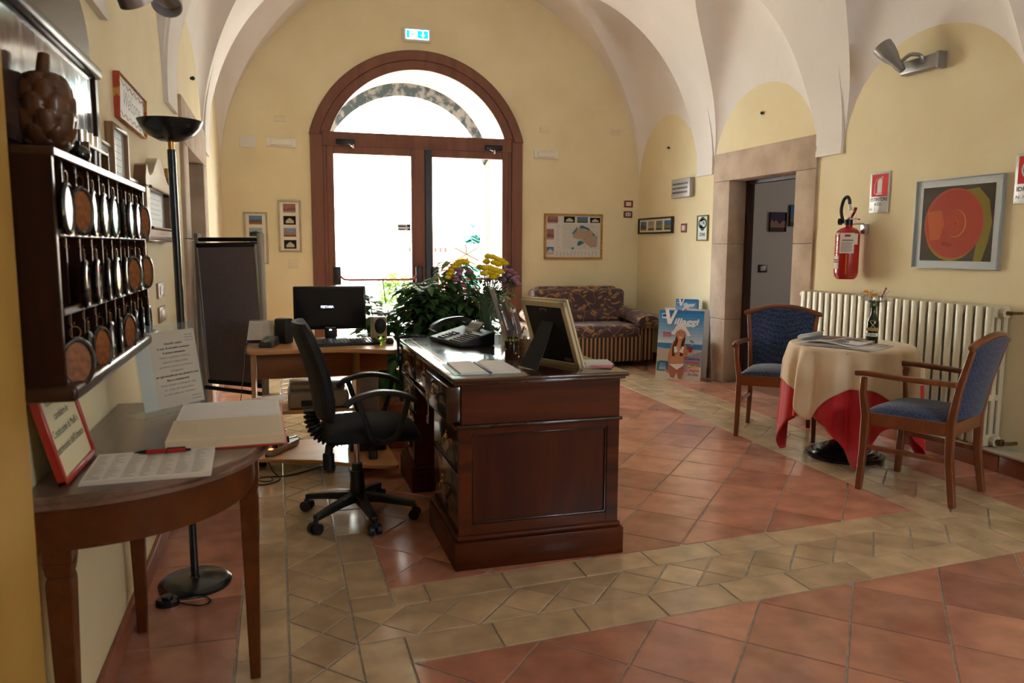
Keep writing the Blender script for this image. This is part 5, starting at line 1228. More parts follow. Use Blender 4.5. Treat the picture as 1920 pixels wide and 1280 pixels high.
m.prism([(-w2, -.145), (w2, -.145), (w2, -.085), (-w2, -.085)], 0, .045, MX); m.prism([(-w2, -.085), (-w2+.10, -.085), (-w2+.10, .075), (-w2, .075)], 0, .045, MX)
m.prism([(w2-.10, -.085), (w2, -.085), (w2, .075), (w2-.10, .075)], 0, .045, MX); m.prism([(-w2, .075), (w2, .075)]+top+[(-x, z) for x, z in top[-2::-1]], 0, .045, MX)
m.build('frame', M_silverwood, cf, bevel=.004)
m = MB(); m.tube([(-w2+.10, -.047, .078), (w2-.10, -.047, .078)], .007, 8); m.tube([(-w2+.10, -.047, -.088), (w2-.10, -.047, -.088)], .007, 8); m.build('bead_moulding', M_silverwood, cf)
m = MB(); rect(m, -w2+.098, w2-.098, -.088, .078, -.016, lin((188, 196, 198)))
for k in range(5): rect(m, -.2, .2-.05*(k % 2), .04-k*.022, .044-k*.022, -.0168, lin((150, 156, 160)))
m.build('notice', M_print, cf, smooth=False)
frame('photo_frame', 'small golden wooden frame behind the floor lamp pole, nearest the crested frame', 'picture', .20, .16, (XL, 4.44, 1.625), FL, wood('golden_frame', (0, 0, 0), (0, 0, 0)), .03, .03, paper_art())
frame('photo_frame', 'small dark framed picture on the far side of the floor lamp pole', 'picture', .14, .16, (XL, 4.66, 1.61), FL, M_walnutz, .012, .016, paper_art())
frame('photo_frame', 'tiny pale frame low behind the floor lamp pole', 'picture', .12, .085, (XL, 4.44, 1.50), FL, M_silverframe, .01, .012, paper_art())
switch('wall_switch', 'upper of two bronze switch plates on the left wall beyond the key rack', 0, 1.112, .20, .072, FL, X=XL, Y=3.97, fr=(152, 116, 96), inner=(196, 176, 156))
switch('wall_switch', 'lower of two bronze switch plates on the left wall beyond the key rack', 0, 1.000, .20, .072, FL, X=XL, Y=3.975, fr=(152, 116, 96), inner=(196, 176, 156))
# twin spotlight overhead
sp2 = thing('ceiling_spotlight', 'twin grey spotlight hanging at the top left, its two heads pointing down', 'spotlight', (-.53, 2.42, 2.12))
m = MB(); m.rbox(0, .07, -.15, .15, -.03, .03, .01, 3); m.build('mounting_box', M_grey, sp2)
for (y0_, dy_, dx_) in ((-.06, .10, .10), (.10, .05, .12)):
    pass
def head(p, d, L=.13):
    d = Vector(d).normalized(); p = Vector(p); Mh, _ = align(p, p+d)
    m = MB(); m.lathe([(.012, -.03), (.022, -.01), (.028, .03), (.040, .08), (.045, L), (.040, L), (.036, L-.03), (.001, L-.05)], 24, Mh, cap=False); o = m.build('lamp_head', mat('satin_grey', lin((186, 186, 188)), .3, .5), sp2)
    m = MB(); m.tube([(.06, p.y, 0), tuple(p-d*.02)], .010, 8); m.build('arm', M_grey, o)
def head_at(tip, d, L):
    d = Vector(d).normalized(); head(tuple(Vector(tip)-Vector((-.53, 2.42, 2.12))-d*L), d, L)
head_at((-.30, 2.13, 1.90), (.25, .42, -.55), .12); head_at((-.30, 2.70, 2.05), (-.05, -.45, -.62), .12)

# ------------------------------------------------------------------ floor lamp
lp = thing('floor_lamp', 'black torchiere floor lamp with a shallow bowl beside the console table', 'floor lamp', (-.345, 3.165, 0))
M_lblack = mat('satin_black', (.012, .012, .014), .25, coat=.2)
m = MB(); m.lathe([(.134, 0), (.136, .012), (.126, .022), (.120, .026), (.02, .030), (.016, .036), (.0001, .036)], 40); m.build('base', M_lblack, lp)
m = MB(); m.cyl((0, 0, .03), (-.018, .03, 1.672), .0145, n=16); m.build('pole', M_lblack, lp)
m = MB(); m.cyl((-.018, .03, 1.672), (-.018, .03, 1.70), .0105, n=16); m.build('collar', M_brass, lp)
m = MB(); M0 = T(-.018, .03, 1.70); m.lathe([(.014, 0), (.042, .004), (.078, .022), (.102, .048), (.114, .076), (.111, .076), (.098, .048), (.073, .026), (.040, .010), (.001, .008)], 40, M0, cap=False); m.build('bowl_shade', M_lblack, lp)
fs = thing('foot_switch', 'round black foot dimmer switch with its looped cable on the floor by the lamp', 'switch', (-.425, 3.0, 0))
m = MB(); m.lathe([(.042, 0), (.043, .018), (.036, .026), (.0001, .028)], 24, sy=.8); m.build('housing', M_lblack, fs)
m = MB(); m.lathe([(.020, .026), (.020, .036), (.0001, .038)], 20); m.build('dial', M_lblack, fs)
m = MB(); m.tube(smooth_curve([(.03, -.0, .008), (.07, -.03, .006), (.12, -.05, .005), (.15, -.02, .005), (.12, .03, .005), (.06, .02, .006), (.05, .06, .006), (.07, .12, .008)], 6), .003, 6); m.build('cable', M_black, fs)

# ------------------------------------------------------------------ console table with signs and guest book
CTX, CTY, CTZ = XL+.004, 2.335, .79
ct = thing('console_table', 'dark half-round wooden console table with tapered legs against the left wall', 'table', (CTX, CTY, 0))
M_console = wood('console_wood', lin((84, 44, 20)), lin((108, 60, 30)), .35, 'Y', 6, coat=.2, streak=4)
M_consoletop = wood('console_top', lin((98, 76, 64)), lin((124, 98, 84)), .32, 'Y', 8, coat=.3, streak=5)
def dshape(a, b, n=48, e=2.35):
    out = []
    for k in range(n+1):
        t = -PI/2+PI*k/n; c, s = math.cos(t), math.sin(t); out.append((a*abs(c)**(2/e), b*math.copysign(abs(s)**(2/e), s)))
    return out
m = MB()
prof = [(.486, .528, CTZ-.030), (.494, .536, CTZ-.026), (.494, .536, CTZ-.016), (.484, .526, CTZ-.013), (.484, .526, CTZ-.004), (.480, .522, CTZ)]
vs = []; n = 49
for a, b, z in prof: vs += [(x, y, z) for x, y in dshape(a, b)]
fsx = [(i*n+k, i*n+k+1, (i+1)*n+k+1, (i+1)*n+k) for i in range(len(prof)-1) for k in range(n-1)]
fsx += [tuple(range(n)), tuple(range((len(prof)-1)*n, len(prof)*n)), tuple([i*n for i in range(len(prof))]+[i*n+n-1 for i in range(len(prof)-1, -1, -1)])]
m.add(vs, fsx); m.build('tabletop', M_consoletop, ct)
m = MB(); o1, o2 = dshape(.446, .488), dshape(.426, .468)
vs = [(x, y, z) for z in (CTZ-.135, CTZ-.030) for q in (o1, o2) for x, y in q]
m.add(vs, [(k, k+1, 2*n+k+1, 2*n+k) for k in range(n-1)]+[(n+k, n+k+1, 3*n+k+1, 3*n+k) for k in range(n-1)]+[(k, k+1, n+k+1, n+k) for k in range(n-1)]+[(0, n, 3*n, 2*n), (n-1, 2*n-1, 4*n-1, 3*n-1)])
m.box(.0, .02, -.46, .46, CTZ-.135, CTZ-.03); m.build('apron', M_console, ct, bevel=.002)
for (x, y) in ((.045, -.455), (.045, .475), (.425, .065)):
    m = MB(); m.ribbon([(x, y, CTZ-.030), (x, y, .625)], .060, .060, upv=(0, 1, 0)); m.ribbon([(x, y, .625), (x, y, .600), (x, y, .590)], [.060, .052, .046], [.060, .052, .046], upv=(0, 1, 0))
    m.ribbon([(x, y, .592), (x, y, .575), (x, y, .0)], [.050, .054, .030], [.050, .054, .030], upv=(0, 1, 0)); m.build('leg', M_console, ct, bevel=.003)
ws = thing('petition_sign', 'red framed petition notice leaning at the near end of the console table', 'sign', (-.462, 2.02, CTZ+.003), FL)
MS = R(math.radians(-14), 'X'); SW, SH = .292, .225
m = MB(MS); fw_ = .014
for (x0, x1, z0, z1) in ((-SW/2, -SW/2+fw_, 0, SH), (SW/2-fw_, SW/2, 0, SH), (-SW/2, SW/2, 0, fw_), (-SW/2, SW/2, SH-fw_, SH)): m.box(x0, x1, -.008, .012, z0, z1)
m.build('frame', mat('red_lacquer', lin((168, 40, 32)), .3, coat=.3), ws, bevel=.003)
m = MB(MS); rect(m, -SW/2+.012, SW/2-.012, .012, SH-.012, -.001, lin((222, 214, 178)))
for k, (s, w_) in enumerate((('Raccolta firme per', .18), ('candidare le', .115), ('Costituzioni di Melfi a', .215), ("patrimonio dell'Unesco", .235))):
    m.col = lin((70, 66, 64)); text_into(m, s, .026, T(0, -.0018, SH-.045-k*.036) @ R(PI/2, 'X'), width=w_)
m.build('notice', M_print, ws, smooth=False)
ps = thing('paper_stack', 'stack of printed sign-up sheets on the near end of the console table', 'papers', (-.305, 1.995, CTZ+.0005), math.radians(2))
m = MB()
for k in range(5): m.box(-.135+.001*k, .140-.002*(k % 2), -.115+.001*(k % 3), .125, .0022*k, .0022*k+.0019)
m.build('sheets', M_paper, ps)
m = MB(); rnd = random.Random(2)
for r in range(15):
    for c in range(7): x0 = -.125+c*.037; m.col = lin((150, 140, 138)); m.poly([(x0, -.105+r*.0145, .0112), (x0+rnd.uniform(.010, .032), -.105+r*.0145, .0112), (x0+rnd.uniform(.010, .032), -.101+r*.0145, .0112), (x0, -.101+r*.0145, .0112)])
m.build('table_print', M_print, ps, smooth=False)
pn = thing('pen', 'red ballpoint pen with black grip lying on the stack of sheets', 'pen', (-.29, 2.075, CTZ+.0195), math.radians(-1))
m = MB(); m.cyl((-.035, 0, 0), (.055, 0, 0), .0062, .0058, n=14); m.build('barrel', mat('pen_red', lin((170, 30, 34)), .3, coat=.4), pn)
m = MB(); m.cyl((-.052, 0, 0), (-.034, 0, 0), .004, .0064, n=12); m.cyl((-.064, 0, 0), (-.050, 0, 0), .001, .003, n=8); m.build('grip', M_black, pn)
m = MB(); m.cyl((.055, 0, 0), (.068, 0, 0), .0045, .003, n=10); m.rbox(.012, .056, -.0015, .0015, .006, .0085, .0007); m.cyl((.010, 0, 0), (.013, 0, 0), .0065, n=12); m.build('clip', M_black, pn)
gb = thing('guest_book', 'open ruled guest book with red cover on the console table', 'book', (-.150, 2.425, CTZ+.0005), math.radians(1.5))
m = MB(); m.box(-.155, .155, -.290, .285, 0, .003); m.build('cover', mat('red_cover', lin((172, 44, 44)), .5), gb)
def pagefn(sgn, hh):
    def f(u, v):
        y = sgn*(.002+.278*v); z = .004+hh*(1-(1-min(v/.12, 1))**2)*(1-.15*v)*1.0; return (-.148+.296*u, y, z)
    return f
def block(sgn, hh, name, m_):
    mb = MB(); mb.grid(pagefn(sgn, hh), 4, 24); f = pagefn(sgn, hh)
    for u in (0, 1): mb.add([f(u, k/24) for k in range(25)]+[(-.148+.296*u, sgn*(.002+.278*k/24), .003) for k in range(25)], [(k, k+1, k+26, k+25) for k in range(24)])
    mb.add([f(0, 1), f(1, 1), (.148, sgn*.28, .003), (-.148, sgn*.28, .003)], [(0, 1, 2, 3)]); return mb.build(name, m_, gb, angle=40)
M_cream_page = mat('cream_page', lin((224, 206, 174)), .75)
block(-1, .026, 'page_block', M_cream_page); block(1, .016, 'page_block', mat('white_page', lin((236, 234, 232)), .75))
m = MB(); rnd = random.Random(8); f0, f1 = pagefn(-1, .026), pagefn(1, .016)
for f in (f0, f1):
    for k in range(18):
        v = .10+.85*k/18; v2 = v+.005; m.col = lin((176, 164, 146)); a, b, c, d = f(.03, v), f(.97, v), f(.97, v2), f(.03, v2); m.poly([(q[0], q[1], q[2]+.0006) for q in (a, b, c, d)])
for k in range(5):
    for j in range(10):
        u = .09+j*.014+rnd.uniform(0, .004); v = .40+k*.08; a, b, c, d = f0(u, v), f0(u+.009, v+.012), f0(u+.010, v+.016), f0(u, v+.008); m.col = lin((90, 86, 96)); m.poly([(q[0], q[1], q[2]+.0009) for q in (a, b, c, d)])
m.build('ruled_lines', M_print, gb, smooth=False)
m = MB(); m.add([(.02, .282, .012), (.17, .25, .018), (.178, .30, .030), (.04, .31, .016)], [(0, 1, 2, 3)]); m.build('loose_page', M_paper, gb, solid=.0006)
ah = thing('acrylic_sign_holder', 'clear acrylic holder with a printed notice standing on the console table', 'sign holder', (-.315, 2.645, CTZ+.001), math.atan2(.76, .65))
M_acr = glassmat('clear_acrylic', (.95, .97, .98), rough=.02, dens=.03, ior=1.18)
MA = R(math.radians(-9), 'X')
m = MB(MA); m.rbox(-.125, .120, -.004, .0, -.0, .285, .001, 1); m.rbox(-.125, .120, .003, .007, 0, .285, .001, 1); m.build('front_sheet', M_acr, ah)
m = MB(); m.rbox(-.125, .120, .0, .10, .0, .003, .001, 1); m.rbox(-.125, -.0, -.03, .0, .0, .003, .001, 1); m.build('foot_plate', glassmat('acrylic_foot', (.985, .99, .99), ior=1.12), ah)
m = MB(MA); rect(m, -.070, .116, .022, .262, .0015, lin((212, 196, 178))); 
rect(m, -.122, -.070, .022, .262, .0015, lin((204, 206, 200)))
m.col = lin((110, 100, 96))
lines = [('Gentili ospiti', .07, 1), ('in caso di necessità contattare', .13, 1), ('il numero sottostante', .09, 1), ('Telefono e portineria 24/24 ore', .12, 0), ('oppure il responsabile', .10, 0), ('presente presso la struttura', .13, 0), ('reception', .05, 0), ('per ogni necessità per auto durante la notte', .17, 1), ('fino a mezzanotte', .09, 1), ('Please contact us during the night', .14, 0), ('in case of necessity', .12, 0), ('at the phone number', .13, 0)]
for k, (s, w_, b) in enumerate(lines): text_into(m, s, .0085, T(.022, .0005, .222-k*.0145) @ R(PI/2, 'X'), width=w_, bold=.0004 if b else 0)
for k in range(3): rect(m, .072, .108, .243-k*.009, .2455-k*.009, .0008, lin((150, 140, 134)))
for k in range(2): rect(m, .065, .105, .034+k*.010, .0365+k*.010, .0008, lin((150, 140, 134)))
m.build('notice', M_print, ah, smooth=False)

# ------------------------------------------------------------------ mobile display board behind the computer desk
db = thing('display_board', 'grey felt display board hanging in an aluminium stand by the left wall', 'display board', (-.30, 5.45, 0), math.atan2(-.40, .41))
W2 = .285; M_alu = mat('aluminium', lin((170, 168, 162)), .35, .5)
for s in (-1, 1):
    m = MB(); m.rbox(s*W2-.018, s*W2+.018, -.016, .016, .03, 1.40, .004, 2); m.build('post', M_alu, db)
    m = MB(); m.rbox(s*W2-.02, s*W2+.02, -.26, .26, 0, .035, .006, 2); m.build('foot', M_black, db)
for z in (1.36, .245, .36): m = MB(); m.tube([(-W2, 0, z), (W2, 0, z)], .014, 12); m.build('crossbar', M_black, db)
MD = T(0, -.02, 1.30) @ R(math.radians(2.5), 'X') @ R(math.radians(-1), 'Y')
m = MB(MD); w_ = .27
for (x0, x1, z0, z1) in ((-w_, -w_+.014, -.88, .03), (w_-.014, w_, -.88, .03), ): m.rbox(x0, x1, -.012, .012, z0, z1, .003, 2)
m.build('side_frame', M_alu, db)
for z0 in (.01, -.91): m = MB(MD); m.rbox(-w_, w_, -.013, .013, z0, z0+.03, .006, 2); m.build('end_rail', M_blackmat, db)
m = MB(MD); m.box(-w_+.012, w_-.012, -.006, .006, -.89, .02); m.build('felt_panel', mat('grey_felt', lin((122, 112, 116)), .95, col2=lin((108, 99, 103)), scale=120), db)

# ------------------------------------------------------------------ computer desk
M_beech = wood('beech', lin((176, 124, 78)), lin((200, 148, 98)), .35, 'X', 6, coat=.2, streak=3)
M_beechd = wood('beech_panel', lin((150, 92, 54)), lin((168, 108, 66)), .4, 'X', 6, streak=3)
cdk = thing('computer_desk', 'light beech computer desk with a lower shelf behind the office chair', 'desk', (.25, 4.95, 0))
def P2(x, y): return (x-.25, y-4.95)
top_out = [P2(*p) for p in smooth_curve2] if False else None
def scurve(pts, n=6): return [(v.x, v.y) for v in smooth_curve([(x, y, 0) for x, y in pts], n)]
front = scurve([(-.19, 4.74), (-.165, 4.68), (-.10, 4.665), (.10, 4.68), (.35, 4.66), (.55, 4.55), (.64, 4.52), (.69, 4.56)], 5)
poly = [P2(*p) for p in front]+[P2(.735, 5.22), P2(-.19, 5.22)]
m = MB(); m.prism(poly, .695, .722); m.build('desktop', M_beech, cdk, bevel=.006)
for x in (-.155, .455):
    m = MB(); m.box(x-.25-.012, x-.25+.012, 4.80-4.95, 5.12-4.95, .0, .695); m.build('side_panel', M_beech, cdk, bevel=.002)
m = MB(); m.box(-.385, .195, .06, .078, .50, .695); m.box(.215, .42, .10, .118, .52, .695); m.build('modesty_panel', M_beechd, cdk)
m = MB(); m.box(-.393, .193, -.17, .17, .318, .338); m.build('middle_shelf', M_beech, cdk, bevel=.002)
front2 = scurve([(-.20, 4.80), (-.18, 4.71), (-.05, 4.66), (.20, 4.56), (.45, 4.40), (.62, 4.34), (.635, 4.44)], 5)
m = MB(); m.prism([P2(*p) for p in front2]+[P2(.635, 5.1), P2(-.20, 5.1)], .060, .082); m.build('bottom_shelf', M_beech, cdk, bevel=.004)
for (x, y) in ((-.12, 4.85), (.50, 4.62), (.30, 5.0)): m = MB(); m.rbox(x-.25-.025, x-.25+.025, y-4.95-.03, y-4.95+.03, 0, .0595, .008); m.build('caster', M_black, cdk)
DZ = .7225
mo = thing('computer_monitor', 'black widescreen monitor showing a small white logo on the beech desk', 'monitor', (.315, 5.10, DZ))
m = MB(); m.rbox(-.225, .225, -.022, .018, .070, .345, .008, 2); m.build('casing', mat('piano_black', (.012, .012, .014), .2), mo)
m = MB(); m.box(-.212, .212, -.0235, -.0215, .096, .333); m.build('screen', mat('screen_black', (.006, .008, .014), .12), mo)
m = MB(); m.rbox(-.035, .035, -.005, .02, .01, .10, .004); m.build('neck', M_black, mo)
m = MB(); m.lathe([(.001, .0), (.095, 0), (.097, .006), (.085, .012), (.001, .014)], 32, T(0, 0, 0), cap=False, sx=1.15, sy=.8); m.build('base', M_black, mo)
m = MB(); text_into(m, 'PESTARIA', .022, T(-.018, -.0242, .214) @ R(PI/2, 'X'), width=.080, bold=.0006); m.build('screen_logo', emis('screen_text', (.7, .8, 1.), .45), mo)
m = MB(); text_into(m, 'Packard bell', .013, T(0, -.0226, .082) @ R(PI/2, 'X'), width=.06); m.build('bezel_lettering', M_steel, mo)
m = MB(); m.rbox(-.007, .007, -.0095, -.0055, .062, .068, .001); m.build('power_light', emis('white_led', (.8, .9, 1), 4), mo)
def spk(name, label, x, y, wood_, col, rz):
    t = thing(name, label, 'speaker', (x, y, DZ), rz)
    m = MB(); m.rbox(-.046, .046, -.035, .045, .0, .155, .014, 3); m.build('cabinet', col, t); return t
s1 = spk('computer_speaker', 'beige and dark blue desktop speaker with green light, right of the monitor', .608, 4.98, None, mat('beige_plastic', lin((170, 158, 140)), .4), math.radians(8))
m = MB(); m.disc(0, .098, .036, .050, -.0365, 28); o = m.build('grille', mat('speaker_cloth', lin((22, 26, 40)), .8), s1, solid=.004)
for x in (-.012, .018): m = MB(); m.cyl((x, -.034, .028), (x, -.044, .028), .007, n=12); m.build('knob', M_black, s1)
m = MB(); m.cyl((-.001, -.034, .020), (-.001, -.0395, .020), .0035, n=8); m.build('power_light', emis('green_led', (.3, 1, .05), 8), s1)
s2 = spk('computer_speaker', 'black desktop speaker seen from behind, left of the monitor', .025, 5.0, None, M_black, math.radians(-35))
m = MB(); m.cyl((-.045, 0, .10), (-.058, 0, .10), .012, n=12); m.build('knob', M_steel, s2)
kb = thing('keyboard', 'black computer keyboard in front of the monitor', 'keyboard', (.375, 4.845, DZ), math.radians(5))
m = MB(); m.add([(-.215, -.075, 0), (.215, -.075, 0), (.215, .075, 0), (-.215, .075, 0), (-.215, -.075, .012), (.215, -.075, .012), (.215, .075, .024), (-.215, .075, .024)], [(0, 3, 2, 1), (4, 5, 6, 7), (0, 1, 5, 4), (1, 2, 6, 5), (2, 3, 7, 6), (3, 0, 4, 7)]); m.build('case', M_black, kb, bevel=.003)
m = MB()
for r in range(6):
    for c in range(20):
        if c in (14, 18) and False: continue
        x = -.205+c*.0207; y = -.066+r*.0225; z = .0125+(y+.075)/.15*.012; m.add([(x, y, z), (x+.017, y, z), (x+.017, y+.018, z), (x, y+.018, z), (x+.002, y+.002, z+.005), (x+.015, y+.002, z+.005), (x+.015, y+.015, z+.006), (x+.002, y+.015, z+.006)], [(4, 5, 6, 7), (0, 1, 5, 4), (1, 2, 6, 5), (2, 3, 7, 6), (3, 0, 4, 7)])
m.build('keycaps', mat('key_black', (.018, .018, .02), .3), kb, smooth=False)
ms_ = MB(); ms_.sphere((0, 0, .012), .03, 16, 10, (.85, 1.3, .85)); ms_.v = [(x, y, max(z, 0)) for x, y, z in ms_.v]; o = ms_.build('computer_mouse', M_black); o.location = (.655, 4.82, DZ); tag(o, 'small black mouse at the right end of the beech desk', 'mouse')
cl = thing('desk_calendar', 'white spiral tent calendar at the left end of the beech desk', 'calendar', (-.105, 5.075, DZ), math.radians(-12))
m = MB(); m.add([(-.085, -.035, .001), (.085, -.035, .001), (.072, .0, .135), (-.072, 0, .135), (-.085, .04, .001), (.085, .04, .001)], [(0, 1, 2, 3), (4, 3, 2, 5)]); m.build('card', mat('calendar_card', lin((214, 206, 194)), .7), cl, solid=.0012, smooth=False)
Mc = T(0, -.0355, 0) @ R(math.radians(-14.6), 'X')
m = MB(Mc)
for c in range(2):
    for r in range(12): m.col = lin((170, 160, 150)); m.poly([(-.07+c*.075, -.0014, .03+r*.008), (-.07+c*.075+.062, -.0014, .03+r*.008), (-.07+c*.075+.062, -.0014, .0315+r*.008), (-.07+c*.075, -.0014, .0315+r*.008)])
m.col = lin((30, 44, 84)); m.poly([(-.083, -.0014, .002), (.083, -.0014, .002), (.082, -.0014, .018), (-.082, -.0014, .018)]); m.build('month_print', M_print, cl, smooth=False)
m = MB()
for k in range(22): m.tube([(-.068+k*.0065, .005*math.cos(a*PI/4), .137+.005*math.sin(a*PI/4)) for a in range(8)], .0006, 4, True)
m.build('spiral_binding', M_steel, cl)
pos = thing('card_terminal', 'black card payment terminal on the left of the beech desk', 'card terminal', (-.060, 4.865, DZ), math.radians(-14))
m = MB(); m.add([(-.042, -.085, 0), (.042, -.085, 0), (.042, .085, 0), (-.042, .085, 0), (-.040, -.083, .030), (.040, -.083, .030), (.040, .083, .055), (-.040, .083, .055)], [(0, 3, 2, 1), (4, 5, 6, 7), (0, 1, 5, 4), (1, 2, 6, 5), (2, 3, 7, 6), (3, 0, 4, 7)]); m.build('casing', mat('terminal_grey', lin((52, 54, 60)), .3), pos, bevel=.006, seg=3)
m = MB(); m.add([(-.026, .025, .0475), (.026, .025, .0475), (.026, .062, .053), (-.026, .062, .053)], [(0, 1, 2, 3)]); m.build('display', mat('lcd', lin((120, 130, 120)), .15), pos)
m = MB()
for r in range(4):
    for c in range(3): x, y = -.020+c*.016, -.066+r*.020; z = .031+(y+.083)*.15; m.col = lin([(150, 150, 150), (150, 150, 150), (150, 150, 150)][c] if r else [(170, 60, 50), (180, 160, 60), (70, 150, 80)][c]); m.box(x-.005, x+.007, y-.005, y+.007, z, z+.004)
m.build('keypad', M_print, pos, smooth=False)
cb = MB(); cb.tube(smooth_curve([(-.10, 4.87, .728), (-.16, 4.86, .727), (-.195, 4.83, .722), (-.205, 4.80, .60), (-.235, 4.82, .35), (-.23, 4.85, .12), (-.22, 4.87, .006)], 8), .0022, 6)
tag(cb.build('terminal_cable', mat('grey_cable', lin((120, 116, 110)), .5)), 'thin grey cable hanging from the left end of the beech desk to the floor', 'cable')
# the shelves' contents
pr = thing('printer', 'beige and grey inkjet printer on the middle shelf under the beech desk', 'printer', (.215, 4.95, .339))
m = MB(); m.rbox(-.175, .185, -.15, .15, .0, .105, .02, 3); m.build('body', mat('warm_grey_plastic', lin((150, 140, 126)), .4), pr)
m = MB(); m.rbox(-.165, .165, -.10, .15, .10, .145, .018, 3); m.build('scanner_lid', mat('warm_grey_plastic', (0, 0, 0)), pr)
m = MB(); m.box(-.10, .10, -.153, -.148, .02, .055); m.build('paper_slot', M_black, pr)
hp_ = thing('hole_punch', 'black and chrome two-hole punch on the left of the middle shelf', 'hole punch', (-.055, 4.835, .339))
m = MB(); m.rbox(-.05, .05, -.035, .035, 0, .018, .006); m.build('base', M_chrome, hp_)
m = MB(); m.ribbon([(-.05, 0, .02), (-.048, 0, .075)], .06, .016); m.ribbon([(-.055, 0, .080), (.045, 0, .085)], .055, .018); m.build('frame', M_black, hp_, bevel=.003)
m = MB(); m.ribbon([(-.05, 0, .094), (.05, 0, .098)], .05, .008); m.build('lever', M_chrome, hp_, bevel=.002)
ss = thing('power_strip', 'beige power strip with a lit red switch and plugs on the bottom shelf', 'power strip', (.0, 4.86, .0825), math.radians(60))
m = MB(); m.rbox(-.16, .16, -.027, .027, 0, .038, .008); m.build('housing', mat('beige_plastic', (0, 0, 0)), ss)
m = MB(); m.rbox(-.150, -.125, -.010, .010, .036, .043, .002); m.build('rocker_switch', emis('red_lamp', (1, .12, .04), 1.6), ss)
for k, x in enumerate((-.09, -.02, .05)):
    m = MB(); m.cyl((x, 0, .036), (x, 0, .075), .018, .012, n=12); m.tube(smooth_curve([(x, 0, .07), (x+.01, .01*k, .105), (x+.04+.02*k, .05, .09), (x+.08, .12, .02), (x+.10, .17, .004)], 6), .0035, 6); m.build('plug', M_black, ss)
ck = MB(); ck.tube(smooth_curve([(-.10, 4.74, .090), (-.06, 4.60, .03), (-.02, 4.50, .006), (-.10, 4.42, .005), (-.16, 4.46, .005), (-.12, 4.56, .006), (.02, 4.56, .006), (.12, 4.62, .006), (.28, 4.72, .006), (.45, 4.62, .006), (.58, 4.58, .006), (.64, 4.62, .006)], 8), .004, 6)
ck.tube(smooth_curve([(-.14, 4.80, .10), (-.18, 4.62, .06), (-.14, 4.50, .010), (-.06, 4.47, .010), (-.08, 4.56, .012)], 6), .0035, 6)
tag(ck.build('power_cable', M_black), 'tangle of black power cable on the floor in front of the bottom shelf', 'cable')
wt = MB(); wt.tube([(.02, 5.00, .095), (.10, 5.08, .095)], .012, 10); o = wt.build('white_tube', M_white); tag(o, 'short white plastic rod lying on the bottom shelf of the beech desk', 'tube')
dv = thing('paper_bin', 'tall slim pale grey waste bin standing on the floor right of the beech desk', 'bin', (.575, 5.40, 0))
m = MB(); m.rbox(-.065, .065, -.10, .10, 0, .46, .012, 2); m.build('body', mat('pale_grey', lin((150, 152, 156)), .35), dv)
m = MB(); m.rbox(-.07, .07, -.105, .105, .455, .50, .016, 3); m.build('lid', mat('pale_grey_lid', lin((200, 204, 208)), .3), dv)
bx = MB(); bx.rbox(-.10, .12, -.09, .09, 0, .13, .01); o = bx.build('black_transformer', M_black); o.location = (.49, 4.78, .0825); tag(o, 'low black electronic box at the right of the bottom shelf', 'box')

# ------------------------------------------------------------------ office chair
oc = thing('office_chair', 'black fabric swivel office chair with loop armrests between the desks', 'chair', (.345, 3.775, 0))
M_ofab = mat('black_fabric', (.005, .006, .008), .95, sheen=.03, bump=.3, bscale=500)
M_opl = mat('chair_plastic', (.010, .010, .012), .45)
for k in range(5):
    a = math.radians([222, 280, 338, 62, 146][k]); c, s = math.cos(a), math.sin(a); r = .285
    m = MB(); m.ribbon([(c*.02, s*.02, .105), (c*.12, s*.12, .098), (c*r, s*r, .075)], [.052, .045, .034], [.044, .036, .026]); m.build('base_arm', M_opl, oc, bevel=.006)
    m = MB(); cx_, cy_ = c*r, s*r; q = Vector((-s, c, 0))
    for sg in (-1, 1): p0 = Vector((cx_, cy_, .027))+q*sg*.008; p1 = Vector((cx_, cy_, .027))+q*sg*.028; m.cyl(tuple(p0), tuple(p1), .026, n=18)
    m.cyl((cx_, cy_, .04), (cx_, cy_, .075), .008); m.rbox(cx_-.014, cx_+.014, cy_-.014, cy_+.014, .03, .062, .008); m.build('caster', M_opl, oc)
m = MB(); m.cyl((0, 0, .085), (0, 0, .235), .040, .032, n=20); m.cyl((0, 0, .235), (0, 0, .27), .026, n=20); m.build('column_sleeve', M_opl, oc)
m = MB(); m.cyl((0, 0, .26), (0, 0, .40), .014, n=16); m.build('gas_piston', M_chrome, oc)
m = MB(); m.rbox(-.10, .12, -.09, .09, .385, .415, .008); m.tube([(-.09, 0, .40), (-.13, 0, .36), (-.135, 0, .31)], .020, 10); m.cyl((-.135, 0, .325), (-.135, 0, .25), .028, n=14); m.build('mechanism', M_opl, oc)
m = MB(); m.tube([(.05, -.09, .39), (.05, -.20, .385)], .006, 8); m.rbox(.035, .075, -.225, -.195, .34, .385, .008); m.build('height_lever', M_opl, oc)
SX = .065
m = MB()
def seatf(u, v):
    a, b = 2*u-1, 2*v-1; e = max(0, 1-abs(a)**4)*max(0, 1-abs(b)**4)
    return (SX+.235*a*(1-.06*b*b), .235*b*(1-.05*a*a), .435+.062*e**.5-.018*max(a, 0)**3)
def seatb(u, v):
    x, y, z = seatf(u, v); a, b = 2*u-1, 2*v-1; e = max(0, 1-abs(a)**4)*max(0, 1-abs(b)**4); return (x, y, .435-.030*e**.5-.018*max(a, 0)**3)
m.grid(seatf, 26, 26); m.grid(seatb, 26, 26); m.build('seat', M_ofab, oc, angle=180)
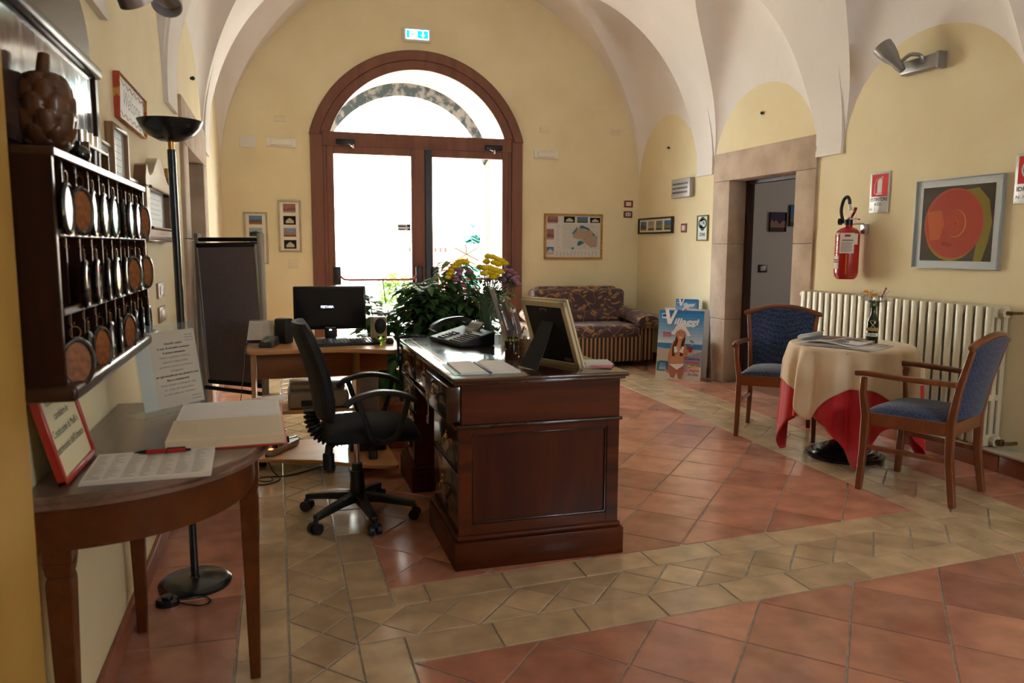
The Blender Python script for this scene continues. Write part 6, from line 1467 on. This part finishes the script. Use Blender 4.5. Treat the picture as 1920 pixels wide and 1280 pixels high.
# corrugated bellows round the back support
m = MB(); pts = smooth_curve([(-.06, 0, .40), (-.12, 0, .40), (-.175, 0, .425), (-.205, 0, .48), (-.210, 0, .545)], 14); rr = [.032+.006*(1 if k % 4 < 2 else -1) for k in range(len(pts))]
m.tube(pts, rr, 14); m.build('bellows', M_opl, oc, angle=20)
def backf(off):
    def f(u, v):
        a = 2*u-1; w_ = .205*(1-.25*(2*v-1)**4)*(1-.10*(1-v)); lean = -.165-.115*v+.030*math.sin(PI*v); z = .505+.465*v
        bow = .045*(a*a); e = (max(0, 1-abs(a)**5)*max(0, 1-abs(2*v-1)**5))**.5
        return (lean+bow*.8+off*(.012+.034*e), a*w_, z)
    return f
m = MB(); m.grid(backf(1), 22, 26); f_, b_ = backf(1), backf(-.25); m.build('backrest_cushion', M_ofab, oc, angle=180)
m = MB(); m.grid(backf(-.8), 22, 26)
for (g) in (lambda k: (0, k/26), lambda k: (1, k/26)): m.add([backf(1)(*g(k)) for k in range(27)]+[backf(-.8)(*g(k)) for k in range(27)], [(k, k+1, k+28, k+27) for k in range(26)])
for v in (0, 1): m.add([backf(1)(k/22, v) for k in range(23)]+[backf(-.8)(k/22, v) for k in range(23)], [(k, k+1, k+24, k+23) for k in range(22)])
m.build('backrest_shell', mat('shell_grey', lin((20, 20, 22)), .65), oc, angle=180)
for s in (-1, 1):
    y = s*.262
    m = MB(); P = smooth_curve([(-.07, y, .605), (-.02, y, .640), (.08, y, .662), (.18, y, .650), (.25, y, .615)], 7); m.ribbon(P, .050, .022, upv=(0, 0, 1)); o = m.build('armrest', M_opl, oc, bevel=.008)
    m = MB(); P = smooth_curve([(-.015, y, .635), (.015, y, .54), (.045, y-s*.01, .455), (.08, y-s*.03, .425), (.12, y-s*.03, .425), (.16, y-s*.01, .455), (.19, y, .54), (.215, y, .635)], 6); m.ribbon(P, .026, .024, upv=(0, 1, 0)); m.build('arm_support', M_opl, oc, bevel=.005)

# ------------------------------------------------------------------ pedestal desk
dk = thing('pedestal_desk', 'antique dark mahogany pedestal desk with brass ring handles in the middle of the room', 'desk', (.65, 2.98, 0))
M_mah = wood('mahogany', lin((38, 17, 10)), lin((60, 28, 16)), .2, 'Y', 4, coat=.6, streak=5)
M_mahx = wood('mahogany_side', lin((52, 21, 9)), lin((94, 43, 18)), .4, 'X', 3.2, coat=.12, streak=9)
M_mahz = wood('mahogany_panel', lin((56, 23, 10)), lin((80, 36, 16)), .4, 'Z', 4, coat=.12, streak=5)
for k_ in ('mahogany_side', 'mahogany_panel', 'console_wood', 'dark_walnut_z'): MATS[k_].node_tree.nodes['Principled BSDF'].inputs['Specular IOR Level'].default_value = .22; MATS[k_].node_tree.nodes['Principled BSDF'].inputs['Coat Weight'].default_value = .04
DW, DL, DT = .765, 1.50, .800
bx0, bx1, by0, by1 = .03, .735, .03, DL-.03
pn_, pf_ = (by0, .56), (1.10, by1)
m = MB(); m.rbox(0, DW, 0, DL, DT-.020, DT, .007, 3); m.rbox(.012, DW-.012, .012, DL-.012, DT-.032, DT-.018, .004, 2); m.build('desktop', wood('mahogany_top', lin((46, 22, 14)), lin((70, 34, 22)), .2, 'Y', 4, coat=1.0, streak=5), dk)
m = MB(); m.box(.058, .060, .09, DL-.09, DT, DT+.0006); m.build('inlay_line', M_brass, dk)
m = MB(); m.box(bx0+.012, bx1, by0, by1, .605, DT-.030); m.build('frieze', M_mahx, dk, bevel=.002)
m = MB(); m.rbox(bx0-.012, bx1+.012, by0-.012, pn_[1]+.012, .588, .606, .007, 3); m.rbox(bx0-.012, bx1+.012, pf_[0]-.012, by1+.012, .588, .606, .007, 3); m.rbox(bx0-.012, bx1+.012, pn_[1], pf_[0], .590, .604, .006, 2); m.build('waist_moulding', M_mah, dk)
for (a, b) in (pn_, pf_):
    m = MB(); m.box(bx0+.012, bx1, a+.012, b-.0, .10, .590); m.build('pedestal', M_mahz, dk)
    # framed end panels
    for yy, sg in ((a, 1), (b, -1)):
        pass
    m = MB(); m.rbox(bx0-.020, bx1+.022, a-.020, b+.020, 0, .118, .005, 2); m.rbox(bx0-.012, bx1+.012, a-.012, b+.012, .118, .142, .010, 3); m.build('plinth', M_mahx, dk)
y = by0
m = MB()
for (x0, x1, z0, z1) in ((bx0, bx0+.055, .142, .59), (bx1-.055, bx1, .142, .59), (bx0+.055, bx1-.055, .142, .185), (bx0+.055, bx1-.055, .562, .59)): m.box(x0, x1, y, y+.014, z0, z1)
m.build('end_frame', M_mahx, dk, bevel=.0015)
m = MB()
for (x0, x1, z0, z1) in ((bx0+.055, bx0+.064, .185, .562), (bx1-.064, bx1-.055, .185, .562), (bx0+.055, bx1-.055, .185, .194), (bx0+.055, bx1-.055, .553, .562)): m.box(x0, x1, y+.004, y+.014, z0, z1)
m.build('panel_bead', M_mah, dk, bevel=.003)
def ring_handle(parent, y, z, x, r=.020, keyhole=True):
    m = MB(); m.lathe([(.0001, 0), (.017, 0), (.015, .004), (.008, .010), (.0001, .012)], 16, T(x, y, z+.012) @ R(-PI/2, 'Y')); m.lathe([(.0001, 0), (.010, 0), (.009, .003), (.0001, .004)], 10, T(x, y, z+.038) @ R(-PI/2, 'Y'))
    P = [(x-.014-.010*(1-math.cos(a)) *.5, y+r*math.sin(a)*1.05, z+.008-r*(1-math.cos(a))*.9) for a in [2*PI*k/16 for k in range(16)]]
    m.tube(P, .0024, 6, True); return m.build('ring_handle', mat('worn_brass', lin((170, 140, 110)), .25, 1.), parent)
def drawer(y0_, y1_, z0, z1, out=0., hy=None, hz=None):
    x = bx0-out; m = MB(); m.rbox(x, x+.02+out, y0_+.004, y1_-.004, z0+.003, z1-.003, .003, 2)
    m.box(x-.003, x+.002, y0_+.012, y1_-.012, z0+.011, z0+.014) 
    if out: m.box(x+.02, x+.05+out, y0_+.02, y1_-.02, z0+.02, z1-.02)
    o = m.build('drawer', M_mah, dk); ring_handle(o, hy if hy else (y0_+y1_)/2, hz if hz else (z0+z1)/2-.01, x); return o
drawer(.035, .52, .612, .765, .045, .34, .68); drawer(.55, 1.05, .612, .765, 0, .79, .685); drawer(1.08, 1.465, .612, .765, 0, 1.35, .655)
drawer(.045, .55, .405, .585, .0, .28, .49); drawer(.045, .55, .150, .400, .0, .36, .265)
drawer(1.11, 1.46, .435, .585, .0, 1.34, .51); drawer(1.11, 1.46, .29, .43); drawer(1.11, 1.46, .15, .285)
ky = thing('key_bunch', 'two small keys with a purple tag hanging from the desk drawer lock', 'keys', (.622, 3.335, .655))
m = MB(); m.tube([(-.004, .014*math.sin(a*PI/6), -.014*math.cos(a*PI/6)-.016) for a in range(12)], .0013, 5, True); m.build('ring', M_steel, ky)
m = MB(); m.rbox(-.006, -.003, -.006, .006, -.075, -.030, .001); m.build('key', M_steel, ky)
m = MB(); m.rbox(-.009, -.004, -.014, .020, -.108, -.074, .006); m.build('tag', mat('purple_tag', lin((140, 90, 170)), .4), ky)
# ------------------------------------------------------------------ things on the pedestal desk
TZ = DT+.0005
ph = thing('desk_telephone', 'large dark grey office telephone with many keys at the far end of the mahogany desk', 'telephone', (.950, 4.13, TZ), math.atan2(-.975, .22))
M_phone = mat('phone_grey', lin((44, 48, 56)), .45); M_keyc = mat('key_grey', lin((108, 106, 104)), .4)
MP_ = R(math.radians(14), 'X') 
m = MB(); hw, hd = .195, .105
m.add([(-hw, -hd, 0), (hw, -hd, 0), (hw, hd, 0), (-hw, hd, 0), (-hw, -hd, .022), (hw, -hd, .022), (hw, hd, .075), (-hw, hd, .075)], [(0, 3, 2, 1), (4, 5, 6, 7), (0, 1, 5, 4), (1, 2, 6, 5), (2, 3, 7, 6), (3, 0, 4, 7)]); m.build('body', M_phone, ph, bevel=.008, seg=3)
def pz(y): return .022+(y+hd)/(2*hd)*.053
m = MB()
for r in range(6):
    for c in range(8):
        x, y = .055+c*.0165, -.088+r*.0215; m.rbox(x-.006, x+.006, y-.007, y+.007, pz(y)-.002, pz(y)+.005, .002, 1)
m.build('function_keypad', M_keyc, ph); m = MB()
for r in range(5):
    for c in range(4): x, y = -.10+c*.021, -.085+r*.021; m.rbox(x-.008, x+.008, y-.0075, y+.0075, pz(y)-.002, pz(y)+.006, .002, 1)
for c in range(6): m.rbox(-.025+c*.012, -.016+c*.012, .035, .045, pz(.04)-.002, pz(.04)+.004, .002, 1)
m.build('number_keypad', M_keyc, ph)
Md = T(-.0, .075, .070) @ R(math.radians(48), 'X')
m = MB(Md); m.rbox(-.07, .07, -.03, .05, -.004, .010, .004, 2); o = m.build('display_unit', mat('display_grey', lin((150, 148, 142)), .35), ph)
m = MB(Md); m.box(-.05, .05, -.002, .032, .0101, .0108); m.build('display', mat('lcd', (0, 0, 0)), o)
m = MB(); P = smooth_curve([(-.155, -.100, .058), (-.155, -.085, .082), (-.155, -.03, .108), (-.155, .05, .118), (-.155, .10, .110), (-.155, .118, .092)], 7)
nn = len(P); m.ribbon(P, [.050-.012*math.sin(PI*k/(nn-1)) for k in range(nn)], [.040-.018*math.sin(PI*k/(nn-1)) for k in range(nn)], upv=(0, 0, 1)); m.build('handset', mat('handset_black', (.012, .013, .016), .38), ph, bevel=.008, seg=3)
m = MB()
def coil(P, r, turns, rad=.002):
    C_ = smooth_curve(P, 12); out = []; N_ = len(C_)*6
    for k in range(N_):
        t = k/(N_-1)*(len(C_)-1); i = min(int(t), len(C_)-2); c = C_[i].lerp(C_[i+1], t-i); d = (C_[i+1]-C_[i]).normalized(); u = d.orthogonal().normalized(); w_ = d.cross(u); a = 2*PI*turns*k/(N_-1); out.append(tuple(c+u*r*math.cos(a)+w_*r*math.sin(a)))
    return out
cd_ = MB(); P = [(.80, 4.36, .812), (.74, 4.38, .812), (.68, 4.36, .812), (.637, 4.33, .812), (.630, 4.30, .77), (.628, 4.29, .70), (.630, 4.27, .67), (.630, 4.25, .70), (.628, 4.27, .765), (.640, 4.31, .816), (.70, 4.40, .812), (.79, 4.42, .812)]
cd_.tube(coil(P, .0058, 110), .0022, 5); tag(cd_.build('telephone_cord', M_black), 'coiled black telephone cord looping over the left edge of the mahogany desk', 'cord')
# pens
pp = thing('pen_pot', 'dark pen pot with yellow dots on the mahogany desk', 'pen pot', (1.035, 3.455, TZ))
m = MB(); m.lathe([(.0001, .002), (.031, 0), (.033, .003), (.033, .102), (.030, .102), (.029, .008), (.0001, .006)], 28, cap=False); m.build('cup', mat('oxblood_plastic', lin((38, 16, 18)), .25, coat=.4), pp)
m = MB(); m.col = lin((170, 164, 70))
for k in range(14): a = k*2*PI/14; wrap(m, .0335, a, a+.30, .088, .099, 3)
for (a, z) in ((-2.1, .078), (-1.4, .032), (-2.9, .05), (-.8, .06)): wrap(m, .0335, a, a+.22, z-.004, z+.004, 3)
m.build('dot_pattern', M_print, pp, fixn=False)
def penthing(name, label, x, y, tx_, ty_, L, colr, cap=None, r=.0042):
    t = thing(name, label, 'pen', (1.035+x, 3.455+y, TZ+.010)); d = Vector((tx_, ty_, 1)).normalized(); e = d*L
    m = MB(); m.cyl((0, 0, 0), tuple(e), r, n=10); m.build('barrel', colr, t)
    m = MB(); m.cyl(tuple(e), tuple(e+d*(.035 if cap else .010)), r*1.25, r*.8, n=10); m.build('cap', cap or colr, t); return t
penthing('pencil', 'yellow pencil leaning left in the pen pot', .006, .002, -.32, .05, .165, mat('pencil_yellow', lin((206, 166, 76)), .4))
penthing('pencil', 'tan pencil leaning furthest left in the pen pot', -.004, -.010, -.28, -.05, .150, mat('pencil_tan', lin((170, 140, 96)), .5))
penthing('marker_pen', 'upright black capped pen in the pen pot', .0, .004, .10, .02, .125, mat('clear_barrel', lin((120, 120, 126)), .2), M_black)
penthing('marker_pen', 'black capped pen leaning right in the pen pot', .0, -.006, .42, .0, .120, mat('clear_barrel', (0, 0, 0)), M_black)
penthing('marker_pen', 'short brown pen standing in the middle of the pen pot', -.008, .010, .02, .0, .115, mat('brown_barrel', lin((90, 66, 62)), .4))
jr = thing('cork_jar', 'small glass jar with cork wrap and domed lid beside the photo frame', 'jar', (1.125, 3.52, TZ))
m = MB(); m.lathe([(.030, 0), (.034, .003), (.034, .088), (.0001, .088)], 24); m.build('cork_wrap', mat('cork', lin((132, 98, 66)), .85, col2=lin((92, 66, 44)), scale=60), jr)
m = MB(); m.lathe([(.031, .088), (.030, .100), (.018, .122), (.006, .128), (.006, .138), (.0001, .140)], 24); m.build('lid', M_chrome, jr)
bh = thing('brochure_holder', 'clear acrylic stepped brochure holder on the mahogany desk behind the pen pot', 'brochure holder', (1.185, 3.82, TZ), math.atan2(.958, .287))
Ma = lambda off: T(0, off, 0) @ R(math.radians(-17), 'X')
for k, (off, h) in enumerate(((.06, .335), (.02, .27), (-.02, .21))):
    m = MB(Ma(off)); m.rbox(-.115, .115, 0, .003, .0, h, .001, 1); m.rbox(-.115, .115, -.028, -.025, 0, h*.55, .001, 1)
    for x in (-.115, .112): m.box(x, x+.003, -.027, .002, 0, h*.55)
    m.build('pocket', M_acr, bh)
m = MB(); m.rbox(-.115, .115, -.06, .09, 0, .004, .001, 1); m.build('foot_plate', M_acr, bh)
for k, (off, h, c) in enumerate(((.06, .32, (140, 128, 120)), (.02, .255, (84, 70, 60)), (-.02, .20, (120, 104, 96)))):
    m = MB(Ma(off)); m.col = lin(c); m.box(-.105, .105, -.020, -.004, .006, h); o = m.build('leaflet_bundle', M_print); o.matrix_world = T(1.185, 3.82, TZ) @ R(math.atan2(.958, .287), 'Z')
    tag(o, ['tall grey-brown leaflets in the rear pocket of the acrylic holder', 'dark brown leaflets in the middle pocket of the acrylic holder', 'short brownish leaflets in the front pocket of the acrylic holder'][k], 'leaflets')
# photo frame seen from behind
fr_ = thing('desk_photo_frame', 'cream photo frame seen from its black back, propped on the mahogany desk', 'photo frame', (1.182, 3.217, TZ), math.atan2(-.92, .39))
MF = R(math.radians(20), 'X'); FW, FH = .280, .310     # local +Y is the front, -Y (towards the camera) the back ; the frame leans to -Y
m = MB(MF); b_w = .026
for (x0, x1, z0, z1) in ((-FW/2, -FW/2+b_w, 0, FH), (FW/2-b_w, FW/2, 0, FH), (-FW/2, FW/2, 0, b_w), (-FW/2, FW/2, FH-b_w, FH)): m.box(x0, x1, -.006, .010, z0, z1)
for (x0, x1, z0, z1) in ((-FW/2-.006, -FW/2+b_w, -.00, FH+.006), (FW/2-b_w, FW/2+.006, 0, FH+.006), (-FW/2, FW/2, 0, b_w), (-FW/2, FW/2, FH-b_w, FH+.006)): m.box(x0, x1, .010, .022, z0, z1)
m.build('frame', mat('cream_lacquer', lin((216, 204, 168)), .4), fr_, bevel=.003)
m = MB(MF); m.box(-FW/2+.02, FW/2-.02, -.003, .008, .02, FH-.02); m.build('backing_board', M_blackmat, fr_)
m = MB(); p1 = MF @ Vector((.01, -.005, .215)); m.ribbon([tuple(p1), tuple(p1.lerp(Vector((.0, -.175, .004)), .5)), (.0, -.175, .004)], [.070, .095, .110], .005, upv=(0, 1, 0)); m.build('easel_strut', M_blackmat, fr_)
m = MB(MF); m.col = lin((120, 110, 92)); m.box(.055, .105, -.0042, -.0032, .032, .048); m.build('label', M_print, fr_)
m = MB(MF); m.tube([(-.02, -.004, .265), (-.015, -.007, .275), (.015, -.007, .275), (.02, -.004, .265)], .0015, 5); m.build('hanger', M_steel, fr_)
nb = thing('open_notebook', 'open white diary with pale teal cover at the near end of the mahogany desk', 'notebook', (.832, 3.215, TZ), math.radians(-1.5))
m = MB(); m.box(-.150, .130, -.158, .158, 0, .0022); m.build('cover', mat('teal_cover', lin((150, 186, 186)), .5), nb)
for s in (-1, 1):
    def pf2(u, v, s=s): x = s*(.006+.120*u) ; return (x, -.155+.31*v, .003+.011*(1-(1-min(u/.2, 1))**2)*(1-.35*u))
    m = MB(); m.grid(pf2, 14, 2)
    m.add([pf2(1, 0), pf2(1, 1), (s*.126, .155, .002), (s*.126, -.155, .002)], [(0, 1, 2, 3)])
    for v in (0, 1): m.add([pf2(k/14, v) for k in range(15)]+[(s*(.006+.120*k/14), -.155+.31*v, .002) for k in range(15)], [(k, k+1, k+16, k+15) for k in range(14)])
    m.build('page_block', mat('white_page', (0, 0, 0)), nb, angle=40)
m = MB(); m.rbox(-.006, .006, -.156, .156, .001, .010, .003); m.build('spine', mat('spine_blue', lin((70, 76, 104)), .5), nb)
lf = MB(); lf.col = lin((196, 190, 184)); lf.box(-.06, .06, -.08, .08, .0, .004); lf.col = lin((206, 206, 204)); lf.box(-.055, .065, -.03, .09, .0045, .014, R(.15, 'Z')); lf.col = lin((200, 120, 130)); lf.box(-.02, .075, -.085, .02, .0042, .0062, R(-.2, 'Z'))
o = lf.build('leaflet_pile', M_print); o.location = (1.345, 3.17, TZ); o.rotation_euler = (0, 0, math.radians(-20)); tag(o, 'small pile of leaflets with a pink one, right of the photo frame on the desk', 'leaflets')
# vase with chrysanthemums
vs_ = thing('flower_vase', 'clear glass vase of yellow and mauve chrysanthemums behind the telephone', 'vase', (1.150, 4.315, TZ))
M_vglass = glassmat('vase_glass', (.94, .98, .97), rough=.0, dens=.015)
m = MB(); m.lathe([(.0001, .004), (.040, .002), (.043, .01), (.048, .12), (.056, .24), (.0545, .24), (.0465, .12), (.041, .014), (.0001, .012)], 36, cap=False); m.build('glass', M_vglass, vs_)
rnd = random.Random(21); st = MB(); lv = MB(); yb = MB(); mb_ = MB(); rn = Vector((math.cos(YAW), -math.sin(YAW), 0)); fw3 = Vector((math.sin(YAW), math.cos(YAW), 0))
heads_y = [(.0, .465, 0), (.025, .462, .01), (.05, .452, -.01), (.075, .44, 0), (.095, .425, .01), (-.01, .435, .01), (.035, .43, -.03), (.06, .42, -.03), (-.045, .405, -.01), (-.02, .40, -.04), (.01, .40, -.03), (.04, .39, -.05), (.015, .375, -.05), (.045, .365, -.05), (-.02, .37, -.05), (.065, .38, -.04), (.03, .35, -.05),
           (-.19, .405, .0), (-.175, .42, 0), (-.16, .43, 0), (-.145, .435, .0), (-.205, .385, .0), (-.215, .365, 0), (-.13, .43, .01), (-.225, .345, 0)]
heads_m = [(.10, .39, 0), (.125, .385, -.01), (.145, .37, 0), (.16, .35, -.01), (.155, .325, 0), (.115, .355, -.02), (.14, .34, -.03), (.085, .335, -.02), (.165, .31, 0), (.10, .31, -.01), (-.175, .39, -.01), (-.165, .365, -.02), (-.185, .35, -.02), (-.155, .385, -.02), (-.105, .375, 0), (-.18, .33, -.02), (-.14, .30, 0)]
def bloom(mb, c, r, n=3, tiltv=None):
    for ring in range(n):
        k = 16-ring*3
        for q in range(k):
            a = 2*PI*(q+ring*.5)/k; el = .12+.42*ring; MM = T(*c) @ R(rnd.uniform(-.5, .5), 'X') @ R(a, 'Z') @ R(-el, 'Y'); L = r*(1-.14*ring)
            mb.add([(.002, -.0022, 0), (L*.6, -.0042, .001), (L, 0, .003), (L*.6, .0042, .001), (.002, .0022, 0)], [(0, 1, 2, 3, 4)], MM)
    mb.sphere((c[0], c[1], c[2]+.001), r*.86, 12, 7, (1, 1, .6))
for (hs, mb2, r) in ((heads_y, yb, .029), (heads_m, mb_, .026)):
    for (dx, dz, dy_) in hs:
        c = rn*dx+fw3*dy_+Vector((0, 0, dz)); bloom(mb2, tuple(c), r*rnd.uniform(.9, 1.1), 4)
        st.tube(smooth_curve([(rnd.uniform(-.02, .02), rnd.uniform(-.02, .02), .02), (c.x*.25, c.y*.25, .22), (c.x*.8, c.y*.8, dz*.82), tuple(c)], 4), .0020, 5)
def leafshape(mb, base, d, L, W, up=Vector((0, 0, 1)), droop=.25):
    d = Vector(d).normalized(); sd = d.cross(up); sd = sd.normalized() if sd.length > 1e-3 else Vector((1, 0, 0)); nrm = sd.cross(d)
    P = []; prof = [(0, .04), (.18, .55), (.42, 1), (.7, .72), (1, .02)]
    B = Vector(base); vs = []
    for t, w_ in prof:
        c = B+d*L*t-Vector((0, 0, 1))*droop*L*t*t; vs += [tuple(c-sd*W*w_*.5+nrm*W*.12*w_), tuple(c), tuple(c+sd*W*w_*.5+nrm*W*.12*w_)]
    fs = []
    for i in range(4):
        for q in range(2): a = i*3+q; fs.append((a, a+1, a+4, a+3))
    mb.add(vs, fs)
for k in range(300):
    dx = rnd.choice([rnd.gauss(.03, .05), rnd.gauss(-.08, .07), rnd.gauss(.1, .04)]); dz = rnd.uniform(.20, .36); c = rn*dx*(dz-.12)/.22+fw3*rnd.uniform(-.05, .05)+Vector((0, 0, dz))
    leafshape(lv, c, (rnd.uniform(-1, 1), rnd.uniform(-1, 1), rnd.uniform(-.3, .6)), rnd.uniform(.03, .055), rnd.uniform(.014, .024))
M_leafd = leafmat('dark_leaf', lin((52, 80, 50)), lin((74, 104, 60)), .35, .35); M_stemg = mat('stem_green', (0, 0, 0))
st.build('stems', M_stemg, vs_); lv.build('leaves', M_leafd, vs_, fixn=False)
yb.build('yellow_blossoms', mat('yellow_petal', lin((238, 210, 20)), .6), vs_, fixn=False); mb_.build('mauve_blossoms', mat('mauve_petal', lin((150, 96, 120)), .6, col2=lin((178, 130, 150)), scale=30), vs_, fixn=False)

# ------------------------------------------------------------------ plants between the desks and the door
def plant(name, label, loc, stems, leafargs, seed, pot, mleaf, extra=None):
    r_ = random.Random(seed); t = thing(name, label, 'plant', loc)
    sm, lm = MB(), MB()
    for (ex_, ey_, ez_, bend, nleaf) in stems:
        P = smooth_curve([(0, 0, pot[1]-.02), (ex_*.35, ey_*.35, pot[1]+(ez_-pot[1])*.45), (ex_*.75+bend, ey_*.75, pot[1]+(ez_-pot[1])*.8), (ex_, ey_, ez_)], 8)
        sm.tube(P, [.008*(1-.6*k/len(P)) for k in range(len(P))], 6)
        for k in range(nleaf):
            q = P[int(len(P)*(.28+.70*k/nleaf))]; a = k*2.4+r_.uniform(-.4, .4)
            for _ in range(leafargs.get('per', 1)):
                dd = Vector((math.cos(a), math.sin(a), leafargs.get('up', .3)+r_.uniform(-.35, .3))); b = q+Vector((dd.x, dd.y, 0))*leafargs.get('petiole', .02)
                leafshape(lm, b, dd, leafargs['L']*r_.uniform(.7, 1.2), leafargs['W']*r_.uniform(.8, 1.15), droop=leafargs.get('droop', .3)); a += 2.1
                if leafargs.get('petiole', .02) > .04: sm.tube([tuple(q), tuple(b)], .002, 4)
    sm.build('stems', M_stemg, t); lm.build('leaves', mleaf, t, fixn=False)
    pb = MB(); pr_, ph_ = pot[0], pot[1]; pb.lathe([(.0001, .0), (pr_*.72, 0), (pr_*.95, ph_*.85), (pr_, ph_*.86), (pr_, ph_), (pr_*.92, ph_), (pr_*.88, ph_*.9), (.0001, ph_*.9)], 28, cap=False); pb.build('pot', pot[2], t)
    return t
M_terra = mat('terracotta_pot', lin((160, 86, 58)), .7, col2=lin((136, 72, 48)), scale=6)
M_lgreen = leafmat('bright_leaf', lin((70, 120, 52)), lin((52, 94, 44)), .4, .4); M_zz = leafmat('zz_leaf', lin((56, 92, 52)), lin((72, 112, 58)), .28, .4)
rnd = random.Random(31)
stems = [(rnd.uniform(-.32, .30), rnd.uniform(-.22, .22), rnd.uniform(.80, 1.08), rnd.uniform(-.05, .05), 26) for _ in range(22)]+[(.02, 0, 1.22, .02, 20), (.08, .05, 1.17, .0, 20), (-.06, .02, 1.12, 0, 20), (-.32, .0, 1.02, 0, 16), (.36, -.02, .98, 0, 18), (-.25, -.1, .75, 0, 16), (.3, -.1, .72, 0, 16)]
plant('umbrella_plant', 'tall dark bushy umbrella plant between the mahogany desk and the glass door', (1.26, 5.75, 0), stems, dict(L=.125, W=.062, per=3, up=.25, petiole=.055, droop=.5), 5, (.17, .30, M_terra), M_leafd)
stems = [(-.22, .0, .98, -.03, 20), (-.12, .05, .94, 0, 18), (.02, 0, .86, 0, 16), (.16, .02, 1.02, .03, 20), (.12, -.08, .88, 0, 14), (-.18, -.08, .80, 0, 16), (.05, .1, .78, 0, 12), (-.05, -.1, .66, 0, 12), (.2, .0, .74, 0, 12)]
zz = plant('zamioculcas', 'glossy round-leaved green plant behind the right computer speaker', (.755, 5.75, 0), stems, dict(L=.115, W=.085, per=3, up=.2, petiole=.025, droop=.3), 9, (.13, .30, M_terra), M_zz)
m = MB(); m.tube([(.0, 0, .9), (-.03, 0, 1.20)], [.004, .0025], 6); m.build('bare_twig', mat('bark', (0, 0, 0)), zz)
stems = [(-.16, -.05, .56, 0, 14), (-.10, -.08, .50, 0, 14), (-.02, -.10, .58, 0, 12), (-.18, -.10, .44, 0, 12), (.05, -.05, .60, 0, 8)]
plant('fern_plant', 'bright green leafy plant hanging below the right end of the beech desk', (.79, 5.50, 0), stems, dict(L=.13, W=.06, per=3, up=-.3, petiole=.01, droop=.5), 12, (.10, .22, M_terra), M_lgreen)
kt = thing('column_cactus', 'dark ribbed column cactus in a square terracotta planter beside the desk', 'cactus', (.790, 5.12, 0))
m = MB(); m.grid(lambda u, v: ((.030+.006*math.cos(2*PI*u*9))*math.cos(2*PI*u)*(1 if v < .92 else math.sqrt(max(1-((v-.92)/.08)**2, 0.001))), (.030+.006*math.cos(2*PI*u*9))*math.sin(2*PI*u)*(1 if v < .92 else math.sqrt(max(1-((v-.92)/.08)**2, .001))), .26+.43*v), 54, 20); m.build('stem', mat('cactus_green', lin((34, 48, 38)), .6), kt)
m = MB(); m.rbox(-.12, .12, -.10, .10, 0, .30, .01); m.build('planter', M_terra, kt)
m = MB()
for k in range(60): a = rnd.uniform(0, 2*PI); r = rnd.uniform(.02, .10); m.add([(0, -.004, 0), (0, .004, 0), (.05, 0, .03)], [(0, 1, 2)], T(r*math.cos(a), r*math.sin(a)*.8, .30) @ R(a, 'Z'))
m.build('dry_moss', mat('dry_moss', lin((120, 112, 90)), .9), kt, fixn=False)
